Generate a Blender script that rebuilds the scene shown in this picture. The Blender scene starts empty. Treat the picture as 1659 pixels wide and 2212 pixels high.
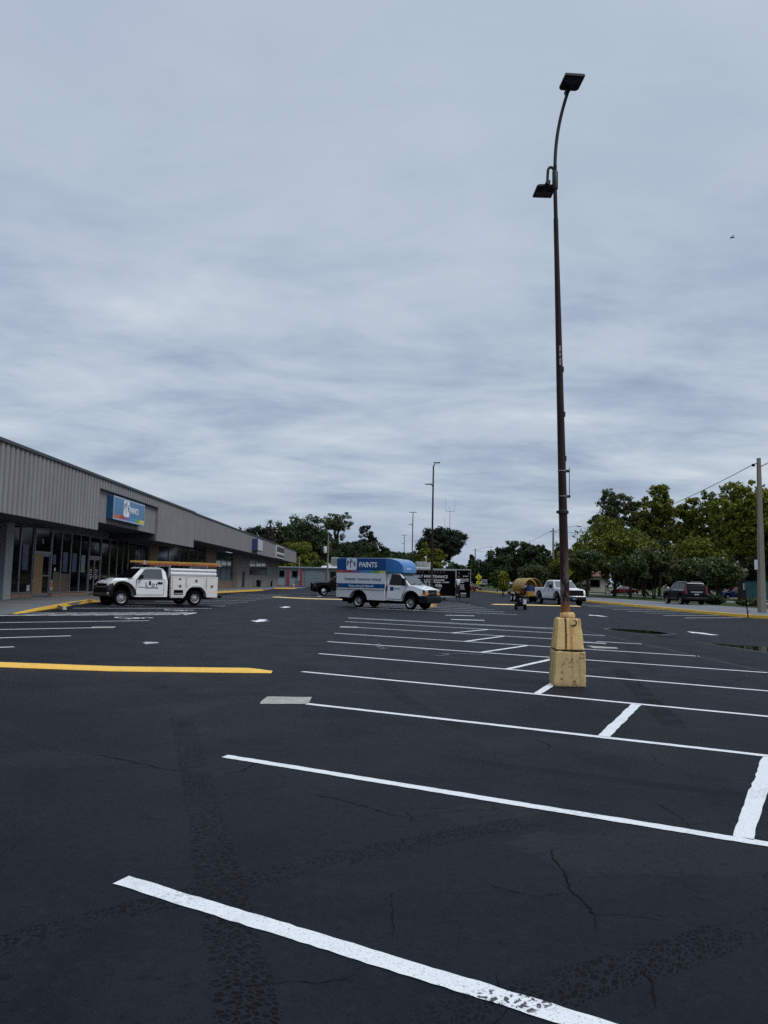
import bpy, bmesh, math, random
from math import sin, cos, tan, pi, radians, atan2, hypot, sqrt
from mathutils import Vector, Matrix
SC = bpy.context.scene
COL = SC.collection

# ------------------------------------------------------------------ helpers
def srgb(h):
    h = h.lstrip('#')
    v = [int(h[i:i+2], 16)/255 for i in (0, 2, 4)]
    return tuple(x/12.92 if x <= .04045 else ((x+.055)/1.055)**2.4 for x in v)

class MB:
    """collects faces, then links them as ONE mesh object"""
    def __init__(s):
        s.v, s.f, s.mi, s.cur, s.M = [], [], [], 0, None
    def add(s, vs, fs):
        o = len(s.v)
        for p in vs:
            p = Vector(p)
            s.v.append(s.M @ p if s.M else p)
        for f in fs:
            s.f.append([o+i for i in f]); s.mi.append(s.cur)
        return s
    def box(s, x0, x1, y0, y1, z0, z1):
        vs = [(x, y, z) for z in (z0, z1) for y in (y0, y1) for x in (x0, x1)]
        return s.add(vs, [(0,2,3,1), (4,5,7,6), (0,1,5,4), (2,6,7,3), (0,4,6,2), (1,3,7,5)])
    def frust(s, x0, x1, y0, y1, z0, z1, tx, ty):
        vs = [(x0,y0,z0),(x1,y0,z0),(x1,y1,z0),(x0,y1,z0),(x0+tx,y0+ty,z1),(x1-tx,y0+ty,z1),(x1-tx,y1-ty,z1),(x0+tx,y1-ty,z1)]
        return s.add(vs, [(3,2,1,0),(4,5,6,7),(0,1,5,4),(1,2,6,5),(2,3,7,6),(3,0,4,7)])
    def poly(s, pts):
        return s.add(pts, [tuple(range(len(pts)))])
    def prism(s, prof, y0, y1, hw=None):
        """side outline of (x,z) extruded along y; hw(x,z) gives the half width instead"""
        n = len(prof)
        L = [(x, (hw(x, z) if hw else y1), z) for x, z in prof]
        R = [(x, (-hw(x, z) if hw else y0), z) for x, z in prof]
        fs = [tuple(range(n)), tuple(range(2*n-1, n-1, -1))]
        for i in range(n):
            j = (i+1) % n
            fs.append((j, i, n+i, n+j))
        return s.add(L+R, fs)
    def extr(s, pts, z0, z1):
        """outline of (x,y) extruded in z; z0/z1 may be functions of (x,y)"""
        a = z0 if callable(z0) else (lambda x, y: z0)
        b = z1 if callable(z1) else (lambda x, y: z1)
        n = len(pts)
        vs = [(x, y, a(x, y)) for x, y in pts]+[(x, y, b(x, y)) for x, y in pts]
        fs = [tuple(range(n-1, -1, -1)), tuple(range(n, 2*n))]
        for i in range(n):
            j = (i+1) % n
            fs.append((i, j, n+j, n+i))
        return s.add(vs, fs)
    def tube(s, pts, rad, seg=10, cap=True):
        pts = [Vector(p) for p in pts]
        r = rad if isinstance(rad, (list, tuple)) else [rad]*len(pts)
        rings, up = [], Vector((0, 0, 1))
        prev = None
        for i, p in enumerate(pts):
            d = (pts[min(i+1, len(pts)-1)]-pts[max(i-1, 0)]).normalized()
            if prev is None:
                a = up if abs(d.z) < .9 else Vector((1, 0, 0))
                u = d.cross(a).normalized()
            else:
                u = (prev-d*prev.dot(d)).normalized()
            prev = u
            w = d.cross(u)
            rings.append([p+(u*cos(2*pi*k/seg)+w*sin(2*pi*k/seg))*r[i] for k in range(seg)])
        vs = [q for R in rings for q in R]
        fs = []
        for i in range(len(pts)-1):
            for k in range(seg):
                k2 = (k+1) % seg
                fs.append((i*seg+k, i*seg+k2, (i+1)*seg+k2, (i+1)*seg+k))
        if cap:
            fs.append(tuple(range(seg-1, -1, -1)))
            fs.append(tuple((len(pts)-1)*seg+k for k in range(seg)))
        return s.add(vs, fs)
    def cyl(s, p0, p1, r0, r1=None, seg=16):
        return s.tube([p0, p1], [r0, r0 if r1 is None else r1], seg)
    def lathe(s, prof, axis_o, axis='y', seg=24):
        """prof of (r, t) spun about an axis through axis_o"""
        vs, fs, n = [], [], len(prof)
        for k in range(seg):
            a = 2*pi*k/seg
            for r, t in prof:
                c, d = r*cos(a), r*sin(a)
                q = {'y': (c, t, d), 'z': (c, d, t), 'x': (t, c, d)}[axis]
                vs.append((axis_o[0]+q[0], axis_o[1]+q[1], axis_o[2]+q[2]))
        for k in range(seg):
            k2 = (k+1) % seg
            for i in range(n-1):
                fs.append((k*n+i, k*n+i+1, k2*n+i+1, k2*n+i))
        return s.add(vs, fs)
    def build(s, name, mats, parent=None, loc=(0, 0, 0), rz=0, bevel=0, smooth=False, seg=2):
        me = bpy.data.meshes.new(name)
        me.from_pydata([tuple(v) for v in s.v], [], s.f)
        if not isinstance(mats, (list, tuple)): mats = [mats]
        for m in mats: me.materials.append(m)
        for p, i in zip(me.polygons, s.mi):
            p.material_index = i
        bm = bmesh.new(); bm.from_mesh(me)
        bmesh.ops.remove_doubles(bm, verts=bm.verts, dist=1e-5)
        bmesh.ops.recalc_face_normals(bm, faces=bm.faces)
        bm.to_mesh(me); bm.free()
        o = bpy.data.objects.new(name, me); COL.objects.link(o)
        if parent: o.parent = parent
        o.location = loc; o.rotation_euler = (0, 0, rz)
        if bevel:
            b = o.modifiers.new('bevel', 'BEVEL'); b.width = bevel; b.segments = seg
            b.limit_method = 'ANGLE'; b.angle_limit = radians(32)
            smooth = True
        if smooth:
            for p in me.polygons: p.use_smooth = True
            if bevel: me.set_sharp_from_angle(angle=radians(60))
            else: me.set_sharp_from_angle(angle=radians(40))
        return o

def tag(o, label=None, cat=None, group=None, kind=None):
    if label: o['label'] = label
    if cat: o['category'] = cat
    if group: o['group'] = group
    if kind: o['kind'] = kind
    return o
def thing(name, label, cat, loc=(0, 0, 0), rz=0, group=None, scale=1):
    o = bpy.data.objects.new(name, None); COL.objects.link(o)
    o.location = loc; o.rotation_euler = (0, 0, rz); o.scale = (scale,)*3
    o.empty_display_size = .3
    return tag(o, label, cat, group)
def copy_tree(o, parent=None):
    c = o.copy(); COL.objects.link(c)
    if parent: c.parent = parent
    for ch in list(o.children): copy_tree(ch, c)
    return c
_fontcache = {}
def text(s, size, mat, parent, loc, rot, name='lettering', sx=1, ext=.004, bold=0, align='LEFT'):
    """writing as mesh; text plane is local xy, rot = euler"""
    cu = bpy.data.curves.new(name, 'FONT'); cu.body = s; cu.size = size; cu.extrude = ext
    cu.offset = bold; cu.align_x = align; cu.resolution_u = 3
    t = bpy.data.objects.new(name, cu); COL.objects.link(t)
    bpy.context.view_layer.update()
    me = bpy.data.meshes.new_from_object(t.evaluated_get(bpy.context.evaluated_depsgraph_get()))
    bpy.data.objects.remove(t); bpy.data.curves.remove(cu)
    me.name = name; me.materials.clear(); me.materials.append(mat)
    o = bpy.data.objects.new(name, me); COL.objects.link(o)
    o.parent = parent; o.location = loc; o.rotation_euler = rot; o.scale = (sx, 1, 1)
    return o

# ------------------------------------------------------------------ node materials
class NT:
    def __init__(s, nt): s.nt = nt; s.L = nt.links
    def n(s, t, **kw):
        x = s.nt.nodes.new(t)
        for k, v in kw.items(): setattr(x, k, v)
        return x
    def put(s, sock, v):
        if hasattr(v, 'is_linked') or isinstance(v, bpy.types.NodeSocket): s.L.new(v, sock)
        else: sock.default_value = v
    def m(s, op, a, b=0., c=0., clamp=False):
        x = s.n('ShaderNodeMath', operation=op, use_clamp=clamp)
        s.put(x.inputs[0], a); s.put(x.inputs[1], b); s.put(x.inputs[2], c)
        return x.outputs[0]
    def mix(s, f, a, b, mode='MIX'):
        x = s.n('ShaderNodeMix', data_type='RGBA', blend_type=mode)
        def c4(v): return (*v, 1) if isinstance(v, tuple) and len(v) == 3 else v
        s.put(x.inputs[0], f); s.put(x.inputs[6], c4(a)); s.put(x.inputs[7], c4(b))
        return x.outputs[2]
    def noise(s, vec, scale, detail=4, rough=.55, dist=0, w=False):
        x = s.n('ShaderNodeTexNoise')
        if vec is not None: s.L.new(vec, x.inputs['Vector'])
        x.inputs['Scale'].default_value = scale; x.inputs['Detail'].default_value = detail
        x.inputs['Roughness'].default_value = rough; x.inputs['Distortion'].default_value = dist
        return x.outputs[0]
    def ramp(s, f, stops):
        x = s.n('ShaderNodeValToRGB'); e = x.color_ramp.elements
        while len(e) > 1: e.remove(e[-1])
        for i, (p, c) in enumerate(stops):
            k = e[0] if i == 0 else e.new(p)
            k.position = p; k.color = (*c, 1) if not isinstance(c, (int, float)) else (c, c, c, 1)
        s.L.new(f, x.inputs[0]); return x.outputs[0]
    def step(s, v, lo, hi, a=0., b=1.):
        x = s.n('ShaderNodeMapRange', interpolation_type='SMOOTHSTEP')
        s.put(x.inputs[0], v); s.put(x.inputs[1], lo); s.put(x.inputs[2], hi); s.put(x.inputs[3], a); s.put(x.inputs[4], b)
        return x.outputs[0]
    def xyz(s, x, y, z=0.):
        c = s.n('ShaderNodeCombineXYZ'); s.put(c.inputs[0], x); s.put(c.inputs[1], y); s.put(c.inputs[2], z); return c.outputs[0]
    def vmul(s, v, k):
        x = s.n('ShaderNodeVectorMath', operation='MULTIPLY'); s.L.new(v, x.inputs[0]); x.inputs[1].default_value = k; return x.outputs[0]

def new_mat(name):
    m = bpy.data.materials.new(name); m.use_nodes = True
    t = NT(m.node_tree); b = m.node_tree.nodes['Principled BSDF']
    return m, t, b
def mat(name, col, rough=.6, metal=0, var=.12, scale=6, bump=0, bscale=60, spec=.5, dirt=None, dirt_amt=.3, coat=0, em=0, space='Object'):
    """paint / plastic / metal with uneven colour, uneven gloss and some dirt"""
    m, t, b = new_mat(name)
    if isinstance(col, str): col = srgb(col)
    v = t.n('ShaderNodeTexCoord').outputs[space]
    n1 = t.noise(v, scale, 5, .6)
    lo = tuple(c*(1-var) for c in col); hi = tuple(min(1, c*(1+var)) for c in col)
    c = t.ramp(n1, [(.3, lo), (.7, hi)])
    if dirt:
        n2 = t.noise(v, scale*.45, 6, .65, .4)
        c = t.mix(t.step(n2, .5, .72, 0., dirt_amt), c, srgb(dirt) if isinstance(dirt, str) else dirt)
    t.L.new(c, b.inputs['Base Color'])
    t.L.new(t.step(n1, .2, .8, max(.02, rough-.08), min(1, rough+.08)), b.inputs['Roughness'])
    b.inputs['Metallic'].default_value = metal
    b.inputs['Specular IOR Level'].default_value = spec
    if coat: b.inputs['Coat Weight'].default_value = coat; b.inputs['Coat Roughness'].default_value = .06
    if bump:
        n3 = t.noise(v, bscale, 4, .6)
        bp = t.n('ShaderNodeBump'); bp.inputs['Strength'].default_value = bump; bp.inputs['Distance'].default_value = .02
        t.L.new(n3, bp.inputs['Height']); t.L.new(bp.outputs[0], b.inputs['Normal'])
    if em:
        t.L.new(c, b.inputs['Emission Color']); b.inputs['Emission Strength'].default_value = em
    return m

M = {}
M['white_paint'] = mat('white_vehicle_paint', (.74, .75, .77), .28, var=.03, scale=2, coat=.5, dirt='8d8a84', dirt_amt=.12)
M['cream_paint'] = mat('service_body_paint', (.66, .66, .63), .4, var=.05, scale=3, dirt='7d7a72', dirt_amt=.18)
M['box_white'] = mat('box_panel_white', (.62, .63, .65), .4, var=.03, scale=1.5, dirt='77766f', dirt_amt=.1)
M['box_blue'] = mat('box_panel_blue', (.004, .058, .20), .35, var=.08, scale=1.5)
M['visor_blue'] = mat('visor_blue', (.03, .15, .38), .25, var=.06, scale=2, coat=.5)
M['black_paint'] = mat('black_vehicle_paint', (.003, .003, .004), .25, var=.2, scale=2, spec=.18)
M['navy_paint'] = mat('dark_navy_paint', (.002, .0025, .0048), .22, var=.2, scale=2, spec=.13)
M['trailer_black'] = mat('trailer_black_skin', (.002, .002, .0022), .6, var=.2, scale=2, spec=.03)
M['red_paint'] = mat('dark_red_paint', (.10, .006, .012), .22, var=.1, scale=2, coat=.5)
M['gold_paint'] = mat('gold_tank_paint', (.30, .175, .022), .45, var=.2, scale=2.5, dirt='1d1710', dirt_amt=.4)
M['plastic'] = mat('black_plastic', (.006, .006, .007), .6, var=.2, scale=8, spec=.15)
M['rubber'] = mat('tyre_rubber', (.005, .005, .0055), .85, var=.25, scale=12, spec=.08)
M['chassis'] = mat('dark_underbody', (.003, .003, .003), .85, var=.3, scale=5, spec=.05)
M['rim'] = mat('steel_wheel', (.42, .42, .43), .4, .6, var=.15, scale=14, dirt='2a2622', dirt_amt=.4)
M['rim_dark'] = mat('dark_wheel', (.16, .16, .17), .35, .7, var=.15, scale=14)
M['chrome'] = mat('chrome', (.62, .63, .65), .12, 1, var=.05)
M['glass'] = mat('vehicle_glass', (.003, .004, .005), .05, var=.1, spec=.3)
M['glass_pale'] = mat('windscreen_glass', (.05, .06, .062), .05, var=.1, spec=.9)
M['lamp'] = mat('headlamp_lens', (.55, .57, .6), .1, .2, var=.3, scale=18, spec=.8)
M['lamp_dark'] = mat('smoked_lamp_lens', (.03, .032, .035), .08, var=.3, scale=18, spec=.8)
M['amber'] = mat('amber_lens', (.6, .2, .01), .2, var=.2, scale=15)
M['red_lens'] = mat('red_lens', (.09, .004, .012), .15, var=.2, scale=15)
M['alu'] = mat('aluminium_trim', (.42, .43, .44), .38, .7, var=.1, scale=6)
M['grey_trim'] = mat('grey_metal_trim', (.3, .31, .31), .5, .3, var=.1, scale=4)
M['ink'] = mat('black_lettering', (.012, .012, .014), .5, var=.1)
M['white_ink'] = mat('white_lettering', (.72, .73, .74), .5, var=.05)
M['grey_ink'] = mat('pale_grey_lettering', (.50, .52, .54), .5, var=.1)
M['dim_ink'] = mat('dull_red_lettering', (.03, .012, .012), .5, var=.1)
M['blue_ink'] = mat('navy_lettering', (.03, .05, .16), .5, var=.1)
for k, c in dict(orange='b5552b', red='a32a3c', purple='6f5a94', sky='2f86c4', green='5a9a45', yellow='cdbb45').items():
    M['st_'+k] = mat('stripe_'+k, c, .45, var=.05)
M['st_white'] = mat('stripe_white', (.7, .72, .74), .45, var=.04)

# ------------------------------------------------------------------ camera (calibrated to the lot)
cam = bpy.data.cameras.new('camera'); co = bpy.data.objects.new('camera', cam); COL.objects.link(co)
T_, P_, YAW = radians(1.25), math.atan(149/1661), radians(1.9)
Yh = Vector((sin(YAW), cos(YAW), 0)); Xh = Vector((cos(YAW), -sin(YAW), 0)); Zu = Vector((0, 0, 1))
fw = Yh*cos(P_)+Zu*sin(P_); U_ = -Yh*sin(P_)+Zu*cos(P_)
rr = Xh*cos(T_)+U_*sin(T_); uu = -Xh*sin(T_)+U_*cos(T_)
mw = Matrix((rr, uu, -fw)).transposed().to_4x4(); mw.translation = (0, 0, 1.6)
co.matrix_world = mw
cam.sensor_fit = 'VERTICAL'; cam.sensor_height = 36; cam.lens = 36*1661/2212
cam.clip_start = .05; cam.clip_end = 6000
SC.camera = co

# ------------------------------------------------------------------ sky and sun
SUN_EL, SUN_AZ = radians(50), radians(122)      # azimuth clockwise from +Y: light from the right
w = bpy.data.worlds.new('World'); SC.world = w; w.use_nodes = True
t = NT(w.node_tree); bg = w.node_tree.nodes['Background']
sky = t.n('ShaderNodeTexSky', sky_type='NISHITA'); sky.sun_disc = False
sky.sun_elevation = SUN_EL; sky.sun_rotation = SUN_AZ; sky.air_density = 1.2; sky.dust_density = 2.5
d = t.n('ShaderNodeTexCoord').outputs['Generated']
sp = t.n('ShaderNodeSeparateXYZ'); t.L.new(d, sp.inputs[0])
zz = t.m('MAXIMUM', sp.outputs[2], 0.)
den = t.m('ADD', zz, .13)
pu, pv = t.m('DIVIDE', sp.outputs[0], den), t.m('DIVIDE', sp.outputs[1], den)
pl = t.xyz(pu, pv)
n1 = t.noise(t.vmul(pl, (.72, 1.0, 1)), 1.0, 9, .585, .25)            # broken layered cloud, every size
off = t.n('ShaderNodeVectorMath', operation='ADD'); t.L.new(pl, off.inputs[0]); off.inputs[1].default_value = (7.3, 2.1, 0)
n2 = t.noise(t.vmul(off.outputs[0], (1.7, 2.5, 1)), 1.0, 8, .62, .35)  # wisps
hue = t.noise(t.vmul(off.outputs[0], (.8, 1.0, 1)), .9, 4, .55)
mixn = t.m('ADD', t.m('MULTIPLY', n1, .62), t.m('MULTIPLY', n2, .38))
low = t.step(zz, .62, .20)                                            # contrast grows towards the horizon
con = t.m('MULTIPLY_ADD', t.m('SUBTRACT', mixn, .5), t.m('MULTIPLY_ADD', low, .72, .42), .512)
bands = t.ramp(con, [(.36, (.290, .352, .495)), (.45, (.378, .460, .585)), (.51, (.460, .546, .652)), (.58, (.540, .618, .708)), (.67, (.70, .76, .815))])
veil = t.mix(t.step(hue, .40, .62), (.462, .552, .655), (.515, .575, .715))
cl = t.mix(t.m('MULTIPLY_ADD', low, .32, .62), veil, bands)
cl = t.mix(t.step(zz, .15, .0, 0., .65), cl, (.375, .460, .590))      # calm band at the horizon
# overcast skies are brighter overhead
zen = t.m('ADD', 1.0, t.m('MULTIPLY', t.step(zz, .62, 1.0), 1.9))
cl = t.mix(1.0, cl, t.n('ShaderNodeCombineColor').outputs[0], 'MULTIPLY')
cc = cl.node.inputs[7].links[0].from_node
for i in range(3): t.L.new(zen, cc.inputs[i])
cl10 = t.n('ShaderNodeVectorMath', operation='SCALE'); t.L.new(cl, cl10.inputs[0]); cl10.inputs['Scale'].default_value = 10.
cover = t.mix(.93, sky.outputs[0], cl10.outputs[0])
t.L.new(cover, bg.inputs[0]); bg.inputs[1].default_value = .1
sl = bpy.data.lights.new('sun', 'SUN'); sl.energy = 1.5; sl.angle = radians(24); sl.color = (1, .95, .88)
so = bpy.data.objects.new('sun', sl); COL.objects.link(so)
sd = Vector((sin(SUN_AZ)*cos(SUN_EL), cos(SUN_AZ)*cos(SUN_EL), sin(SUN_EL)))
so.rotation_euler = sd.to_track_quat('Z', 'Y').to_euler(); so.location = (30, 20, 60)
vs = SC.view_settings; vs.view_transform = 'Standard'; vs.look = 'None'; vs.exposure = 0; vs.gamma = 1; vs.use_curve_mapping = False
SC.render.engine = 'CYCLES'
SC.cycles.max_bounces = 6; SC.cycles.use_denoising = False
# ------------------------------------------------------------------ ground
def zg(x): return .025*max(0, min(-x, 17)-4)
def asphalt():
    m, t, b = new_mat('sealed_asphalt')
    g = t.n('ShaderNodeNewGeometry').outputs['Position']
    s = t.n('ShaderNodeSeparateXYZ'); t.L.new(g, s.inputs[0]); X, Y = s.outputs[0], s.outputs[1]
    big = t.noise(g, .22, 5, .6, .5); mid = t.noise(g, 1.3, 6, .62, .4); grit = t.noise(g, 110, 3, .8); sand = t.noise(g, 30, 5, .8); pit = t.noise(g, 13, 6, .75, .3)
    str_ = t.noise(t.vmul(g, (.25, 1.6, 1)), 1.0, 5, .6, .3)
    c = t.ramp(big, [(.30, (.0046, .0061, .0102)), (.5, (.0068, .0086, .0138)), (.70, (.0112, .0132, .0182))])
    c = t.mix(t.step(mid, .38, .68, 0., .6), c, (.0142, .0162, .0208))
    c = t.mix(t.step(str_, .5, .75, 0., .45), c, (.0072, .0080, .0108))
    mott = t.noise(g, .62, 6, .62, .9)
    c = t.mix(t.step(mott, .50, .64, 0., .55), c, (.0128, .0148, .0190))
    c = t.mix(t.step(mott, .48, .36, 0., .6), c, (.0040, .0052, .0086))
    # thin spots of the seal coat: olive grey
    thin = t.noise(g, .42, 6, .66, .8)
    c = t.mix(t.step(thin, .55, .68, 0., .5), c, (.0155, .0168, .0172))
    for ex, ey, ax_, ay_, st_ in ((1.9, 4.78, .85, .42, .75), (.95, 5.45, .36, .30, .6), (2.3, 7.9, 1.2, .35, .4), (-2.6, 6.9, .9, .3, .35)):   # worn spots of the coat
        q_ = t.m('SQRT', t.m('ADD', t.m('POWER', t.m('DIVIDE', t.m('SUBTRACT', X, ex), ax_), 2.), t.m('POWER', t.m('DIVIDE', t.m('SUBTRACT', Y, ey), ay_), 2.)))
        q_ = t.m('ADD', q_, t.m('MULTIPLY', t.m('SUBTRACT', mid, .5), 1.5))
        c = t.mix(t.step(q_, 1.02, .82, 0., st_), c, (.0165, .0180, .0200))
    c = t.mix(t.step(pit, .54, .66, 0., .75), c, (.0030, .0034, .0048))
    c = t.mix(t.step(pit, .46, .34, 0., .35), c, (.0210, .0228, .0265))
    c = t.mix(t.step(grit, .54, .70, 0., .55), c, (.036, .039, .045))
    c = t.mix(t.step(grit, .45, .22, 0., .6), c, (.0040, .0044, .0058))
    c = t.mix(t.step(sand, .53, .64, 0., .65), c, (.0028, .0032, .0044))
    # hairline cracks
    wv = t.n('ShaderNodeVectorMath', operation='ADD'); t.L.new(g, wv.inputs[0])
    wn = t.n('ShaderNodeTexNoise'); wn.inputs['Scale'].default_value = 1.4; wn.inputs['Detail'].default_value = 6
    t.L.new(g, wn.inputs['Vector'])
    t.L.new(t.vmul(wn.outputs[1], (.75, .75, 0)), wv.inputs[1])
    vo = t.n('ShaderNodeTexVoronoi', feature='DISTANCE_TO_EDGE'); vo.inputs['Scale'].default_value = .62
    t.L.new(wv.outputs[0], vo.inputs['Vector'])
    gate = t.step(t.noise(g, .5, 4, .6), .50, .60)
    crack = t.m('MULTIPLY', t.step(vo.outputs[0], .006, .0015), gate)
    c = t.mix(t.m('MULTIPLY', crack, .8), c, (.0025, .0026, .003))
    # tyre prints left in the fresh seal: (axis, a2, a1, a0, lo, hi, width, strength, tread)
    tracks = [('y', -.0017, -.2469, .3951, 2.2, 9.5, .25, .62, True), ('x', -.0572, .6486, 4.6277, -2.2, 2.0, .25, .62, True),
              ('x', .0542, .3778, 2.8338, .0, 2.6, .27, .6, True),
              ('y', 0., .2301, 1.6617, 8.6, 15.6, .30, .72, False), ('x', .05, -.72, 7.8, .6, 4.2, .22, .4, False),
              ('y', .0292, -.8018, 5.9403, 8.3, 14.2, .22, .45, False), ('y', .010, -.05, 4.2, 14., 27., .3, .35, False),
              ('x', .01, .52, 31.5, -6., -1., .25, .45, False), ('x', .0, .50, 30.0, -6., -.5, .25, .4, False),
              ('y', .0, -.2469, -.9, 2., 6., .22, .35, True)]
    rough = t.step(mid, .25, .75, .56, .72)
    wob = t.m('MULTIPLY', t.m('SUBTRACT', t.noise(g, 9, 3), .5), .05)
    for ax, a2, a1, a0, lo, hi, wd, st, tread in tracks:
        tt, oo = (Y, X) if ax == 'y' else (X, Y)
        cen = t.m('MULTIPLY_ADD', t.m('MULTIPLY_ADD', tt, a2, a1), tt, a0)
        off = t.m('ADD', t.m('SUBTRACT', oo, cen), wob)
        ad = t.m('ABSOLUTE', off)
        msk = t.m('MULTIPLY', t.step(ad, wd*.56, wd*.46), t.m('MULTIPLY', t.step(tt, lo, lo+.7), t.step(tt, hi, hi-1.2)))
        patchy = t.step(t.noise(g, 2.2, 4, .6), .28, .50)
        msk = t.m('MULTIPLY', msk, patchy)
        if tread:
            v2 = t.n('ShaderNodeTexVoronoi', feature='DISTANCE_TO_EDGE'); v2.inputs['Scale'].default_value = 1.
            v2.inputs['Randomness'].default_value = .8
            t.L.new(t.xyz(t.m('MULTIPLY', off, 25.), t.m('ADD', t.m('MULTIPLY', tt, 33.), t.m('MULTIPLY', ad, 9.))), v2.inputs['Vector'])
            c = t.mix(t.m('MULTIPLY', msk, .38), c, (.0040, .0050, .0076))
            lug = t.m('MULTIPLY', t.step(v2.outputs[0], .03, .15), t.step(t.noise(g, 26, 4, .7), .34, .48, .4, 1.))
            c = t.mix(t.m('MULTIPLY', t.m('MULTIPLY', msk, lug), min(1, st*1.45)), c, (.0006, .0007, .0012))
            gr = t.m('SUBTRACT', 1., lug)
            c = t.mix(t.m('MULTIPLY', t.m('MULTIPLY', msk, gr), .40), c, (.0175, .0195, .0240))
        else:
            c = t.mix(t.m('MULTIPLY', msk, min(1, st*1.3)), c, (.0020, .0023, .0032))
    t.L.new(c, b.inputs['Base Color'])
    t.L.new(rough, b.inputs['Roughness']); b.inputs['Specular IOR Level'].default_value = .09
    bp = t.n('ShaderNodeBump'); bp.inputs['Strength'].default_value = .6; bp.inputs['Distance'].default_value = .008
    t.L.new(t.m('SUBTRACT', t.m('ADD', grit, sand), t.m('MULTIPLY', crack, 1.5)), bp.inputs['Height']); t.L.new(bp.outputs[0], b.inputs['Normal'])
    return m
def paint(name, col, worn=(.035, .036, .04), wear=.62):
    m, t, b = new_mat(name)
    g = t.n('ShaderNodeNewGeometry').outputs['Position']
    n1, n2, n3 = t.noise(g, 60, 4, .7), t.noise(g, 6, 4, .6), t.noise(g, .9, 4, .6)
    c = t.mix(t.step(n1, .3, .7), tuple(k*.88 for k in col), col)
    sp = t.m('MULTIPLY', t.step(t.noise(g, 34, 5, .72), wear, wear+.08), t.step(n3, .42, .62, .12, 1.))
    c = t.mix(t.m('MULTIPLY', sp, .85), c, worn)
    c = t.mix(t.m('MULTIPLY', t.step(t.noise(g, 95, 3, .8), .57, .66), .7), c, worn)
    c = t.mix(t.step(t.noise(g, 3.2, 5, .7, .6), .52, .72, 0., .28), c, tuple(k*.42 for k in col))
    if name == 'white_line_paint':          # tyre prints over the fresh paint where the tracks cross it
        s_ = t.n('ShaderNodeSeparateXYZ'); t.L.new(g, s_.inputs[0])
        for a2, a1, a0, wd, st, hi in ((.0542, .3778, 2.8338, .13, .95, .60), (-.0572, .6486, 4.6277, .13, .55, .52)):
            dd = t.m('ABSOLUTE', t.m('SUBTRACT', s_.outputs[1], t.m('MULTIPLY_ADD', t.m('MULTIPLY_ADD', s_.outputs[0], a2, a1), s_.outputs[0], a0)))
            v2 = t.n('ShaderNodeTexVoronoi', feature='DISTANCE_TO_EDGE'); v2.inputs['Scale'].default_value = 24; t.L.new(g, v2.inputs['Vector'])
            mk = t.m('MULTIPLY', t.step(dd, wd*1.1, wd*.7), t.step(t.m('ADD', t.m('MULTIPLY', v2.outputs[0], .55), t.m('MULTIPLY', t.noise(g, 42, 4, .7, .6), .6)), .37, .41))
            c = t.mix(t.m('MULTIPLY', mk, st), c, (.012, .013, .016) if st > .8 else (.34, .35, .38))
    c = t.mix(t.step(n2, .5, .8, 0., .18), c, tuple(k*.55 for k in col))
    t.L.new(c, b.inputs['Base Color']); b.inputs['Roughness'].default_value = .6
    bp = t.n('ShaderNodeBump'); bp.inputs['Strength'].default_value = .3; bp.inputs['Distance'].default_value = .006
    t.L.new(n1, bp.inputs['Height']); t.L.new(bp.outputs[0], b.inputs['Normal'])
    return m
M['asphalt'] = asphalt()
M['line'] = paint('white_line_paint', (.72, .73, .74))
M['line_old'] = paint('worn_white_line_paint', (.45, .47, .49), wear=.52)
M['line_print'] = paint('tyre_marked_line_paint', (.78, .81, .84), worn=(.02, .02, .024), wear=.50)
M['yellow'] = paint('yellow_kerb_paint', (.80, .47, .035), worn=(.25, .2, .1), wear=.66)
M['yellow2'] = paint('yellow_bump_paint', (.80, .47, .06), worn=(.3, .2, .07), wear=.66)
M['yellow3'] = paint('pale_yellow_paint', (.74, .52, .20), worn=(.3, .2, .07), wear=.66)
M['walk'] = mat('pavement_concrete', (.125, .13, .138), .85, var=.14, scale=.8, dirt='2a2b2d', dirt_amt=.35, bump=.15, bscale=40)
M['road'] = mat('pale_road_surface', (.17, .168, .165), .85, var=.12, scale=.7, dirt='55524d', dirt_amt=.3)
M['conc_patch'] = mat('bare_concrete_patch', (.31, .30, .265), .8, var=.25, scale=9, dirt='6b675c', dirt_amt=.55, bump=.2, bscale=30, space='Object')
M['seam'] = mat('old_seam', (.05, .052, .056), .8, var=.3, scale=2)
M['crack'] = mat('crack_dark', (.004, .004, .005), .9, var=.2, scale=4, spec=.1)
M['puddle'] = mat('puddle_water', (.002, .0022, .002), .03, var=.2, scale=1, spec=.3)
M['wet'] = mat('drying_rim', (.034, .036, .038), .8, var=.2, scale=2)
def grassmat():
    m, t, b = new_mat('mown_grass')
    g = t.n('ShaderNodeNewGeometry').outputs['Position']
    c = t.ramp(t.noise(g, .5, 6, .7), [(.3, (.020, .036, .010)), (.55, (.042, .062, .018)), (.75, (.085, .085, .034))])
    c = t.mix(t.step(t.noise(g, 9, 4, .7), .4, .7, 0., .6), c, (.020, .032, .010))
    t.L.new(c, b.inputs['Base Color']); b.inputs['Roughness'].default_value = .9; b.inputs['Specular IOR Level'].default_value = .1
    return m
M['grass'] = grassmat()

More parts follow.
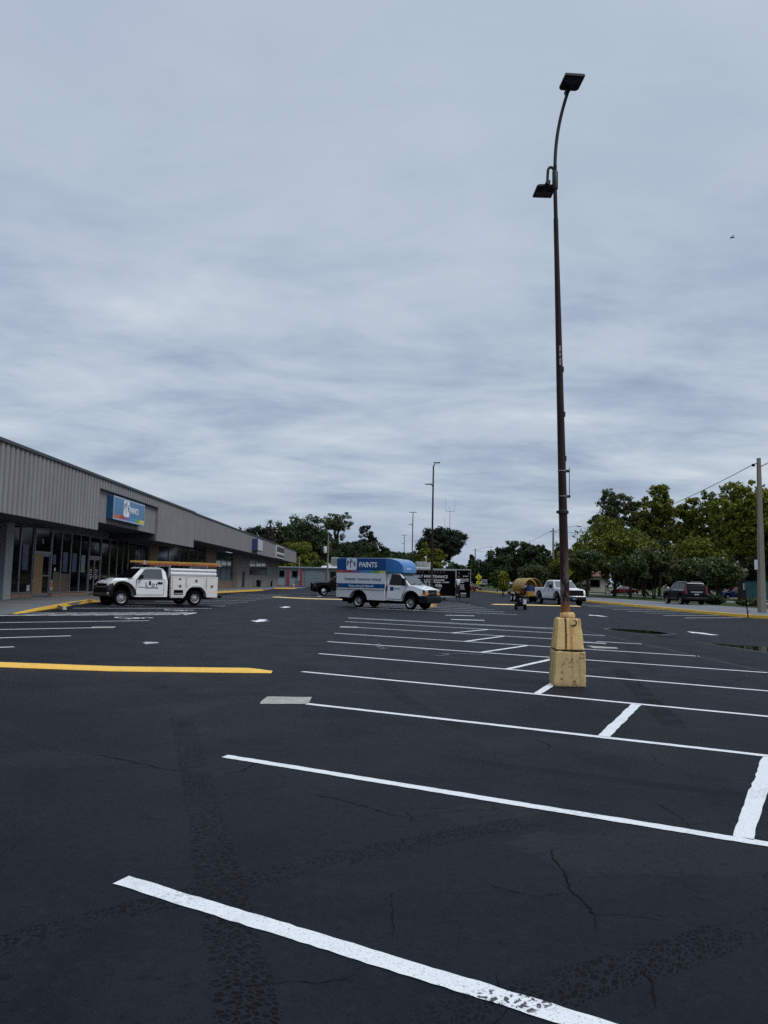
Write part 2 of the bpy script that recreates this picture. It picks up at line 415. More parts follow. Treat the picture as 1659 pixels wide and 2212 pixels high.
def structure(o): o['kind'] = 'structure'; return o
def sheet(name, xs, ys, zf, m):
    b = MB(); nx = len(xs)
    vs = [(x, y, zf(x, y)) for y in ys for x in xs]
    fs = [(j*nx+i, j*nx+i+1, (j+1)*nx+i+1, (j+1)*nx+i) for j in range(len(ys)-1) for i in range(nx-1)]
    b.add(vs, fs); return structure(b.build(name, m))
sheet('ground', [-3000, -17, -12, -8, -4, 0, 22, 60, 3000], [-3000, -60, 41, 156, 400, 3000], lambda x, y: zg(x)-.03, M['grass'])
sheet('parking_lot', [-70, -17, -12, -8, -4, 0, 22, 60], [-45, 0, 41, 100, 156], lambda x, y: zg(x), M['asphalt'])

rnd = random.Random(5)
def strip_pts(p0, p1, w, jit, step, lift, r):
    p0, p1 = Vector(p0), Vector(p1); d = (p1-p0); n = max(2, int(d.length/step)); u = d.normalized(); q = Vector((-u.y, u.x))
    vs = []
    bend = 0
    for i in range(n+1):
        p = p0+d*i/n
        bend = bend*.9+r.uniform(-1, 1)*jit*.5
        for sgn in (-1, 1):
            e = sgn*(w/2+r.uniform(-1, 1)*jit)+bend
            a = p+q*e+(u*r.uniform(-.012, .012) if i in (0, n) else Vector((0, 0)))
            vs.append((a.x, a.y, zg(a.x)+lift))
    return vs, [(2*i, 2*i+1, 2*i+3, 2*i+2) for i in range(n)]
def stripe(p0, p1, w=.105, m='line', name='parking_line', jit=.0042, step=None, lift=.004):
    b = MB(); L = hypot(p1[0]-p0[0], p1[1]-p0[1]); dist = max(4, .5*(p0[1]+p1[1]))
    vs, fs = strip_pts(p0, p1, w, jit, step or max(.05, dist*.012), lift, rnd); b.add(vs, fs)
    return structure(b.build(name, M[m]))
# centre row nearest the camera: nine-foot bays slanting away, split down the middle
rows = [(-1.25, 1.35, -.57), (-1.2, 4.25, -.628), (-1.14, 7.12, -.584), (-.60, 10.12, -.58), (-.91, 13.59, -.630), (-.79, 16.92, -.656),
        (-.72, 20.23, -.632), (-.64, 23.42, -.625), (.05, 26.5, -.637), (-.42, 30.1, -.64), (-.34, 33.25, -.64)]
def yl(k, x): xl, y0, s = rows[k]; return y0+(x-xl)*s
ends = [8.0, 8.0, 8.0, 8.0, 8.0, 8.0, 7.95, 8.07, 8.05, 8.05, 8.05]
for k, (xl, y0, s) in enumerate(rows):
    if k == 1:
        stripe((xl, y0), (8, yl(1, 8)), .116)
    elif k == 8:
        stripe((xl, y0), (6.2, yl(8, 6.2))); stripe((6.93, yl(8, 6.93)), (8.05, yl(8, 8.05)))
    else:
        stripe((xl, y0), (ends[k], yl(k, ends[k])), .105)
stripe((-.3, 32.75), (8.05, 27.35), .09)
for k in range(1, 9):
    xa = 2.62 if k < 4 else 2.8+.07*(k-4)
    xb = 3.92 if k < 3 else 4.3+.06*(k-3)
    if k == 3: xa, xb = 2.66, 3.85
    if k == 2: xa, xb = 2.52, 4.0
    if k == 4: xa, xb = 2.68, 3.8
    stripe((xa, yl(k, xa)+.05), (xb, yl(k+1, xb)-.05), .125 if k < 4 else .115, jit=.007, step=.12)
# second centre row beyond the cross aisle
for k in range(9):
    y = 45.4+3.25*k
    stripe((.05, y), (8.35, y-5.3), .15)
for k in range(8):
    stripe((3.2, 43.5+3.25*k), (4.5, 45.6+3.25*k), .11)
stripe((4.36, 37.75), (5.77, 37.6), .34, jit=.03); stripe((4.12, 33.55), (5.55, 33.3), .36, jit=.03)
# bays against the shop pavement
for y, full in ((16.33, 1), (19.5, 1), (22.4, 1), (26.72, 1), (31.37, 1), (33.46, 1), (38.2, 1)):
    xr = -7.05 if y != 22.4 else -7.55
    dx = 4.7
    stripe((xr-dx, y-dx*1.2), (xr, y), .105)
stripe((-6.9, 31.37), (-6.83, 33.46), .11)
for k in range(9):
    f = k/9; f2 = min(1, f+.16)
    a = (-11.75+4.85*f, 25.75+5.6*f); b_ = (-11.6+4.75*f2, 27.4+6.0*f2)
    stripe(a, b_, .09)
for k in range(10):
    y = 41.9+3.6*k
    xr = -7.0+.022*(y-42)
    stripe((xr-4.5, y-5.2), (xr, y), .105, 'line_old' if k % 3 == 1 else 'line')
# bays against the far right kerb
for k in range(9):
    y = 40.35+2.95*k
    stripe((17.35+.03*k, y), (21.55+.09*k, y+2.15), .15, 'line' if k % 3 != 2 else 'line_old')
# arrows in the aisles
def arrow(x, y, sgn, L=2.0, wd=.74, m='line', rz=0):
    b = MB(); sh = .16
    pts = [(-sh, -L/2), (sh, -L/2), (sh, .05), (wd/2, -.05), (0, L/2), (-wd/2, -.05), (-sh, .05)]
    c_, s_ = cos(rz), sin(rz)
    b.poly([(x+(px*c_-py*sgn*s_), y+(px*s_+py*sgn*c_), zg(x+px)+.004) for px, py in pts])
    structure(b.build('pavement_arrow', M[m]))
arrow(-3.62, 29.5, -1); arrow(-4.0, 44.0, -1, 2.2); arrow(12.85, 41.0, 1, 2.2, .8, rz=.12); arrow(12.2, 27.1, 1, 1.9, .62, rz=.08)
arrow(-4.85, 18.5, -1, .6, .36, 'line_old'); arrow(-3.6, 75, -1, 2.4, .8, 'line_old')
# wheelchair symbols
def wheelchair(x, y, rz, sc, m='line'):
    b = MB()
    def bar(pts, wd):
        for i in range(len(pts)-1):
            p, q = Vector(pts[i]), Vector(pts[i+1]); u = (q-p).normalized(); n_ = Vector((-u.y, u.x))*wd/2
            b.add([(*(p+n_), 0), (*(q+n_+u*.02), 0), (*(q-n_+u*.02), 0), (*(p-n_), 0)], [(0, 1, 2, 3)])
    bar([(.0, .42), (.02, .05), (.34, .05), (.46, -.38), (.58, -.34)], .11); bar([(.01, .24), (.28, .24)], .09)
    b.add([(.0+.1*cos(a), .56+.1*sin(a), .0005) for a in [k*pi/6 for k in range(12)]], [tuple(range(12))])
    bar([(.02+.33*cos(a), -.2+.33*sin(a)) for a in [radians(110+k*19) for k in range(13)]], .09)
    b.v = [Vector((x+(v.x*cos(rz)-v.y*sin(rz))*sc, y+(v.x*sin(rz)+v.y*cos(rz))*sc, 0)) for v in b.v]
    b.v = [Vector((v.x, v.y, zg(v.x)+.0045)) for v in b.v]
    structure(b.build('wheelchair_symbol', M[m]))
wheelchair(-7.95, 27.95, -.9, 1.15); wheelchair(-7.95, 35.0, -.9, 1.15); wheelchair(-4.5, 71, -.9, 1.2, 'line_old')
# bare concrete patches, cracks, seam, puddles
def patch(pts, m, name, lift=.003, jit=.0):
    b = MB(); P = []
    for i in range(len(pts)):
        p, q = pts[i], pts[(i+1) % len(pts)]
        for f in (0, .33, .66):
            x = p[0]+(q[0]-p[0])*f+rnd.uniform(-1, 1)*jit; y = p[1]+(q[1]-p[1])*f+rnd.uniform(-1, 1)*jit
            P.append((x, y, zg(x)+lift))
    b.poly(P); return structure(b.build(name, M[m]))
patch([(-1.2, 10.05), (-.59, 10.1), (-.57, 10.68), (-1.19, 10.66)], 'conc_patch', 'concrete_patch', .005, .012)
patch([(-.56, 26.3), (.06, 26.2), (.06, 26.85), (-.5, 26.95)], 'conc_patch', 'concrete_patch', .005, .02)
patch([(-7.55, 22.2), (-7.0, 22.7), (-7.1, 23.3), (-7.65, 22.8)], 'conc_patch', 'concrete_patch', .005, .02)
patch([(6.25, 21.6), (6.9, 21.2), (7.0, 21.6), (6.4, 22.0)], 'conc_patch', 'concrete_patch', .005, .02)
patch([(6.1, 19.75), (6.75, 19.7), (6.8, 20.1), (6.15, 20.5)], 'conc_patch', 'concrete_patch', .005, .02)
def crack(pts, wd=.008, name='pavement_crack', m_='crack'):
    b = MB(); P = []
    for i in range(len(pts)-1):
        p, q = Vector(pts[i]), Vector(pts[i+1]); n_ = max(3, int((q-p).length/.035))
        for k in range(n_): P.append(p+(q-p)*k/n_+Vector((rnd.uniform(-1, 1), rnd.uniform(-1, 1)))*.011)
    P.append(Vector(pts[-1]))
    vs = []
    for i, p in enumerate(P):
        u = (P[min(i+1, len(P)-1)]-P[max(0, i-1)]).normalized(); n_ = Vector((-u.y, u.x))
        ww = wd*(.25+rnd.random())*.6*min(1, .3+i/4, .3+(len(P)-1-i)/4)
        for s_ in (-1, 1): vs.append((*(p+n_*s_*ww), .003))
    b.add(vs, [(2*i, 2*i+1, 2*i+3, 2*i+2) for i in range(len(P)-1)]); structure(b.build(name, M[m_]))
for c_, wd in (([(1.22, 4.8), (1.2, 4.66), (1.19, 4.34), (1.16, 4.2), (1.2, 3.87), (1.16, 3.72)], .011), ([(1.2, 3.87), (1.37, 3.88), (1.51, 3.81)], .006),
          ([(1.24, 3.34), (1.23, 3.21), (1.18, 3.05)], .009), ([(.22, 4.13), (.21, 3.83), (.2, 3.6)], .006), ([(.7, 4.24), (.77, 4.21), (.94, 4.09), (1.15, 4.14)], .005),
          ([(-2.4, 7.2), (-2.31, 7.14), (-1.93, 6.9), (-1.58, 6.63), (-1.33, 6.53)], .009), ([(-1.04, 6.49), (-.92, 6.59), (-.83, 6.9)], .014),
          ([(-.3, 5.95), (-.2, 5.87), (-.03, 5.75), (.21, 5.51), (.5, 5.3)], .007), ([(-.4, 3.2), (-.27, 3.22), (-.09, 3.23), (.06, 3.29)], .005),
          ([(.6, 3.3), (.62, 3.05), (.5, 2.9)], .004), ([(.35, 5.6), (.42, 5.4), (.40, 5.25)], .005), ([(2.25, 5.9), (2.3, 5.5), (2.27, 5.2)], .006), ([(1.9, 8.1), (1.97, 7.8), (1.9, 7.6)], .01)):
    crack(c_, wd)
stripe((8.05, 27.3), (8.0, 11.0), .05, 'seam', 'pavement_seam', .008)
def puddle(pts, name):
    cx = sum(p[0] for p in pts)/len(pts); cy = sum(p[1] for p in pts)/len(pts)
    patch([(cx+(p[0]-cx)*1.16, cy+(p[1]-cy)*1.16) for p in pts], 'wet', 'drying_rim', .0025, .05)
    patch(pts, 'puddle', name, .005, .05)
puddle([(9.25, 28.2), (9.6, 29.0), (10.3, 28.7), (10.9, 27.4), (10.95, 26.5), (10.3, 25.9), (9.7, 26.4)], 'puddle')
puddle([(10.15, 22.6), (10.8, 21.8), (11.5, 21.2), (12.2, 20.6), (12.6, 19.6), (11.8, 18.6), (10.8, 18.9), (10.4, 20.0), (10.35, 21.2)], 'puddle')
crack([(.55, 18.35), (.75, 18.6), (.52, 18.9), (.7, 19.25), (.5, 19.5), (.66, 19.9)], .02, 'chalk_scribble', 'line_old')
crack([(1.75, 16.9), (2.1, 17.25), (1.95, 17.5), (2.5, 17.6), (2.9, 17.4)], .02, 'chalk_scribble', 'line_old')
puddle([(9.75, 25.2), (10.15, 24.9), (10.4, 24.3), (10.1, 24.4)], 'puddle')
# pavement in front of the shops (ramps down towards the camera)
st = [(-30, -12.5, .24, .25), (5, -12.0, .215, .25), (27.4, -11.79, .205, .25), (32.3, -12.29, .32, .33), (38.8, -13.11, .375, .45), (40.5, -13.2, .26, .45), (52, -13.0, .26, .45), (55, -12.9, .37, .45),
      (69.4, -12.32, .36, .45), (89.4, -10.95, .33, .45), (91.5, -10.9, .2, .45), (106, -11.3, .2, .42), (108.5, -11.5, .33, .42), (116, -9.3, .28, .38), (117.5, -9.2, .15, .36), (141, -9.0, .14, .27)]
b = MB(); vs = []
for y, xf, zf, zb in st:
    xb = -17+.0227*y-.4
    vs += [(xf, y, zg(xf)-.05), (xf, y, zf), (xb, y, zb)]
b.add(vs, [f for i in range(len(st)-1) for f in ((3*i, 3*i+1, 3*i+4, 3*i+3), (3*i+1, 3*i+2, 3*i+5, 3*i+4))])
structure(b.build('shop_pavement', M['walk']))
def kerb(pts, m, name='kerb', wd=.17, zt=None, cap=True):
    b = MB(); n = len(pts); vs = []
    for i, p in enumerate(pts):
        a, c = Vector(pts[max(0, i-1)][:2]), Vector(pts[min(n-1, i+1)][:2]); u = (c-a).normalized(); q = Vector((-u.y, u.x))
        p2 = Vector(p[:2])+q*wd*(1 if wd > 0 else 1)
        z0 = zg(p[0])-.02
        vs += [(p[0], p[1], z0), (p[0]+q.x*.02, p[1]+q.y*.02, p[2]), (p2.x, p2.y, p[2]), (p2.x, p2.y, z0)]
    fs = []
    for i in range(n-1):
        for k in range(4): fs.append((4*i+k, 4*i+(k+1) % 4, 4*i+4+(k+1) % 4, 4*i+4+k))
    fs += [(0, 1, 2, 3), tuple(4*(n-1)+k for k in (3, 2, 1, 0))]
    b.add(vs, fs); return structure(b.build(name, m))
kerb([(-11.74, 27.0, .19), (-11.75, 27.9, .235), (-12.0, 30, .29), (-12.25, 32.3, .327), (-12.7, 35.5, .36), (-13.05, 38.7, .383), (-13.1, 40.1, .25)], M['yellow'])
kerb([(-12.85, 54.6, .3), (-12.8, 55.5, .377), (-12.28, 69.4, .367), (-11.6, 79, .352), (-10.9, 89.3, .337), (-10.85, 90.6, .22)], M['yellow'])
kerb([(-11.4, 108.2, .25), (-11.3, 108.9, .337), (-9.26, 115.9, .287), (-9.2, 117.0, .17)], M['yellow'])
# far right kerb, service road, verge
R = [(23.4, 156, .13), (23.2, 120, .13), (22.55, 77, .13), (21.95, 60.5, .13), (21.65, 50, .13), (21.68, 44, .13), (21.85, 42.2, .13), (22.5, 41.2, .13), (23.6, 40.7, .13), (27, 40.4, .13), (60, 39.5, .13)]
kerb(R[::-1], M['yellow'], wd=-.22) if False else kerb([(p[0], p[1], .17) for p in R], M['yellow'], wd=.26)
b = MB(); b.poly([(p[0]+.2, p[1]+(.2 if i > 5 else 0), .115) for i, p in enumerate(R)]+[(400, 39.7, .115), (400, 156, .115)])
structure(b.build('verge', M['grass']))
def band(x0, x1, y0, y1, z, m, name, sk=.0):
    b = MB(); b.poly([(x0, y0, z), (x1, y0, z), (x1+sk, y1, z), (x0+sk, y1, z)]); return structure(b.build(name, m))
b = MB(); b.poly([(p[0]+.22, p[1]+(.22 if i > 5 else 0), .122) for i, p in enumerate(R)]+[(60, 47.2, .122), (31.2, 47.4, .122), (30.9, 60, .122), (31.0, 90, .122), (31.6, 156, .122)])
structure(b.build('service_road', M['walk']))
band(39.5, 44, 41.5, 158, .122, M['road'], 'footpath', 2)
band(52, 62, 41.5, 190, .122, M['road'], 'street', 4)
band(-80, 400, 156.2, 158.5, .0, M['road'], 'far_pavement')
# ------------------------------------------------------------------ the row of shops
def brick(name, c1, c2, mortar, sc=1.):
    m, t, b = new_mat(name)
    v = t.n('ShaderNodeTexCoord').outputs['Object']; s = t.n('ShaderNodeSeparateXYZ'); t.L.new(v, s.inputs[0])
    k = t.n('ShaderNodeTexBrick'); t.L.new(t.xyz(t.m('ADD', s.outputs[1], s.outputs[0]), s.outputs[2]), k.inputs['Vector'])
    k.inputs['Color1'].default_value = (*c1, 1); k.inputs['Color2'].default_value = (*c2, 1); k.inputs['Mortar'].default_value = (*mortar, 1)
    k.inputs['Scale'].default_value = 1.; k.inputs['Brick Width'].default_value = .21*sc; k.inputs['Row Height'].default_value = .075*sc; k.inputs['Mortar Size'].default_value = .008*sc
    c = t.mix(t.step(t.noise(v, 3, 5, .6), .4, .75, 0., .4), k.outputs[0], tuple(x*.5 for x in c1))
    t.L.new(c, b.inputs['Base Color']); b.inputs['Roughness'].default_value = .85
    return m
def stucco(name, col, streak=.25):
    m, t, b = new_mat(name)
    v = t.n('ShaderNodeTexCoord').outputs['Object']
    n1 = t.noise(v, .6, 6, .62, .3); n2 = t.noise(t.vmul(v, (3, 3, .22)), 1.4, 5, .6); n3 = t.noise(v, 55, 3)
    c = t.ramp(n1, [(.3, tuple(x*.9 for x in col)), (.7, tuple(x*1.08 for x in col))])
    c = t.mix(t.step(n2, .52, .74, 0., streak), c, tuple(x*.55 for x in col))
    t.L.new(c, b.inputs['Base Color']); b.inputs['Roughness'].default_value = .85; b.inputs['Specular IOR Level'].default_value = .25
    bp = t.n('ShaderNodeBump'); bp.inputs['Strength'].default_value = .25; bp.inputs['Distance'].default_value = .01
    t.L.new(n3, bp.inputs['Height']); t.L.new(bp.outputs[0], b.inputs['Normal'])
    return m
M['fascia'] = stucco('ribbed_fascia_grey', (.225, .232, .235), .3)
M['stucco'] = stucco('grey_stucco', (.195, .20, .203), .2)
M['wallgrey'] = stucco('grey_render', (.20, .20, .195), .25)
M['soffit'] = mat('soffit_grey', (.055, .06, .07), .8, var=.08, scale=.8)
M['coping'] = mat('dark_coping', (.05, .052, .056), .5, .3, var=.15)
M['brick'] = brick('red_brick', (.25, .115, .07), (.19, .09, .06), (.30, .27, .24))
M['brick_tan'] = brick('tan_brick', (.21, .12, .075), (.17, .1, .065), (.24, .2, .17))
M['shopglass'] = mat('shop_window_glass', (.002, .0025, .004), .03, var=.2, scale=.7, spec=.13)
M['tealblind'] = None
def blinds(name, c1, c2, n):
    m, t, b = new_mat(name)
    v = t.n('ShaderNodeTexCoord').outputs['Object']; s = t.n('ShaderNodeSeparateXYZ'); t.L.new(v, s.inputs[0])
    f = t.m('FRACT', t.m('MULTIPLY', t.m('ADD', s.outputs[1], t.m('MULTIPLY', t.noise(v, .7, 2), .25)), n))
    c = t.mix(t.step(f, .35, .6), c1, c2)
    c = t.mix(t.step(t.noise(v, .8, 4), .45, .6, 0., .6), c, tuple(x*.4 for x in c1))
    t.L.new(c, b.inputs['Base Color']); b.inputs['Roughness'].default_value = .06; b.inputs['Specular IOR Level'].default_value = .1
    return m
M['blinds_dark'] = blinds('dark_blinds_behind_glass', (.005, .007, .009), (.03, .038, .04), 2.2)
M['blinds_teal'] = blinds('teal_blinds_behind_glass', (.015, .045, .055), (.05, .105, .115), 2.0)
M['frame'] = mat('anodised_frame', (.20, .205, .21), .45, .4, var=.08, scale=3)
M['pilaster'] = mat('painted_pilaster', (.27, .28, .30), .6, var=.07, scale=2, dirt='55575a', dirt_amt=.3)
M['poster_blue'] = mat('blue_poster', (.022, .035, .11), .35, var=.3, scale=3)
M['poster_pale'] = mat('pale_poster', (.16, .20, .18), .35, var=.12, scale=4)
M['paper'] = mat('white_notice', (.5, .52, .55), .5, var=.08)
M['card'] = mat('brown_card_display', (.09, .06, .03), .6, var=.3, scale=2)
def ply():
    m, t, b = new_mat('plywood_sheet'); v = t.n('ShaderNodeTexCoord').outputs['Object']
    n1 = t.noise(t.vmul(v, (4, 5, .5)), 2.4, 6, .65, .8)
    t.L.new(t.ramp(n1, [(.3, (.20, .105, .035)), (.6, (.34, .2, .075)), (.75, (.28, .15, .05))]), b.inputs['Base Color']); b.inputs['Roughness'].default_value = .75
    return m
M['ply'] = ply()
BR_ = radians(1.3)
bd, bn = Vector((sin(BR_), cos(BR_), 0)), Vector((cos(BR_), -sin(BR_), 0))
def BP(s, c, z=0): return bd*s+bn*c+Vector((0, 0, z))
S0, C0 = 80., -17.
mall = thing('shop_row', 'long low grey row of shops with a ribbed metal canopy over dark shop windows', 'building', BP(S0, C0), -BR_)
class BB(MB):      # boxes given as along-street s, outwards c, z
    def sb(s, s0, s1, c0, c1, z0, z1): return s.box(c0-C0, c1-C0, s0-S0, s1-S0, z0, z1)
def bpart(name, m, fn, parent=None, bevel=0):
    b = BB(); fn(b); return b.build(name, m, parent or mall, bevel=bevel)
FL = .40
# walls and roof
def walls(b):
    b.sb(-20, 35.0, -17.6, -17.05, 0, 4.5); b.sb(35.9, 58, -17.6, -17.3, FL, 4.5)
    b.sb(95, 99, -17.6, -16.98, .1, 4.55); b.sb(101.2, 105, -17.6, -16.98, .1, 4.55); b.sb(99, 101.2, -17.6, -16.98, 2.55, 4.55)
    b.sb(105, 121.5, -17.6, -16.98, .1, 2.0); b.sb(105, 121.5, -17.6, -16.98, 4.1, 4.55); b.sb(121.5, 136.2, -17.6, -16.98, .1, 4.55)
    b.sb(136.0, 136.2, -37, -17.6, 0, 4.55); b.sb(-20.2, -20, -37, -17.05, 0, 6.3); b.sb(-20, 136, -37.2, -37, 0, 6.3)
bpart('wall', M['wallgrey'], walls)
bpart('roof', M['coping'], lambda b: (b.sb(-20.3, 140.9, -37.3, -14.6, 6.28, 6.36)))
bpart('brick_pier', M['brick_tan'], lambda b: b.sb(58, 60.3, -17.6, -16.9, .3, 4.4))
bpart('brick_pier', M['brick_tan'], lambda b: b.sb(77.5, 82.3, -17.6, -16.9, .3, 4.55))
bpart('brick_pier', M['brick_tan'], lambda b: b.sb(92.35, 95, -17.6, -16.9, .3, 4.55))
bpart('knee_wall', M['brick'], lambda b: b.sb(35.8, 38.55, -17.3, -16.93, .1, .60))
bpart('knee_wall', M['brick'], lambda b: b.sb(40.75, 46.0, -17.3, -16.93, .3, .56))
bpart('knee_wall', M['brick_tan'], lambda b: b.sb(82.3, 92.35, -17.3, -16.93, .3, 1.22))
bpart('knee_wall', M['brick_tan'], lambda b: b.sb(60.3, 77.5, -17.3, -16.93, .3, .62))
bpart('pilaster', M['pilaster'], lambda b: b.sb(35.05, 35.78, -17.3, -16.72, .05, 3.9), bevel=.01)
# ribbed fascia panels (thin sheets with raised ribs)
def ribs(b, s0, s1, c, z0, z1, pitch, depth, duty=.62):
    n = max(1, round((s1-s0)/pitch)); p = (s1-s0)/n; prof = []
    for i in range(n):
        a = s0+i*p
        prof += [(a, c), (a+p*duty, c+.0), (a+p*(duty+.08), c-depth), (a+p*.92, c-depth)]
    prof += [(s1, c), (s1, c-.16), (s0, c-.16)]
    b.extr([(c_-C0, s_-S0) for s_, c_ in prof], z0, z1)
bpart('fascia_panel', M['fascia'], lambda b: ribs(b, -20, 39.45, -14.2, 3.88, 6.55, .405, .11))
bpart('fascia_panel', M['fascia'], lambda b: ribs(b, 39.47, 50.18, -14.36, 4.33, 6.02, .20, .06))
bpart('fascia_panel', M['fascia'], lambda b: ribs(b, 39.47, 50.18, -14.2, 6.06, 6.55, .405, .11))
bpart('fascia_panel', M['fascia'], lambda b: ribs(b, 50.2, 60.3, -14.2, 3.88, 6.55, .30, .08))
bpart('fascia_panel', M['stucco'], lambda b: b.sb(60.32, 141, -14.75, -14.38, 4.53, 6.56))
bpart('fascia_return', M['stucco'], lambda b: (b.sb(140.7, 141, -17.6, -14.76, 4.53, 6.56)))
bpart('coping', M['coping'], lambda b: (b.sb(-20, 60.3, -14.8, -14.13, 6.555, 6.68), b.sb(60.31, 141.05, -14.9, -14.31, 6.565, 6.68), b.sb(39.5, 50.15, -14.36, -14.17, 6.02, 6.055)))
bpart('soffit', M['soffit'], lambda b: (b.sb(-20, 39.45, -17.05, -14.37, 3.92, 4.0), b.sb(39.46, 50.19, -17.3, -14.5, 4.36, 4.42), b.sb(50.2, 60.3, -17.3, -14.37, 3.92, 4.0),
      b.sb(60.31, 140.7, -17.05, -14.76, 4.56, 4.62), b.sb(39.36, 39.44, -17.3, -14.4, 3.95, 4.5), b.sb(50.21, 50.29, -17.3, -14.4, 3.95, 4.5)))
for s_, c_ in ((41.5, -15.3), (46.2, -15.3)):
    bpart('soffit_vent', M['coping'], lambda b: b.sb(s_, s_+1.7, c_-.12, c_+.12, 4.335, 4.362))
# shop windows: one part per glazed bay, its pane below it
def window(s0, s1, z0, z1, m='shopglass', mull=(), c=-17.05, fr=.055, extra=()):
    f = bpart('window', M['frame'], lambda b: [b.sb(s0, s1, c-.08, c+.05, z1-fr, z1), b.sb(s0, s1, c-.08, c+.06, z0, z0+fr)] +
              [b.sb(q, q+fr, c-.08, c+.045, z0+fr, z1-fr) for q in (s0, s1-fr, *mull)])
    bpart('pane', M[m], lambda b: b.sb(s0+.02, s1-.02, c-.05, c, z0+.02, z1-.02), f)
    return f
window(26, 35.0, .62, 3.88, mull=(29, 32)); window(35.8, 37.15, .62, 3.9); window(37.15, 38.55, .62, 3.9)
window(40.75, 42.0, .58, 3.9); window(42.0, 43.32, .58, 3.9); window(43.32, 44.66, .58, 3.9); window(44.66, 46.0, .58, 3.9)
window(48.08, 49.62, .45, 3.9); window(49.62, 51.04, .45, 3.9); window(51.04, 53.35, .45, 4.36, mull=(52.2,)); window(53.35, 58, .45, 3.9, mull=(54.9, 56.5))
window(60.3, 77.5, .62, 4.5, 'blinds_dark', mull=(63.7, 67.1, 70.6, 74)); window(82.3, 92.35, 1.24, 4.5, 'blinds_teal', mull=(85.6, 89)); window(105, 121.5, 2.0, 4.1, 'shopglass', mull=(110.5, 116))
# shop doors
def door(s0, s1, z0, z1, boarded, leafs, txt, c=-17.05):
    d_ = bpart('door', M['frame'], lambda b: [b.sb(s0, s0+.11, c-.1, c+.07, z0, 3.9), b.sb(s1-.11, s1, c-.1, c+.07, z0, 3.9), b.sb(s0+.11, s1-.11, c-.1, c+.07, z1-.1, z1+.05),
               b.sb(s0+.11, s1-.11, c-.1, c+.06, 3.82, 3.9), b.sb(s0+.11, s1-.11, c-.1, c+.05, z0, z0+.14)])
    bpart('transom_pane', M['shopglass'], lambda b: b.sb(s0+.1, s1-.1, c-.05, c, z1+.04, 3.83), d_)
    n = len(leafs)
    for a, e, kind in leafs:
        if kind == 'ply':
            bpart('plywood_board', M['ply'], lambda b: b.sb(a, e, c-.02, c+.035, z0+.14, z1-.1), d_)
        else:
            bpart('door_leaf', M['frame'], lambda b: [b.sb(a, a+.07, c-.06, c+.03, z0+.14, z1-.1), b.sb(e-.07, e, c-.06, c+.03, z0+.14, z1-.1), b.sb(a+.07, e-.07, c-.06, c+.028, z0+1.0, z0+1.07),
                      b.sb(a+.07, e-.07, c-.06, c+.028, z1-.2, z1-.1)], d_)
            bpart('door_pane', M['shopglass'], lambda b: b.sb(a+.05, e-.05, c-.04, c, z0+.14, z1-.12), d_)
    text(txt, .30, M['white_ink'], d_, (c+.012-C0, (s0+s1)/2-.18-S0, 3.15), (pi/2, 0, pi/2), 'house_number')
    return d_
door(38.6, 40.68, .46, 2.68, True, ((38.72, 39.66, 'ply'), (39.68, 40.56, 'glass')), '12')
d2 = door(46.0, 48.05, .46, 2.68, False, ((46.12, 47.02, 'glass'), (47.04, 47.93, 'glass')), '14')
for a in (46.28, 47.2):   # unreadable lettering on both leaves
    bpart('door_lettering', M['grey_ink'], lambda b: [b.sb(a+o, a+o+w_, -17.05, -17.04, z_, z_+.05) for z_, o, w_ in ((1.85, .05, .4), (1.72, .1, .3), (1.58, 0, .42), (1.4, .12, .25), (1.33, .15, .2))], d2)
dd = bpart('door', M['frame'], lambda b: [b.sb(99, 99.1, -17.1, -16.95, .15, 2.55), b.sb(101.1, 101.2, -17.1, -16.95, .15, 2.55), b.sb(99.1, 101.1, -17.1, -16.95, 2.45, 2.55)])
bpart('door_pane', M['shopglass'], lambda b: b.sb(99.1, 101.1, -17.1, -17.03, .2, 2.45), dd)
# things stuck inside the glass
for s_, z0, z1, m_ in ((37.45, 1.75, 3.0, 'poster_blue'), (42.32, 1.72, 2.78, 'poster_blue'), (43.62, 1.72, 2.78, 'poster_blue'), (44.92, 1.72, 2.72, 'poster_pale'), (40.98, 2.1, 2.62, 'poster_blue')):
    bpart('window_poster', M[m_], lambda b: b.sb(s_, s_+.62 if s_ != 40.98 else s_+.4, -17.046, -17.038, z0, z1))
bpart('window_notice', M['paper'], lambda b: b.sb(38.1, 38.4, -17.046, -17.036, .72, 1.02)); bpart('window_notice', M['paper'], lambda b: b.sb(41.2, 41.42, -17.046, -17.036, 1.75, 1.92))
bpart('card_display', M['card'], lambda b: (b.sb(41.1, 41.95, -17.047, -17.039, .64, 1.7), b.sb(42.08, 43.28, -17.047, -17.039, .64, 1.62)))
def dia(b):
    c, y, z = -17.03-C0, 40.98-S0, .98
    b.poly([(c, y, z-.34), (c, y+.2, z), (c, y, z+.34), (c, y-.2, z)])
bpart('window_sticker', M['st_orange'], dia)
def dia2(b, a, e):
    c, y, z = -17.026-C0, 40.98-S0, .98
    b.poly([(c, y-.2*(1-abs(a)/.34), z+a), (c, y+.2*(1-abs(a)/.34), z+a), (c, y+.2*(1-abs(e)/.34), z+e), (c, y-.2*(1-abs(e)/.34), z+e)])
for a, e in ((-.34, -.1), (.2, .34)):
    bpart('window_sticker', M['paper'], lambda b: dia2(b, a, e))
bpart('rooftop_pipe', M['coping'], lambda b: b.sb(84.2, 84.5, -16.2, -15.9, 6.3, 6.95))
bpart('rooftop_pipe', M['coping'], lambda b: b.sb(118, 118.2, -18, -17.8, 6.3, 7.3))

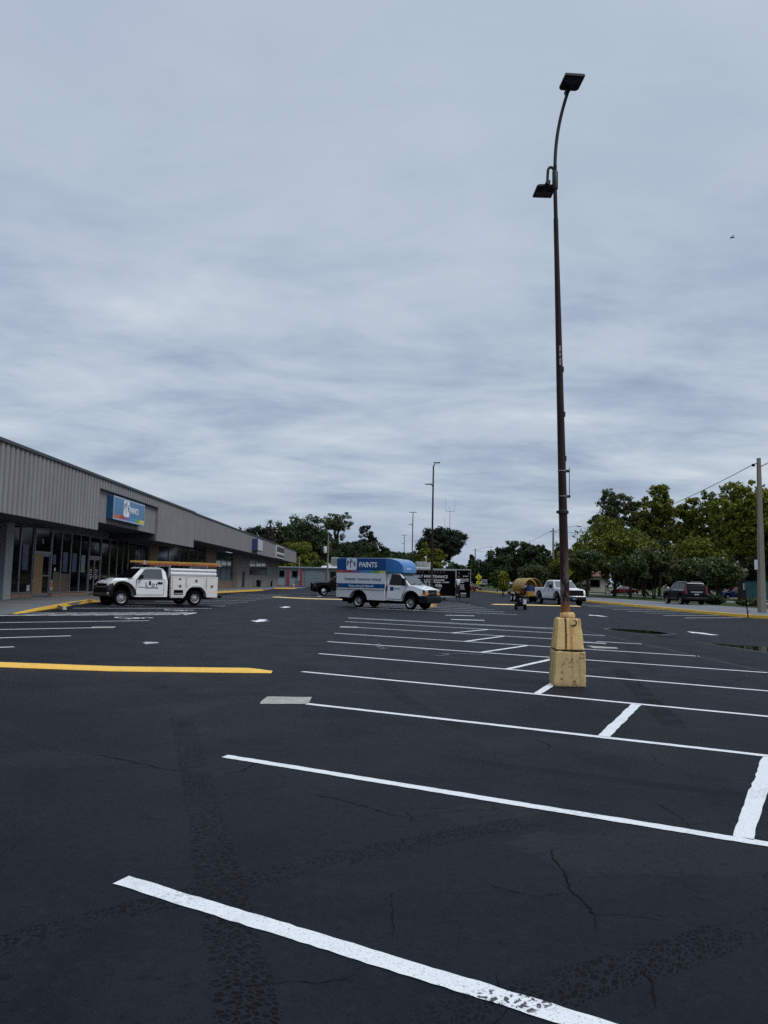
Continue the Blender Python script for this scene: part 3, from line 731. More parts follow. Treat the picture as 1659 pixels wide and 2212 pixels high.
# signs on the fascia
def ppg_logo(parent, loc, rot, s, m_plate, m_letter):
    """rounded plate with three stepped letters, s = plate width; plate lies in local xy"""
    b = MB(); w_, h_, r_ = s/2, s*.47, s*.13; P = []
    for cx, cy, a0 in ((w_-r_, h_-r_, 0), (-w_+r_, h_-r_, 90), (-w_+r_, -h_+r_, 180), (w_-r_, -h_+r_, 270)):
        P += [(cx+r_*cos(radians(a0+k*18)), cy+r_*sin(radians(a0+k*18))) for k in range(6)]
    b.extr(P, 0, .008)
    o = b.build('logo_plate', m_plate, parent, loc); o.rotation_euler = rot
    def glyph(kind, x, y0, h):
        g = MB(); st = s*.085; r2 = s*.125
        def arc(cx, cy, a0, a1, r_o):
            n = 14
            vs = []
            for k in range(n+1):
                a = radians(a0+(a1-a0)*k/n)
                vs += [(cx+r_o*cos(a), cy+r_o*sin(a), 0), (cx+(r_o-st)*cos(a), cy+(r_o-st)*sin(a), 0)]
            g.add(vs, [(2*k, 2*k+1, 2*k+3, 2*k+2) for k in range(n)])
        if kind == 'p':
            g.add([(x, y0, 0), (x+st, y0, 0), (x+st, y0+h, 0), (x, y0+h, 0)], [(0, 1, 2, 3)])
            arc(x+st*.5+r2*.6, y0+h-r2, 150, -150, r2)
        else:
            arc(x+r2, y0+h-r2*1.05, 40, 330, r2*1.05)
            g.add([(x+r2, y0+h-r2*1.2, 0), (x+2*r2, y0+h-r2*1.2, 0), (x+2*r2, y0+h-r2*1.2-st, 0), (x+r2, y0+h-r2*1.2-st, 0)], [(0, 1, 2, 3)])
            g.add([(x+2*r2-st, y0-.0, 0), (x+2*r2, y0, 0), (x+2*r2, y0+h-r2*1.2, 0), (x+2*r2-st, y0+h-r2*1.2, 0)], [(0, 1, 2, 3)])
            arc(x+r2, y0+r2*.35, 200, 350, r2*.95)
        g.v = [Vector((v.x, v.y, .012)) for v in g.v]
        q = g.build('logo_letter', m_letter, o)
    glyph('p', -s*.43, -s*.13, s*.42); glyph('p', -s*.14, -s*.30, s*.70); glyph('g', s*.16, -s*.10, s*.34)
    return o
RS = (pi/2, 0, pi/2)   # writing that faces the car park from the shops
def shop_sign(name, label, s0, s1, c0, c1, z0, z1, m_side):
    t_ = thing(name, label, 'sign', BP((s0+s1)/2, (c0+c1)/2, z0), -BR_)
    b = MB(); b.box((c0-c1)/2, (c1-c0)/2-.02, (s0-s1)/2, (s1-s0)/2, 0, z1-z0); b.build('cabinet', m_side, t_, bevel=.015)
    return t_, (c1-c0)/2, (s1-s0)/2, z1-z0
M['sign_side'] = mat('sign_cabinet_blue', (.012, .07, .16), .4, var=.1)
M['sign_face'] = mat('sign_face_blue', (.035, .135, .31), .3, var=.08, scale=1)
M['sign_edge'] = mat('sign_retainer', (.30, .40, .52), .4, .2, var=.05)
sg, cx_, hy, hz = shop_sign('shop_sign', 'blue lit-box PAINTS sign with a rainbow strip on the ribbed grey fascia', 40.95, 46.45, -14.36, -13.98, 4.58, 5.84, M['sign_side'])
b = MB(); e = .09
b.box(cx_-.018, cx_+.012, -hy, hy, 0, e).box(cx_-.018, cx_+.012, -hy, hy, hz-e, hz).box(cx_-.018, cx_+.012, -hy, -hy+e, e, hz-e).box(cx_-.018, cx_+.012, hy-e, hy, e, hz-e); b.build('retainer', M['sign_edge'], sg)
b = MB(); b.box(cx_-.018, cx_, -hy+e, hy-e, e, hz-e); fc = b.build('sign_face', M['sign_face'], sg)
names = ['orange', 'red', 'purple', 'sky', 'green', 'yellow']
for i, n_ in enumerate(names):
    a = -hy+e+i*(2*hy-2*e)/6; q = a+(2*hy-2*e)/6; h_ = .21
    b = MB(); b.poly([(cx_+.003, a, e), (cx_+.003, q, e), (cx_+.003, min(q+.12, hy-e), e+h_), (cx_+.003, a+(.12 if i else 0), e+h_)]); b.build('colour_stripe', M['st_'+n_], sg)
ppg_logo(sg, (cx_+.002, -.62, .73), RS, .98, M['st_white'], M['sign_face'])
text('PAINTS', .47, M['st_white'], sg, (cx_+.008, .0, .55), RS, sx=1.02, bold=.012)
M['s2side'] = mat('sign_cabinet_indigo', (.03, .04, .13), .5, var=.1); M['s2face'] = mat('sign_face_white', (.46, .47, .50), .4, var=.1, scale=3)
sg2, cx_, hy, hz = shop_sign('shop_sign', 'small white box sign with a blue side, halfway along the smooth grey fascia', 90.0, 93.9, -14.38, -13.7, 4.85, 6.22, M['s2side'])
b = MB(); b.box(cx_-.018, cx_, -hy+.05, hy-.05, .05, hz-.05); b.build('sign_face', M['s2face'], sg2)
b = MB()
for z_, a, q in ((1.05, -1.6, .9), (.86, -1.3, 1.3), (.62, -1.6, -.6), (.62, -.4, 1.2), (.4, -1.5, 1.0)): b.box(cx_, cx_+.006, a, q, z_, z_+.07)
b.build('faded_lettering', M['grey_ink'], sg2)
M['s3frame'] = mat('white_sign_frame', (.50, .51, .52), .5, var=.05)
sg3, cx_, hy, hz = shop_sign('shop_sign', 'white framed sign with black panels near the far end of the fascia', 111.1, 120.5, -14.38, -14.2, 4.62, 6.45, M['s3frame'])
b = MB(); b.box(cx_-.02, cx_+.01, -hy+.5, hy-.1, .92, 1.68).box(cx_-.02, cx_+.01, -hy+.5, hy-.1, .2, .55); b.build('black_panel', M['ink'], sg3)
b = MB()
b.box(cx_+.01, cx_+.016, -hy+1.0, hy-1.2, .68, .80)
b.build('faded_lettering', M['grey_ink'], sg3)
# small things on the far pavement
def at_b(s, c, z): return BP(s, c, z)
bn_ = thing('waste_bin', 'black waste bin on the pavement below the far shop window', 'bin', at_b(109, -16.3, .28))
b = MB(); b.lathe([(.0, 0), (.27, 0), (.33, .8), (.35, .82), (.35, .9), (0, .9)], (0, 0, 0), 'z', 14); b.build('bin_body', M['plastic'], bn_, smooth=True)
b = MB(); b.lathe([(.36, .9), (.34, 1.0), (.1, 1.08), (0, 1.08)], (0, 0, 0), 'z', 14); b.build('lid', M['plastic'], bn_, smooth=True)
ac_ = thing('bicycle_rack', 'low dark rack against the grey wall beside the far corner', 'rack', at_b(124, -16.5, .25))
b = MB()
for k in range(4): b.tube([(0, k*.55-.8, 0), (0, k*.55-.8, .9), (0, k*.55-.5, .95), (0, k*.55-.45, 0)], .03, 6)
b.tube([(0, -.9, .08), (0, 1.3, .08)], .03, 6); b.build('rail', M['chassis'], ac_)
# ---------------- metal building across the end of the lot
M['shed'] = stucco('pale_blue_grey_shed', (.235, .275, .31), .2); M['shed_red'] = mat('red_pilaster', (.22, .03, .045), .6, var=.15, scale=2)
M['shed_door'] = mat('roller_door', (.15, .185, .205), .55, var=.08, scale=2); M['shed_trim'] = mat('shed_eave', (.10, .12, .12), .6, var=.1); M['shed_roof'] = mat('pale_metal_roof', (.55, .56, .57), .5, .2, var=.06, scale=.5)
YS = 158.8
sh = thing('storage_shed', 'low pale grey storage building with red pilasters and a roller door across the far end', 'building', (0, YS, 0))
b = MB(); b.box(-30, 9, .2, 16, -.1, 3.9); b.build('wall', M['shed'], sh)
b = MB(); b.frust(-30.4, 9.4, -.25, 16.4, 4.05, 4.1, .02, .02); b.add([(-7.5, .3, 4.1), (9.4, .3, 4.1), (9.4, 14, 5.3), (-7.5, 14, 5.3), (-7.5, 14, 4.1), (9.4, 14, 4.1)], [(0, 1, 2, 3), (3, 2, 5, 4), (0, 3, 4), (1, 5, 2)]); b.build('roof', M['shed_roof'], sh)
b = MB(); b.box(-30.3, 9.3, -.22, .19, 3.8, 4.06); b.build('eave_trim', M['shed_trim'], sh)
def xs(px): return (592.5+px*.08598-774)/1661*YS
for a, q in ((78, 112), (360, 428), (680, 748), (1345, 1385), (1700, 1760)):
    b = MB(); b.box(xs(a), xs(q), -.12, .197, .05, 3.6); b.build('pilaster', M['shed_red'], sh)
for a, q in ((168, 306), (486, 626), (1440, 1590), (1830, 1990)):
    b = MB(); b.box(xs(a), xs(q), .05, .19, 2.0, 3.35); wq = b.build('window', M['shed_trim'], sh)
    b = MB(); b.box(xs(a)+.06, xs(q)-.06, .03, .045, 2.06, 3.29); b.build('pane', M['shopglass'], wq)
rd = MB()
for k in range(11): rd.box(xs(808), xs(1258), .03+.02*(k % 2), .19, .02+k*.30, .31+k*.30)
rdo = rd.build('roller_door', M['shed_door'], sh)
b = MB(); b.box(xs(800), xs(1268), .0, .02, 3.33, 3.42); b.build('door_frame', M['shed_trim'], rdo)
b = MB(); b.tube([(xs(665), -.2, 0), (xs(665), -.2, 6.2)], .07, 8); b.box(xs(640), xs(690), -.4, -.1, 1.2, 2.2); b.build('conduit_mast', M['grey_trim'], sh)
for x_, label in ((-4.75, 'grey boxy rooftop unit behind the storage building roof'),):
    u = thing('rooftop_unit', label, 'air conditioner', (x_, YS+5, 4.5)); b = MB(); b.box(-.75, .75, -.8, .8, 0, 1.9); b.build('casing', M['grey_trim'], u, bevel=.04)
    b = MB(); [b.box(-.6, .6, -.83, -.8, .25+k*.2, .33+k*.2) for k in range(7)]; b.build('grille', M['coping'], u)
# ------------------------------------------------------------------ vehicles (x forward, z up, origin on the ground midway between axles)
def arc(cx, cz, r, a0, a1, n=9, rz=None):
    return [(cx+r*cos(radians(a0+(a1-a0)*k/n)), cz+(rz or r)*sin(radians(a0+(a1-a0)*k/n))) for k in range(n+1)]
def wheel(parent, x, y, r, wd, side, rim_m, holes=8, rim_r=.62, dual=False):
    """tyre > rim; side=+1 outer face looks to +y"""
    b = MB(); h = wd/2
    prof = [(r*rim_r, -h*.8), (r*.8, -h), (r*.95, -h*.92), (r, -h*.6), (r, h*.6), (r*.95, h*.92), (r*.8, h), (r*rim_r, h*.8), (r*rim_r*.97, 0), (r*rim_r, -h*.8)]
    b.lathe(prof, (0, 0, 0), 'y', 28)
    w_ = b.build('wheel', M['rubber'], parent, (x, y, r), smooth=True)
    b = MB(); f = side*h
    b.lathe([(0, f*.75), (r*.13, f*.75), (r*.15, f*.5), (r*.5*rim_r/.62, f*.3), (r*.55*rim_r/.62, f*.62), (r*rim_r*.99, f*.8), (r*rim_r*1.02, f*.86), (r*rim_r*.98, f*.4)], (0, 0, 0), 'y', 28)
    rm = b.build('rim', rim_m, w_, smooth=True)
    b = MB()
    for k in range(holes):
        a = 2*pi*k/holes; c_ = Vector((cos(a)*r*.40*rim_r/.62, f*.47, sin(a)*r*.40*rim_r/.62)); rr_ = r*.085
        b.add([(c_.x+rr_*cos(q), c_.y+side*.012*(1 if 1 else 0), c_.z+rr_*sin(q)) for q in [j*pi/4 for j in range(8)]], [tuple(range(8))])
    b.build('rim_openings', M['chassis'], rm)
    return w_
def quad_on(parent, name, m, pts, th=.006, out=(0, 1, 0), bevel=0):
    """a thin plate with the given outline, thickened along out"""
    b = MB(); o = Vector(out)*th; n = len(pts)
    vs = [Vector(p) for p in pts]+[Vector(p)+o for p in pts]
    fs = [tuple(range(n)), tuple(range(2*n-1, n-1, -1))]+[(i, n+i, n+(i+1) % n, (i+1) % n) for i in range(n)]
    b.add(vs, fs); return b.build(name, m, parent)
def both(fn):
    for s in (1, -1): fn(s)

# ---- generic pickup front: body, cab, glass
def cab_shell(root, m, prof, belt, roof, hw0, hw1):
    b = MB(); b.prism(prof, 0, 0, lambda x, z: hw0 if z <= belt else hw0+(hw1-hw0)*(z-belt)/(roof-belt))
    return b.build('cab', m, root, bevel=.035)
def side_y(z, belt, roof, hw0, hw1): return hw0 if z <= belt else hw0+(hw1-hw0)*(z-belt)/(roof-belt)

# ---- utility truck: regular cab, service body, conduit tubes, ladder
def utility_truck():
    R_ = thing('utility_truck', 'white utility truck with an orange ladder and white pipes over its service body', 'truck', (-10.2, 38.92, zg(-10.1)), radians(180+39.5), scale=.955)
    xf, xr, r = 2.0, -2.0, .385
    P = [(2.93, .72), (2.95, 1.06), (2.86, 1.17), (2.35, 1.26), (1.5, 1.32), (-.38, 1.33), (-.40, .46), (1.30, .46)]+[(1.36, .55)]+arc(xf, .5, .60, 12, 168, 9, .56)[0:0]
    fr = [(2.60, .62)]
    body = [(-.42, 1.32), (-.42, .44), (1.34, .44)]+[(x, z) for x, z in arc(xf, .52, .62, 188-8, 0, 10, .60)]+[(2.66, .70), (2.90, .72), (2.93, 1.04), (2.84, 1.15), (2.3, 1.27), (1.25, 1.335)]
    b = MB(); b.prism(body, 0, 0, lambda x, z: .93-.10*max(0, (x-2.3)/.6)); b.build('body', M['white_paint'], R_, bevel=.03)
    cabp = [(-.42, 1.325), (-.36, 1.72), (-.22, 1.90), (.0, 1.955), (.78, 1.95), (.95, 1.90), (1.52, 1.36), (1.30, 1.325)]
    hw = lambda x, z: .90-.20*(z-1.32)/.63
    b = MB(); b.prism(cabp, 0, 0, hw); b.build('cab', M['white_paint'], R_, bevel=.04)
    b = MB(); b.prism([(1.2, 1.33), (2.5, 1.245), (2.86, 1.13), (2.86, 1.12), (1.2, 1.3)], 0, 0, lambda x, z: .74); b.frust(1.35, 2.4, -.55, .55, 1.25, 1.375, .25, .1); b.build('hood', M['white_paint'], R_, bevel=.02)
    # glass
    def sidewin(s):
        pts = [(-.16, 1.365), (1.22, 1.365), (.80, 1.83), (.66, 1.865), (-.12, 1.865)]
        quad_on(R_, 'side_window', M['glass_pale'] if s < 0 else M['glass_pale'], [(x, s*(hw(x, z)+.002), z) for x, z in pts], .008, (0, s, 0))
        d = quad_on(R_, 'door', M['white_paint'], [(x, s*.931, z) for x, z in ((-.20, .56), (1.28, .56), (1.26, 1.31), (-.20, 1.31))], .012, (0, s, 0))
        quad_on(d, 'door_seam', M['chassis'], [(x, s*.931, z) for x, z in ((-.225, .535), (1.305, .535), (1.285, 1.335), (-.225, 1.335))], .004, (0, s, 0))
        quad_on(d, 'door_handle', M['plastic'], [(x, s*.943, z) for x, z in ((-.12, 1.11), (.14, 1.11), (.14, 1.21), (-.12, 1.21))], .03, (0, s, 0))
        quad_on(d, 'side_trim', M['ink'], [(x, s*.944, z) for x, z in ((.82, .925), (1.2, .925), (1.2, .955), (.82, .955))], .005, (0, s, 0))
        b = MB(); b.box(1.02, 1.16, min(s*.95, s*1.2), max(s*.95, s*1.2), 1.35, 1.56); b.build('mirror', M['plastic'], R_, bevel=.03)
        fl = arc(xf, .52, .62, 178, 4, 14, .60); fo = arc(xf, .52, .74, 178, 4, 14, .71)
        quad_on(R_, 'fender_flare', M['plastic'], [(x, s*.925, z) for x, z in fo+fl[::-1]], .05, (0, s, 0))
        return d
    dl = sidewin(1); sidewin(-1)
    # door emblem: block letters and two small lines
    tx = (pi/2, 0, pi)
    text('L', .30, M['ink'], dl, (.80, .946, .98), tx, sx=.8, bold=.012); quad_on(dl, 'emblem_block', M['ink'], [(x, .944, z) for x, z in ((.62, 1.04), (.5, 1.04), (.5, 1.25), (.62, 1.25))], .004)
    text('D', .22, M['ink'], dl, (.47, .946, .97), tx, sx=1.1, bold=.008); text('T', .22, M['ink'], dl, (.25, .946, .97), tx, sx=.9, bold=.008)
    b = MB()
    for z_, n in ((.915, 9), (.87, 9)):
        for k in range(n): b.box(.80-k*.078-.055, .80-k*.078, .944, .948, z_, z_+.032)
    b.build('small_print', M['ink'], dl)
    quad_on(R_, 'windscreen', M['glass'], [(1.50, -.84, 1.385), (1.50, .84, 1.385), (.98, .72, 1.885), (.98, -.72, 1.885)], .012, (.7, 0, .7))
    quad_on(R_, 'rear_window', M['glass'], [(-.405, -.6, 1.4), (-.405, .6, 1.4), (-.33, .55, 1.8), (-.33, -.55, 1.8)], .012, (-1, 0, .1))
    # face
    b = MB(); b.box(2.84, 2.955, -.60, .60, .76, 1.10); g = b.build('grille', M['plastic'], R_, bevel=.02)
    b = MB(); b.box(2.95, 2.975, -.58, .58, .90, .96); b.build('grille_bar', M['grey_trim'], g)
    def lamp(s):
        b = MB(); b.prism([(2.5, .84), (2.5, 1.13), (2.80, 1.11), (2.95, 1.0), (2.95, .80)], min(s*.60, s*.90), max(s*.60, s*.90)); b.build('headlight', M['lamp_dark'], R_, bevel=.02)
        b = MB(); b.box(2.70, 2.965, min(s*.62, s*.875), max(s*.62, s*.875), .98, 1.06); b.build('headlight_reflector', M['lamp'], R_)
    both(lamp)
    b = MB(); b.prism([(2.55, .46), (2.98, .42), (3.06, .50), (3.06, .80), (2.98, .82), (2.55, .80)], 0, 0, lambda x, z: .94-.06*max(0, (x-2.9)/.15)); b.build('front_bumper', M['plastic'], R_, bevel=.03)
    b = MB(); b.box(2.60, 3.07, -.91, .91, .50, .68); b.build('bumper_bar', M['rim_dark'], R_, bevel=.04)
    # service body
    x0, x1 = -.58, -3.30; yb = .98
    sb = [(x0, 1.52), (x0, .40), (-1.30, .40)]+arc(xr, .47, .62, 0, 180, 12, .56)+[(-2.72, .40), (x1, .40), (x1, 1.52)]
    b = MB(); b.prism(sb, -yb, yb); sv = b.build('service_body', M['cream_paint'], R_, bevel=.02)
    def doors(s):
        for n_, pts in (('locker_door', [(-.66, .46), (-1.34, .46), (-1.38, .8), (-1.38, 1.47), (-.66, 1.47)]), ('locker_door', [(-1.44, .98), (-2.56, .98), (-2.56, 1.47), (-1.44, 1.47)]), ('locker_door', [(-2.62, .44), (-3.24, .44), (-3.24, 1.47), (-2.62, 1.47)])):
            dd_ = quad_on(sv, n_, M['cream_paint'], [(x, s*(yb+.001), z) for x, z in pts], .014, (0, s, 0))
            cxm, czm = sum(p[0] for p in pts)/len(pts), sum(p[1] for p in pts)/len(pts)
            quad_on(dd_, 'door_seam', M['rim_dark'], [(x+(.015 if x > cxm else -.015), s*(yb+.001), z+(.015 if z > czm else -.015)) for x, z in pts], .005, (0, s, 0))
            xm = sum(p[0] for p in pts)/len(pts)
            quad_on(dd_, 'latch', M['rim_dark'], [(x, s*(yb+.015), z) for x, z in ((xm-.07, 1.23 if xm < -1.4 and xm > -2.6 else .95), (xm+.07, 1.23 if xm < -1.4 and xm > -2.6 else .95), (xm+.07, 1.37 if xm < -1.4 and xm > -2.6 else 1.08), (xm-.07, 1.37 if xm < -1.4 and xm > -2.6 else 1.08))], .012, (0, s, 0))
        b = MB()
        for k in range(34): b.box(-.72-k*.075, -.70-k*.075, min(s*(yb+.016), s*(yb+.022)), max(s*(yb+.016), s*(yb+.022)), 1.07, 1.085)
        b.build('rivets', M['grey_trim'], sv)
        hx = quad_on(sv, 'vent_recess', M['chassis'], [(x, s*(yb+.016), z) for x, z in ((-.74, .56), (-1.26, .56), (-1.26, .82), (-.74, .82))], .004, (0, s, 0))
        quad_on(hx, 'recess_shelf', M['grey_trim'], [(x, s*(yb+.021), z) for x, z in ((-.78, .60), (-1.22, .60), (-1.22, .66), (-.78, .66))], .02, (0, s, 0))
        b = MB(); b.lathe([(0, s*.02), (.075, s*.02), (.08, 0)], (-1.55, s*yb, .86), 'y', 14); b.build('filler_cap', M['plastic'], sv)
        quad_on(sv, 'dark_corner_decal', M['ink'], [(x, s*(yb+.003), z) for x, z in ((-2.28, .88), (-2.56, .88), (-2.56, .62))], .004, (0, s, 0))
        quad_on(sv, 'red_reflector', M['red_lens'], [(x, s*(yb+.016), z) for x, z in ((-1.0, 1.34), (-1.13, 1.34), (-1.13, 1.42), (-1.0, 1.42))], .006, (0, s, 0))
        quad_on(sv, 'wheel_arch_rim', M['cream_paint'], [(x, s*(yb+.001), z) for x, z in arc(xr, .47, .70, 4, 176, 14, .64)+arc(xr, .47, .62, 176, 4, 14, .56)], .03, (0, s, 0))
    both(doors)
    b = MB(); b.box(-3.55, -3.3, -.95, .95, .40, .52); b.build('rear_bumper', M['chassis'], R_, bevel=.02)
    def tails(s):
        b = MB(); b.box(-3.33, -3.30, min(s*.80, s*.93), max(s*.80, s*.93), .75, 1.05); b.build('tail_light', M['red_lens'], R_)
    both(tails)
    for i, (z_, rr_) in enumerate(((1.65, .115), (1.85, .088))):
        b = MB(); b.cyl((-.56, .83, z_), (-3.22, .83, z_), rr_, seg=16); b.cyl((-.55, .83, z_), (-.62, .83, z_), rr_*1.08, seg=16); b.build('pipe_carrier', M['box_white'], R_, smooth=True)
    b = MB()
    for x_ in (-.50, -2.62):
        for s in (-.86, .86): b.box(x_-.03, x_+.03, s-.03, s+.03, 1.5, 2.02)
        b.box(x_-.03, x_+.03, -.95, .95, 2.02, 2.08)
    b.box(-.56, -.44, -.8, .8, 1.35, 1.52); b.build('ladder_rack', M['grey_trim'], R_)
    b = MB(); b.box(-3.1, .9, -.86, .86, .34, .48); b.box(-2.6, 2.7, -.42, .42, .28, .60); b.box(-.58, -.42, -.8, .8, .48, 1.5); b.box(1.3, 2.68, -.6, .6, .45, 1.1); b.box(-2.62, -1.38, -.7, .7, .4, 1.05); b.build('chassis', M['chassis'], R_)
    for x_ in (xf, xr):
        for s in (1, -1): wheel(R_, x_, s*.82, r, .25, s, M['rim'], 8)
    # extension ladder: a thing that rests on the rack
    lad = thing('ladder', 'yellow and orange extension ladder lying on the white utility truck', 'ladder', R_.location+Vector((0, 0, 2.09*.955)), R_.rotation_euler.z, scale=.955)
    M['lad_y'] = mat('ladder_yellow', (.42, .25, .03), .5, var=.2, scale=4); M['lad_o'] = mat('ladder_orange', (.36, .06, .016), .5, var=.25, scale=4)
    b = MB(); b.box(-3.42, 1.45, .86, .90, .10, .185); b.box(-3.42, 1.45, .44, .48, .10, .185); b.build('fly_rail', M['lad_y'], lad)
    b = MB(); b.box(-3.5, .95, .87, .91, .0, .08); b.box(-3.5, .95, .43, .47, .0, .08); b.build('base_rail', M['lad_o'], lad)
    b = MB()
    for k in range(16): b.cyl((1.3-k*.305, .44, .15), (1.3-k*.305, .90, .15), .018, seg=6)
    for k in range(14): b.box(.85-k*.32, .88-k*.32, .41, .93, .02, .07)
    b.build('rungs', M['alu'], lad)
    b = MB(); b.box(-3.36, -3.48, .84, .93, .0, .1); b.box(.82, .95, .86, .92, .0, .21); b.build('ladder_foot', M['alu'], lad)
    for o in list(R_.children)+[q for c_ in R_.children for q in c_.children]:     # short nose
        if o.type == 'MESH' and o.name.split('.')[0] not in ('wheel', 'rim', 'rim_openings', 'lettering'):
            for v in o.data.vertices:
                if v.co.x > 2.25: v.co.x = 2.25+(v.co.x-2.25)*.62
    return R_
utility_truck()

# ---- delivery van with a box body
def box_van():
    hd = atan2(-.552, .834)
    c = Vector((3.13, 44.35, 0))-Vector((cos(hd), sin(hd), 0))*1.78+Vector((-sin(hd), cos(hd), 0))*.86
    R_ = thing('delivery_van', 'white and blue box van lettered PAINTS parked across the bays', 'van', c, hd)
    xf, xr, r = 1.78, -1.78, .375; yb = 1.02; hw0 = .95
    # box side with the rounded nose over the cab; z 0.62 to 2.9
    ztop, zs = 2.93, 2.19
    prof = [(-3.36, .60), (-3.36, ztop), (.35, ztop), (.95, ztop-.02), (1.35, ztop-.12), (1.62, 2.62), (1.78, 2.32), (1.80, 2.19), (.20, 2.17), (.10, 2.0), (.10, .50), (-1.10, .50)]+arc(xr, .55, .60, 0, 180, 11, .50)+[(-2.42, .60)]
    low = [(-3.36, .58), (-3.36, 1.14), (.10, 1.14), (.10, .46), (-1.10, .46)]+[(x, z) for x, z in arc(xr, .50, .64, 4, 176, 12, .54)]+[(-2.5, .58)]
    b = MB(); b.prism(low, -yb, yb); b.build('lower_body', M['box_white'], R_, bevel=.015)
    b = MB(); b.prism([(-3.36, 1.145), (-3.36, 2.19), (.10, 2.19), (.10, 1.145)], -yb, yb); b.build('white_panel', M['box_white'], R_, bevel=.012)
    b = MB(); b.prism([(-3.36, 2.195), (-3.36, ztop), (.12, ztop), (.12, 2.195)], -yb, yb); b.build('blue_panel', M['box_blue'], R_, bevel=.02)
    b = MB(); b.box(-3.34, .1, -.97, .97, ztop+.003, ztop+.02); b.build('roof', M['box_white'], R_)
    # nose: rounded visor tapering forwards
    vs, fs = [], []; secs = []
    N_ = 12
    for k in range(N_+1):
        a = k/N_*pi/2
        x = .125+1.06*sin(a); z = 2.30+(ztop-2.30)*cos(a)**.8 if k < N_ else 2.26
        hw = yb-.24*(x/1.18)**2
        secs.append((x, z, hw))
    for x, z, h_ in secs: vs += [(x, h_, z), (x, -h_, z), (x, -h_, 2.10), (x, h_, 2.10)]
    b = MB(); b.add(vs, [f for i in range(N_) for f in ((4*i, 4*i+1, 4*i+5, 4*i+4), (4*i+1, 4*i+2, 4*i+6, 4*i+5), (4*i+2, 4*i+3, 4*i+7, 4*i+6), (4*i+3, 4*i, 4*i+4, 4*i+7))]+[(0, 3, 2, 1), tuple(4*N_+q for q in range(4))])
    nz = b.build('nose_visor', M['visor_blue'], R_, bevel=.04)
    # side writing on both sides
    def livery(s):
        tx = (pi/2, 0, 0) if s < 0 else (pi/2, 0, pi)
        X = lambda u: -3.36+u*.93 if s < 0 else .10-u*.93      # u metres from the start of the writing direction
        y = s*(yb+.004)
        names = ['orange', 'red', 'purple', 'sky', 'green', 'yellow']; cuts = [0, .45, 1.2, 1.9, 2.62, 3.25, 3.72]
        for i, n_ in enumerate(names):
            a, q = cuts[i], cuts[i+1]
            quad_on(R_, 'colour_stripe', M['st_'+n_], [(X(a), y-s*.002, 2.06), (X(q), y-s*.002, 2.06), (X(min(q+.09, 3.72)), y-s*.002, 2.185), (X(a+(.09 if i else 0)), y-s*.002, 2.185)], .004, (0, s, 0))
        ppg_logo(R_, (X(1.17), y, 2.565), tx, .74, M['st_white'], M['box_blue'])
        text('PAINTS', .42, M['st_white'], R_, (X(1.74), y, 2.40), tx, sx=.93, bold=.010)
        text('Residential • Commercial • Industrial', .20, M['blue_ink'], R_, (X(.66), y, 1.62), tx, sx=.86, bold=.003)
        quad_on(R_, 'blue_band', M['box_blue'], [(X(0), y-s*.002, 1.165), (X(3.72), y-s*.002, 1.165), (X(3.72), y-s*.002, 1.42), (X(0), y-s*.002, 1.42)], .004, (0, s, 0))
        text('Because Every Job Matters®', .17, M['st_white'], R_, (X(.98), y+s*.003, 1.225), tx, sx=.9, bold=.002)
        b = MB(); b.box(-3.36, .10, min(s*yb, s*(yb+.03)), max(s*yb, s*(yb+.03)), 1.06, 1.10); b.build('rub_rail', M['alu'], R_)
        b = MB(); b.box(-3.34, -3.24, min(s*yb, s*(yb+.012)), max(s*yb, s*(yb+.012)), 1.25, 1.33); b.build('marker_lamp', M['amber'], R_)
    both(livery)
    # cab
    cabb = [(.12, 2.10), (.12, .48), (1.16, .46)]+arc(xf, .50, .60, 176, 4, 12, .58)+[(2.42, .52), (2.66, .55), (2.70, 1.05), (2.62, 1.16), (2.0, 1.33), (1.72, 1.38), (.98, 2.07), (.85, 2.10)]
    hwf = lambda x, z: (hw0-.10*max(0, (x-2.1)/.6)) if z <= 1.36 else hw0-.17*(z-1.36)/.75
    b = MB(); b.prism(cabb, 0, 0, hwf); b.build('cab', M['white_paint'], R_, bevel=.035)
    b = MB(); b.prism([(1.76, 1.385), (2.1, 1.345), (2.60, 1.19), (2.60, 1.15), (1.76, 1.3)], 0, 0, lambda x, z: .72); b.build('hood', M['white_paint'], R_, bevel=.03)
    quad_on(R_, 'windscreen', M['glass_pale'], [(1.72, -.83, 1.42), (1.72, .83, 1.42), (1.06, .72, 2.03), (1.06, -.72, 2.03)], .012, (.7, 0, .7))
    b = MB(); b.tube([(1.79, -.75, 1.41), (1.62, .0, 1.53)], .015, 5); b.tube([(1.79, .05, 1.41), (1.62, .75, 1.53)], .015, 5); b.build('wipers', M['plastic'], R_)
    def side(s):
        quad_on(R_, 'side_window', M['glass'], [(x, s*(hwf(x, z)+.002), z) for x, z in ((.34, 1.42), (1.52, 1.40), (1.0, 1.98), (.46, 2.0))], .008, (0, s, 0))
        d = quad_on(R_, 'door', M['white_paint'], [(x, s*(hw0+.001), z) for x, z in ((.22, .58), (1.15, .58), (1.28, .95), (1.58, 1.36), (.22, 1.36))], .010, (0, s, 0))
        quad_on(d, 'door_seam', M['chassis'], [(x, s*(hw0+.001), z) for x, z in ((.195, .555), (1.165, .555), (1.305, .94), (1.62, 1.385), (.195, 1.385))], .004, (0, s, 0))
        quad_on(d, 'door_handle', M['plastic'], [(x, s*(hw0+.012), z) for x, z in ((.16, 1.05), (.25, 1.05), (.25, 1.33), (.16, 1.33))], .02, (0, s, 0))
        tx = (pi/2, 0, 0) if s < 0 else (pi/2, 0, pi)
        x0 = .42 if s < 0 else .66
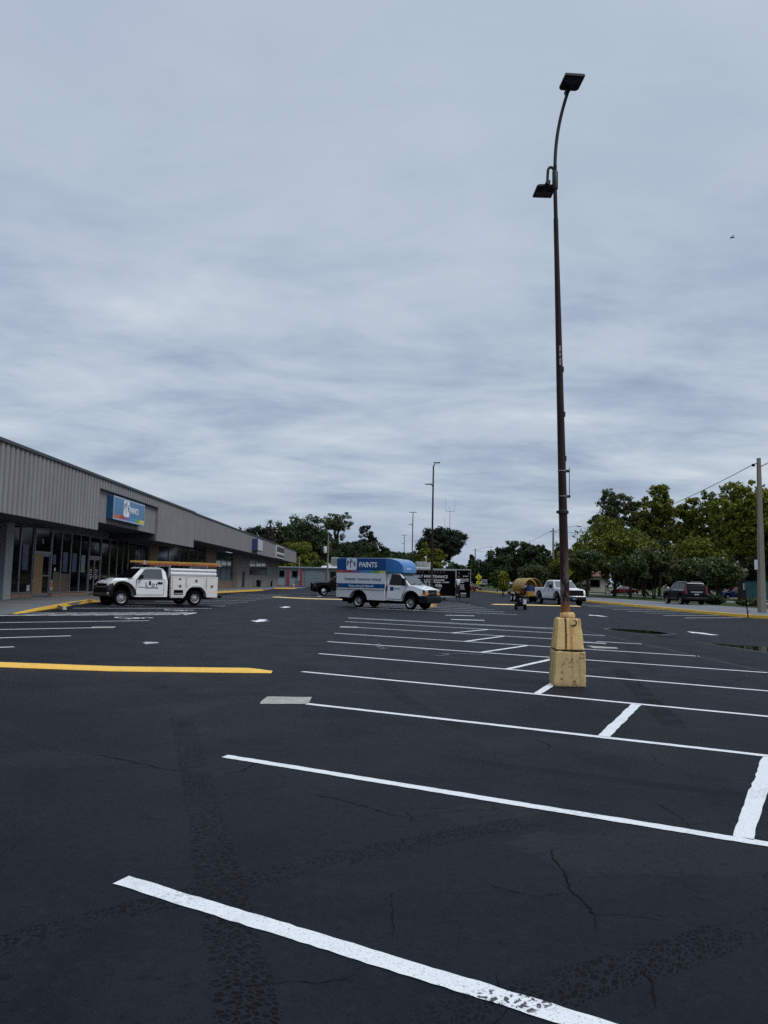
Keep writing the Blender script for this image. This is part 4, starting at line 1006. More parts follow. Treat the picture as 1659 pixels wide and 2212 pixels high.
        quad_on(d, 'door_logo', M['box_blue'], [(x, s*(hw0+.012), z) for x, z in ((.42, 1.05), (.66, 1.05), (.66, 1.27), (.42, 1.27))], .003, (0, s, 0))
        text('PAINTS', .13, M['blue_ink'], d, (.70 if s < 0 else .38, s*(hw0+.013), 1.12), tx, sx=.9)
        b = MB(); b.box(1.36, 1.50, min(s*.98, s*1.22), max(s*.98, s*1.22), 1.38, 1.78); b.box(1.40, 1.46, min(s*.92, s*1.0), max(s*.92, s*1.0), 1.42, 1.48); b.build('mirror', M['plastic'], R_, bevel=.03)
        b = MB(); b.prism([(2.38, .86), (2.38, 1.17), (2.66, 1.13), (2.73, .86)], min(s*.52, s*.875), max(s*.52, s*.875)); hl = b.build('headlight', M['lamp_dark'], R_, bevel=.015)
        b = MB(); b.lathe([(0, .735), (.055, .735), (.06, .70)], (2.0, s*.64, 1.08), 'x', 12); b.lathe([(0, .735), (.055, .735), (.06, .70)], (2.0, s*.80, 1.08), 'x', 12); b.build('headlamp_bulb', M['lamp'], hl)
        b = MB(); b.box(2.40, 2.745, min(s*.50, s*.885), max(s*.50, s*.885), .855, .955); b.build('turn_signal', M['amber'], hl, bevel=.01)
    both(side)
    b = MB(); b.box(2.60, 2.735, -.515, .515, .72, 1.14); g = b.build('grille', M['plastic'], R_, bevel=.02)
    b = MB(); b.box(2.735, 2.75, -.51, .51, .93, .97); b.box(2.735, 2.755, -.09, .09, .95-.03, .99); b.build('grille_bar', M['rim_dark'], g)
    b = MB(); b.prism([(2.30, .42), (2.70, .36), (2.86, .40), (2.86, .72), (2.72, .80), (2.30, .80)], 0, 0, lambda x, z: .96-.10*max(0, (x-2.6)/.26)); b.build('front_bumper', M['plastic'], R_, bevel=.03)
    b = MB(); b.box(-3.3, 2.4, -.42, .42, .30, .56); b.box(-3.2, .0, -.85, .85, .46, .60); b.box(1.2, 2.36, -.66, .66, .4, 1.05); b.box(-2.38, -1.18, -.62, .62, .4, 1.0); b.box(-2.55, -2.45, .55, .95, .22, .62); b.box(-2.55, -2.45, -.95, -.55, .22, .62); b.build('chassis', M['chassis'], R_)
    for x_ in (xf, xr):
        for s in (1, -1):
            wheel(R_, x_, s*(.84 if x_ > 0 else .86), r, .24, s, M['rim'], 8)
    text('PAINTS', .16, M['st_white'], nz, (1.185, -.36, 2.28), (radians(86), 0, pi/2), sx=1.0)
    b = MB(); b.box(1.50, 1.62, -.28, .28, 2.55, 2.66); 
    quad_on(nz, 'visor_logo', M['st_white'], [(.90, -.2, 2.74), (.90, .2, 2.74), (1.05, .2, 2.60), (1.05, -.2, 2.60)], .02, (.7, 0, .7))
    return R_
box_van()

# ---- crew-cab pickups
def pickup(name_label, loc, hd, m, face, black=False):
    R_ = thing('pickup_truck', name_label, 'pickup truck', loc, hd)
    xf, xr, r = 1.95, -1.95, .41; hw0 = .99
    body = [(-3.05, .66), (-3.08, 1.36), (-1.02, 1.36), (-1.0, 1.28), (1.25, 1.30), (2.3, 1.31), (2.92, 1.22), (3.02, 1.06), (3.02, .66)]
    under = [(2.66, .60)]+arc(xf, .52, .64, 0, 180, 10, .56)+[(1.24, .50), (-1.24, .50)]+arc(xr, .52, .64, 0, 180, 10, .56)+[(-2.7, .60)]
    b = MB(); b.prism(body+under, 0, 0, lambda x, z: hw0-.07*max(0, (x-2.4)/.6)); b.build('body', m, R_, bevel=.035)
    cab = [(-1.06, 1.29), (-.98, 1.6), (-.72, 1.93), (-.5, 1.975), (.62, 1.975), (.80, 1.94), (1.42, 1.33), (1.3, 1.29)]
    hw = lambda x, z: .94-.19*(z-1.3)/.68
    b = MB(); b.prism(cab, 0, 0, hw); b.build('cab', m, R_, bevel=.04)
    b = MB(); b.frust(1.45, 2.9, -.62, .62, 1.24, 1.36, .12, .14); h = b.build('hood_bulge', m, R_, bevel=.03)
    quad_on(h, 'hood_vent', M['plastic'], [(2.15, -.42, 1.361), (2.15, .42, 1.361), (2.3, .42, 1.361), (2.3, -.42, 1.361)], .006, (0, 0, 1))
    quad_on(R_, 'windscreen', M['glass_pale'] if not black else M['glass'], [(1.38, -.86, 1.37), (1.38, .86, 1.37), (.86, .74, 1.90), (.86, -.74, 1.90)], .012, (.7, 0, .7))
    quad_on(R_, 'rear_window', M['glass'], [(-1.03, -.7, 1.42), (-1.03, .7, 1.42), (-.78, .6, 1.84), (-.78, -.6, 1.84)], .012, (-.8, 0, .4))
    b = MB(); b.box(-3.0, -1.08, -.82, .82, 1.355, 1.368); b.build('bed_cover', M['plastic'], R_)
    def side(s):
        for nm, pts in (('side_window', ((.18, 1.36), (1.12, 1.36), (.72, 1.86), (.18, 1.88))), ('side_window', ((-.84, 1.36), (.10, 1.36), (.10, 1.88), (-.62, 1.86)))):
            quad_on(R_, nm, M['glass'], [(x, s*(hw(x, z)+.002), z) for x, z in pts], .008, (0, s, 0))
        for a, q in ((.16, 1.2), (-.86, .12)):
            d = quad_on(R_, 'door', m, [(x, s*(hw0+.001), z) for x, z in ((a, .62), (q, .62), (q, 1.27), (a, 1.27))], .010, (0, s, 0))
            quad_on(d, 'door_seam', M['chassis'], [(x, s*(hw0+.001), z) for x, z in ((a-.025, .595), (q+.025, .595), (q+.025, 1.295), (a-.025, 1.295))], .004, (0, s, 0))
            quad_on(d, 'door_handle', M['plastic'], [(x, s*(hw0+.011), z) for x, z in ((a+.05, 1.10), (a+.22, 1.10), (a+.22, 1.15), (a+.05, 1.15))], .02, (0, s, 0))
        b = MB(); b.box(1.0, 1.14, min(s*1.0, s*1.26), max(s*1.0, s*1.26), 1.32, 1.62); b.build('mirror', M['plastic'], R_, bevel=.03)
        quad_on(R_, 'arch_trim', M['plastic'], [(x, s*(hw0-.02 if xx > 0 else hw0)+s*.0, z) for xx in (xf,) for x, z in arc(xx, .52, .70, 0, 180, 12, .62)+arc(xx, .52, .64, 180, 0, 12, .56)], .03, (0, s, 0))
        quad_on(R_, 'arch_trim', M['plastic'], [(x, s*hw0, z) for x, z in arc(xr, .52, .70, 0, 180, 12, .62)+arc(xr, .52, .64, 180, 0, 12, .56)], .03, (0, s, 0))
        b = MB(); b.prism([(2.6, .86), (2.6, 1.16), (2.95, 1.12), (3.05, .86)], min(s*.775, s*.95), max(s*.775, s*.95)); b.build('headlight', M['lamp'] if not black else M['lamp_dark'], R_, bevel=.02)
        b = MB(); b.box(-3.10, -3.05, min(s*.78, s*.97), max(s*.78, s*.97), .92, 1.28); b.build('tail_light', M['red_lens'], R_)
        b = MB(); b.box(-1.3, 1.25, min(s*.86, s*1.06), max(s*.86, s*1.06), .42, .47); b.build('running_board', M['plastic'] if not black else M['chrome'], R_)
    both(side)
    b = MB(); b.box(2.95, 3.07, -.77, .77, .76, 1.20); g = b.build('grille', M['plastic'], R_, bevel=.02)
    if face == 'chrome_bar':
        b = MB(); b.box(2.95, 3.12, -.98, .98, .66, .76); b.build('bumper_bar', M['chrome'], R_, bevel=.02)
        b = MB(); b.prism([(2.6, .40), (3.0, .36), (3.12, .42), (3.12, .65), (2.6, .65)], -.96, .96); b.build('front_bumper', M['plastic'], R_, bevel=.03)
        b = MB(); b.box(3.12, 3.135, -.16, .16, .47, .62); b.build('number_plate', mat('teal_plate', (.06, .14, .17), .5), R_)
    else:
        b = MB(); b.prism([(2.6, .44), (3.02, .42), (3.1, .50), (3.1, .72), (2.6, .72)], -.97, .97); b.build('front_bumper', M['chassis'], R_, bevel=.03)
        b = MB()
        for s in (-.42, .42): b.box(3.12, 3.2, s-.04, s+.04, .45, 1.28)
        for z_ in (.55, .9, 1.22): b.tube([(3.16, -.62, z_), (3.18, 0, z_), (3.16, .62, z_)], .035, 6)
        for s in (-.8, .8): b.tube([(3.12, s*.75, 1.2), (3.1, s*1.15, 1.12), (3.1, s*1.2, .6), (3.12, s*.75, .55)], .03, 6)
        b.build('grille_guard', M['plastic'], R_)
    b = MB(); b.box(-3.22, -3.05, -.95, .95, .52, .68); b.build('rear_bumper', M['chrome'], R_, bevel=.03)
    b = MB(); b.box(-2.9, 2.9, -.5, .5, .34, .62); b.box(1.3, 2.6, -.66, .66, .42, 1.12); b.box(-2.6, -1.3, -.66, .66, .42, 1.12); b.build('chassis', M['chassis'], R_)
    for x_ in (xf, xr):
        for s in (1, -1): wheel(R_, x_, s*.87, r, .27, s, M['rim_dark'] if not black else M['chrome'], 6, .64)
    return R_
hd = atan2(-.993, .115)
pickup('white crew-cab pickup towing the gold tank trailer behind the lamp post', (16.38, 62.0, 0), hd, M['white_paint'], 'chrome_bar')
pickup('black pickup with a grille guard half hidden behind the box van', (-1.55, 80.2, 0), radians(188), M['black_paint'], 'guard', True)

# ---- big dark SUV seen from behind
def suv():
    R_ = thing('suv', 'black sport utility vehicle seen from behind on the service road', 'car', (29.25, 68.1, .122), radians(89))
    xf, xr, r = 1.53, -1.53, .41; hw0 = 1.0
    body = [(-2.58, .55), (-2.62, 1.0), (-2.55, 1.20), (1.0, 1.20), (1.6, 1.18), (2.45, 1.08), (2.56, .9), (2.56, .5)]
    under = [(2.2, .42)]+arc(xf, .46, .55, 0, 180, 10)+[(.9, .38), (-.9, .38)]+arc(xr, .46, .55, 0, 180, 10)+[(-2.2, .45)]
    b = MB(); b.prism(body+under, 0, 0, lambda x, z: hw0-.06*max(0, (x-1.9)/.6)-.05*max(0, (-x-2.2)/.4)); b.build('body', M['navy_paint'], R_, bevel=.05)
    gh = [(-2.55, 1.19), (-2.50, 1.5), (-2.36, 1.84), (-2.1, 1.90), (.1, 1.93), (.45, 1.88), (1.25, 1.22), (1.1, 1.19)]
    hw = lambda x, z: .96-.20*(z-1.2)/.72
    b = MB(); b.prism(gh, 0, 0, hw); b.build('cabin', M['navy_paint'], R_, bevel=.04)
    def side(s):
        for pts in (((.02, 1.26), (.98, 1.26), (.5, 1.76), (.02, 1.82)), ((-1.05, 1.26), (-.06, 1.26), (-.06, 1.83), (-1.0, 1.83)), ((-2.3, 1.28), (-1.13, 1.26), (-1.08, 1.83), (-2.16, 1.80))):
            quad_on(R_, 'side_window', M['glass'], [(x, s*(hw(x, z)+.002), z) for x, z in pts], .008, (0, s, 0))
        quad_on(R_, 'window_trim', M['chrome'], [(x, s*(hw(x, z)+.003), z) for x, z in ((-2.34, 1.235), (1.02, 1.235), (1.0, 1.258), (-2.33, 1.27))], .01, (0, s, 0))
        b = MB(); b.tube([(-2.1, s*.62, 1.93), (-1.9, s*.62, 1.98), (-.1, s*.62, 1.99), (.1, s*.62, 1.94)], .022, 6); b.build('roof_rail', M['chrome'], R_)
        b = MB(); b.box(.86, 1.0, min(s*1.0, s*1.2), max(s*1.0, s*1.2), 1.24, 1.44); b.build('mirror', M['chrome'], R_, bevel=.03)
        b = MB(); b.prism([(-2.66, .92), (-2.50, .92), (-2.46, 1.62), (-2.52, 1.62)], min(s*.80, s*.99), max(s*.80, s*.99)); b.build('tail_light', M['red_lens'], R_, bevel=.01)
        quad_on(R_, 'sill_trim', M['chrome'], [(x, s*(hw0+.001), z) for x, z in ((-.85, .50), (.85, .50), (.85, .54), (-.85, .54))], .01, (0, s, 0))
        for a, q in ((-.05, 1.0), (-1.05, -.1)):
            d = quad_on(R_, 'door', M['navy_paint'], [(x, s*(hw0+.001), z) for x, z in ((a, .56), (q, .56), (q, 1.17), (a, 1.17))], .008, (0, s, 0))
            quad_on(d, 'door_handle', M['chrome'], [(x, s*(hw0+.009), z) for x, z in ((a+.06, 1.03), (a+.24, 1.03), (a+.24, 1.07), (a+.06, 1.07))], .015, (0, s, 0))
    both(side)
    quad_on(R_, 'rear_window', M['glass'], [(-2.545, .74, 1.30), (-2.545, -.74, 1.30), (-2.42, -.68, 1.72), (-2.42, .68, 1.72)], .012, (-1, 0, .2))
    quad_on(R_, 'roof_spoiler', M['grey_trim'], [(-2.40, .70, 1.83), (-2.40, -.70, 1.83), (-2.36, -.70, 1.89), (-2.36, .70, 1.89)], .03, (-1, 0, .2))
    b = MB(); b.box(-2.66, -2.58, -.50, .50, 1.06, 1.16); b.build('tailgate_bar', M['chrome'], R_)
    b = MB(); b.box(-2.66, -2.6, -.2, .2, .84, .98); b.build('number_plate', M['grey_trim'], R_)
    b = MB(); b.box(-2.70, -2.5, -.97, .97, .42, .66); b.build('rear_bumper', M['plastic'], R_, bevel=.04)
    b = MB(); b.box(-2.72, -2.69, -.9, .9, .60, .635); b.build('bumper_trim', M['rim_dark'], R_)
    quad_on(R_, 'windscreen', M['glass'], [(1.2, -.86, 1.26), (1.2, .86, 1.26), (.5, .74, 1.84), (.5, -.74, 1.84)], .012, (.7, 0, .7))
    b = MB(); b.box(-2.4, 2.4, -.8, .8, .30, .6); b.box(1.0, 2.1, -.68, .68, .35, 1.0); b.box(-2.1, -1.0, -.68, .68, .35, 1.0); b.build('chassis', M['chassis'], R_)
    def hl(s):
        b = MB(); b.prism([(2.3, .75), (2.3, 1.02), (2.5, 1.0), (2.58, .75)], min(s*.6, s*.92), max(s*.6, s*.92)); b.build('headlight', M['lamp'], R_)
    both(hl)
    for x_ in (xf, xr):
        for s in (1, -1): wheel(R_, x_, s*.87, r, .28, s, M['rim_dark'], 6, .7)
suv()

# ---- sedans / wrapped van in the distance
def sedan(label, loc, hd, m, z=0, tall=0, m2=None, m3=None):
    R_ = thing('sedan' if not tall else 'passenger_van', label, 'car' if not tall else 'van', loc, hd)
    xf, xr, r = 1.38, -1.38, .33; T = tall
    body = [(-2.3, .45), (-2.36, .72), (-2.3, .98+T*.3), (-1.5, 1.0+T*.3), (.95, .96+T*.2), (1.6, .90+T*.12), (2.22, .76+T*.1), (2.34, .6), (2.3, .36)]
    under = [(1.9, .3)]+arc(xf, .36, .43, 0, 180, 9)+[(.9, .26), (-.9, .26)]+arc(xr, .36, .43, 0, 180, 9)+[(-1.9, .32)]
    b = MB(); b.prism(body+under, 0, 0, lambda x, z: .89-.06*max(0, (x-1.7)/.6)); b.build('body', m, R_, bevel=.06)
    gh = [(-1.75+(-.5 if T else 0), .98), (-1.05+(-1.1 if T else 0), 1.36+T), (-.7, 1.43+T), (.15, 1.42+T), (.4, 1.36+T), (1.12+.3*T, .95)]
    hw = lambda x, z: .84-.24*max(0, z-.96)/(.47+T)
    b = MB(); b.prism(gh, 0, 0, hw); b.build('cabin', m2 or m, R_, bevel=.05)
    def side(s):
        e = -1.35 if not T else -2.0
        for pts in (((.02, 1.02+T*.35), (.88, 1.02+T*.35), (.3, 1.34+T), (.02, 1.37+T)), ((e, 1.03+T*.35), (-.05, 1.02+T*.35), (-.05, 1.37+T), (e+.5, 1.33+T))):
            quad_on(R_, 'side_window', m3 or M['glass_pale'], [(x, s*(hw(x, z)+.002), z) for x, z in pts], .006, (0, s, 0))
        b = MB(); b.box(.74, .86, min(s*.88, s*1.04), max(s*.88, s*1.04), .98, 1.1); b.build('mirror', m, R_)
        b = MB(); b.box(2.1, 2.32, min(s*.5, s*.82), max(s*.5, s*.82), .58, .74); b.build('headlight', M['lamp'], R_)
        b = MB(); b.box(-2.38, -2.2, min(s*.5, s*.85), max(s*.5, s*.85), .68, .85); b.build('tail_light', M['red_lens'], R_)
    both(side)
    quad_on(R_, 'windscreen', M['glass'], [(1.06+.3*T, -.74, .99), (1.06+.3*T, .74, .99), (.42, .62, 1.37+T), (.42, -.62, 1.37+T)], .01, (.6, 0, .8))
    quad_on(R_, 'rear_window', M['glass'], [(gh[0][0]+.05, -.7, 1.02), (gh[0][0]+.05, .7, 1.02), (gh[1][0]-.02, .6, 1.34+T), (gh[1][0]-.02, -.6, 1.34+T)], .01, (-.6, 0, .8))
    b = MB(); b.box(-2.0, 2.0, -.7, .7, .2, .5); b.box(.95, 1.8, -.62, .62, .25, .75); b.box(-1.8, -.95, -.62, .62, .25, .75); b.build('chassis', M['chassis'], R_)
    for x_ in (xf, xr):
        for s in (1, -1): wheel(R_, x_, s*.77, r, .2, s, M['rim'], 5, .66)
    return R_
sedan('dark red car driving along the far edge of the lot beside the yellow crossing sign', (22.3, 152.6, 0), radians(4), M['red_paint'])
sedan('red parked car half hidden by tree trunks on the right-hand verge', (49.0, 141.0, .13), radians(175), M['red_paint'])
M['wrap_blue'] = mat('wrap_blue', (.01, .04, .20), .3, var=.1); M['wrap_red'] = mat('wrap_red', (.17, .02, .03), .35, var=.3, scale=1.2); M['wrap_win'] = mat('wrap_print', (.22, .19, .20), .3, var=.7, scale=3)
sedan('van wrapped in blue below and red above, parked behind the thick tree trunk', (55.2, 110.5, .13), radians(168), M['wrap_blue'], tall=.28, m2=M['wrap_red'], m3=M['wrap_win'])

# ---- sealcoat tank trailer hitched behind the white pickup
def tank_trailer():
    a = hd
    R_ = thing('tank_trailer', 'gold sealcoat tank trailer on twin axles behind the white pickup', 'trailer', (15.55, 70.4, 0), radians(-80))
    def dome(x0, x1, rr_, z):
        b = MB(); b.lathe([(0, x0-.32), (rr_*.45, x0-.27), (rr_*.8, x0-.14), (rr_, x0), (rr_, x1), (rr_*.8, x1+.14), (rr_*.45, x1+.27), (0, x1+.32)], (0, 0, z), 'x', 28); return b
    dome(-1.45, .50, .80, 1.34).build('tank', M['gold_paint'], R_, smooth=True)
    b = MB()
    for x_ in (-1.35, -.5, .4): b.lathe([(.80, x_-.03), (.82, x_-.03), (.82, x_+.03), (.80, x_+.03)], (0, 0, 1.34), 'x', 28)
    b.build('tank_bands', M['gold_paint'], R_)
    b = MB(); b.lathe([(.0, 2.14), (.30, 2.14), (.34, 2.10), (.34, 2.0)], (-.5, 0, 0), 'z', 16); b.box(-1.2, .3, -.18, .18, 2.06, 2.12); b.build('hatch', M['gold_paint'], R_, bevel=.01)
    b = MB(); vs = []
    for k in range(17):
        a_ = radians(-8+k*196/16)
        for x_, r_ in ((.62, .86), (1.62, .86), (1.62, .80), (.62, .80)): vs.append((x_, r_*cos(a_), 1.30+r_*sin(a_)))
    b.add(vs, [(4*k+q, 4*k+(q+1) % 4, 4*k+4+(q+1) % 4, 4*k+4+q) for k in range(16) for q in range(4)]+[(0, 1, 2, 3), (67, 66, 65, 64)]); b.build('engine_hood', M['gold_paint'], R_, bevel=.03)
    b = MB(); b.box(.95, 2.3, -.85, .85, .48, .60); b.box(-2.05, 2.3, -.82, -.72, .50, .64); b.box(-2.05, 2.3, .72, .82, .50, .64); b.box(2.0, 2.3, -.85, .85, .60, .95); b.add([(2.3, -.6, .5), (2.3, .6, .5), (3.6, .06, .55), (3.6, -.06, .55), (2.3, -.6, .62), (2.3, .6, .62), (3.6, .06, .65), (3.6, -.06, .65)], [(0, 1, 2, 3), (4, 5, 6, 7), (0, 4, 7, 3), (1, 5, 6, 2), (3, 2, 6, 7), (0, 1, 5, 4)]); b.build('frame', M['gold_paint'], R_, bevel=.015)
    def fend(s):
        b = MB(); b.prism([(-1.85, .62), (-1.7, .84), (.35, .84), (.55, .62), (.72, .62), (.45, .92), (-1.8, .92), (-2.0, .62)], min(s*.80, s*1.10), max(s*.80, s*1.10)); b.build('fender', M['gold_paint'], R_, bevel=.01)
    both(fend)
    b = MB(); b.box(1.0, 1.6, -.6, .5, .62, 1.25); b.cyl((1.3, -.3, 1.25), (1.3, -.3, 1.7), .05); b.box(.98, 1.75, .1, .6, .62, .95); b.build('engine', M['chassis'], R_, bevel=.03)
    b = MB(); b.box(1.05, 1.35, -.80, -.55, .62, 1.2); b.build('red_tank', mat('red_can', (.14, .01, .015), .5), R_, bevel=.03)
    b = MB(); b.lathe([(0, .62), (.29, .62), (.31, .95), (.29, 1.0), (.31, 1.1), (.29, 1.5), (0, 1.5)], (1.78, -.42, 0), 'z', 18); b.build('blue_drum', mat('blue_drum', (.008, .035, .13), .45, var=.2), R_, smooth=True)
    b = MB(); b.cyl((1.2, -.72, 1.36), (1.2, -.45, 1.36), .13); b.build('white_canister', M['box_white'], R_)
    b = MB(); b.box(-1.8, .5, -.7, .7, .36, .58); b.build('axle_beam', M['chassis'], R_)
    for x_ in (-1.12, -.28):
        for s in (1, -1): wheel(R_, x_, s*.94, .36, .22, s, M['box_white'], 6, .58)
tank_trailer()

# ---- black enclosed trailer with white lettering
def cargo_trailer():
    ang = radians(4)
    R_ = thing('cargo_trailer', 'black enclosed trailer lettered ASPHALT MAINTENANCE in white', 'trailer', (8.62, 66.9, 0), ang)
    L_, W_, z0, z1 = 6.6, 2.45, .42, 2.74       # origin: near rear corner, body runs to -x and away (+y)
    b = MB(); b.box(-L_, 0, 0, .03, z0, z1); b.box(-L_, 0, W_-.03, W_, z0, z1); b.box(-L_, -L_+.03, .03, W_-.03, z0, z1); b.build('body', M['trailer_black'], R_)
    b = MB(); b.box(-L_, 0, .03, W_-.03, z0-.12, z0+.02); b.build('floor', M['chassis'], R_)
    b = MB(); b.box(-L_-.02, .03, -.02, W_+.02, z1, z1+.03); b.box(-L_, .02, -.022, .0, z1-.12, z1); b.build('roof', M['grey_trim'], R_)
    b = MB(); b.box(-.06, .02, -.025, .05, z0, z1-.12); b.box(-.05, .02, W_-.05, W_+.02, z0, z1); b.box(-L_, .02, -.022, .0, z0-.12, z0-.0); b.build('corner_trim', M['grey_trim'], R_)
    tx = (pi/2, 0, 0)
    text('ASPHALT MAINTENANCE', .335, M['grey_ink'], R_, (-4.13, -.006, 1.97), tx, sx=.885, bold=.006)
    text('7) 70', .42, M['grey_ink'], R_, (-2.76, -.006, 1.17), tx, sx=.66, bold=.004); text('-9386', .42, M['grey_ink'], R_, (-1.90, -.006, 1.17), tx, sx=.68, bold=.004)
    b = MB(); rnd2 = random.Random(4)
    for z_, spans in ((1.78, ((-3.9, -2.16), (-1.98, -1.02))), (1.60, ((-3.9, -2.12), (-1.98, -1.3), (-1.2, -.6))), (1.0, ((-2.7, -2.1), (-1.86, -1.35)))):
        for a, q in spans:
            x_ = a
            while x_ < q:
                w_ = rnd2.uniform(.05, .11); b.box(x_, min(q, x_+w_), -.008, -.001, z_-.045, z_+rnd2.uniform(.03, .06)); x_ += w_+rnd2.choice((.018, .018, .05))
    b.build('small_lettering', M['grey_ink'], R_)
    b = MB()
    for k in range(11):
        if k not in (4,): b.box(-3.75+k*.26, -3.63+k*.26, -.006, -.001, 2.36, 2.58)
    b.build('dark_top_lettering', M['dim_ink'], R_)
    # open rear door with white notices
    D_ = MB(); D_.box(.06, 1.28, .12, .17, .30, z1-.06); dr = D_.build('rear_door', M['trailer_black'], R_); dr['label'] = 'swung-open rear door'
    b = MB(); b.box(.06, 1.32, .10, .19, z1-.06, z1+.03); b.box(1.28, 1.33, .10, .19, 1.5, z1-.06); b.box(.02, .06, .10, .19, .3, z1-.06); b.build('door_trim', M['grey_trim'], dr)
    b = MB()
    for z_, a, q, h_ in ((2.14, .62, 1.12, .06), (1.88, .38, 1.14, .07), (1.74, .38, 1.14, .07), (1.60, .38, .74, .08), (1.38, .42, .74, .06), (1.26, .42, .74, .06), (1.14, .42, .74, .06), (1.02, .42, .80, .06), (.60, .44, .94, .12), (.42, .46, .92, .05)):
        x_ = a
        while x_ < q:
            w_ = rnd2.uniform(.05, .10); b.box(x_, min(q, x_+w_), .112, .119, z_, z_+h_); x_ += w_+.02
    b.build('door_lettering', M['grey_ink'], dr)
    b = MB(); b.cyl((.17, .119, .56), (.17, .112, .56), .1, seg=12); b.build('door_emblem', M['grey_ink'], dr)
    b = MB(); b.box(.26, .30, .09, .119, 2.36, 2.52); b.box(1.12, 1.16, .09, .119, 2.34, 2.5); b.build('door_hinge', M['alu'], dr)
    b = MB(); b.box(.0, .36, -.30, .1, .36, .435); b.box(.02, .06, -.05, .0, .05, .36); b.box(.30, .34, -.05, .0, .05, .36); b.build('rear_step', M['chassis'], R_)
    # wheels, tongue, roof unit
    for x_ in (-2.1, -1.25-1.75):
        wheel(R_, x_+.9, .1, .36, .22, -1, M['rim_dark'], 6); wheel(R_, x_+.9, W_-.1, .36, .22, 1, M['rim_dark'], 6)
    b = MB(); b.tube([(-L_, .4, .4), (-L_-1.2, W_/2, .45)], .06, 6); b.tube([(-L_, W_-.4, .4), (-L_-1.2, W_/2, .45)], .06, 6); b.build('tow_bar', M['chassis'], R_)
    b = MB(); b.box(-3.6, -2.2, .5, 1.5, z1+.03, z1+.12); q = b.build('roof_plinth', M['box_white'], R_)
    b = MB(); b.box(-3.42, -2.5, .6, 1.4, z1+.12, z1+.62); b.frust(-2.5, -2.12, .62, 1.38, z1+.12, z1+.58, .0, .12); ac = b.build('roof_air_unit', mat('grey_air_unit', (.22, .23, .235), .5, var=.2), R_, bevel=.03)
    for x_, z_ in ((-3.35, .5), (-3.1, .32), (-2.95, .42), (-2.72, .48), (-2.62, .3)):
        b = MB(); b.box(x_, x_+.08, .59, .599, z1+z_, z1+z_+.09); b.build('unit_label', M['box_white'], ac)
    b = MB(); b.cyl((-2.5, .9, z1+.62), (-2.55, .9, z1+1.05), .03); b.cyl((-2.62, .9, z1+.98), (-2.5, .9, z1+1.1), .07); b.build('roof_vent', M['box_white'], R_)
    return R_, ang
tr_, tr_a = cargo_trailer()
# ------------------------------------------------------------------ people (skin-modifier figures)
def figure(name, label, loc, rz, joints, parts, group=None):
    """joints: {key: (pos, radius)}; edges: one connected skin graph; clothes as children skins"""
    root = None
    for i, (nm, m, verts, edges) in enumerate(parts):
        me = bpy.data.meshes.new(nm); me.from_pydata([v[0] for v in verts], edges, [])
        me.materials.append(m); o = bpy.data.objects.new(nm, me); COL.objects.link(o)
        sk = o.modifiers.new('skin', 'SKIN'); ly = me.skin_vertices[0].data if me.skin_vertices else me.skin_vertices.new().data if hasattr(me.skin_vertices, 'new') else None
        if ly is None:
            bm = bmesh.new(); bm.from_mesh(me); bm.verts.layers.skin.verify(); bm.to_mesh(me); bm.free(); ly = me.skin_vertices[0].data
        for k, v in enumerate(verts):
            ly[k].radius = v[1] if isinstance(v[1], tuple) else (v[1], v[1])
        ly[0].use_root = True
        ss = o.modifiers.new('smooth', 'SUBSURF'); ss.levels = 2; ss.render_levels = 2
        for p in me.polygons: p.use_smooth = True
        if i == 0:
            root = o; o.location = loc; o.rotation_euler = (0, 0, rz); tag(o, label, 'person', group)
        else: o.parent = root
    return root
M['skin'] = mat('skin', (.30, .16, .11), .55, var=.06, scale=20); M['skin_dark'] = mat('skin_tanned', (.20, .11, .075), .55, var=.06, scale=20)
M['shirt_white'] = mat('white_shirt', (.66, .66, .70), .85, var=.06, scale=8); M['trousers'] = mat('dark_trousers', (.012, .013, .02), .9, var=.2, scale=9)
M['shirt_grey'] = mat('grey_shirt', (.22, .21, .23), .85, var=.08, scale=8); M['shorts'] = mat('blue_shorts', (.03, .04, .12), .9, var=.15, scale=9); M['hair'] = mat('dark_hair', (.012, .009, .007), .7, var=.2, scale=30)
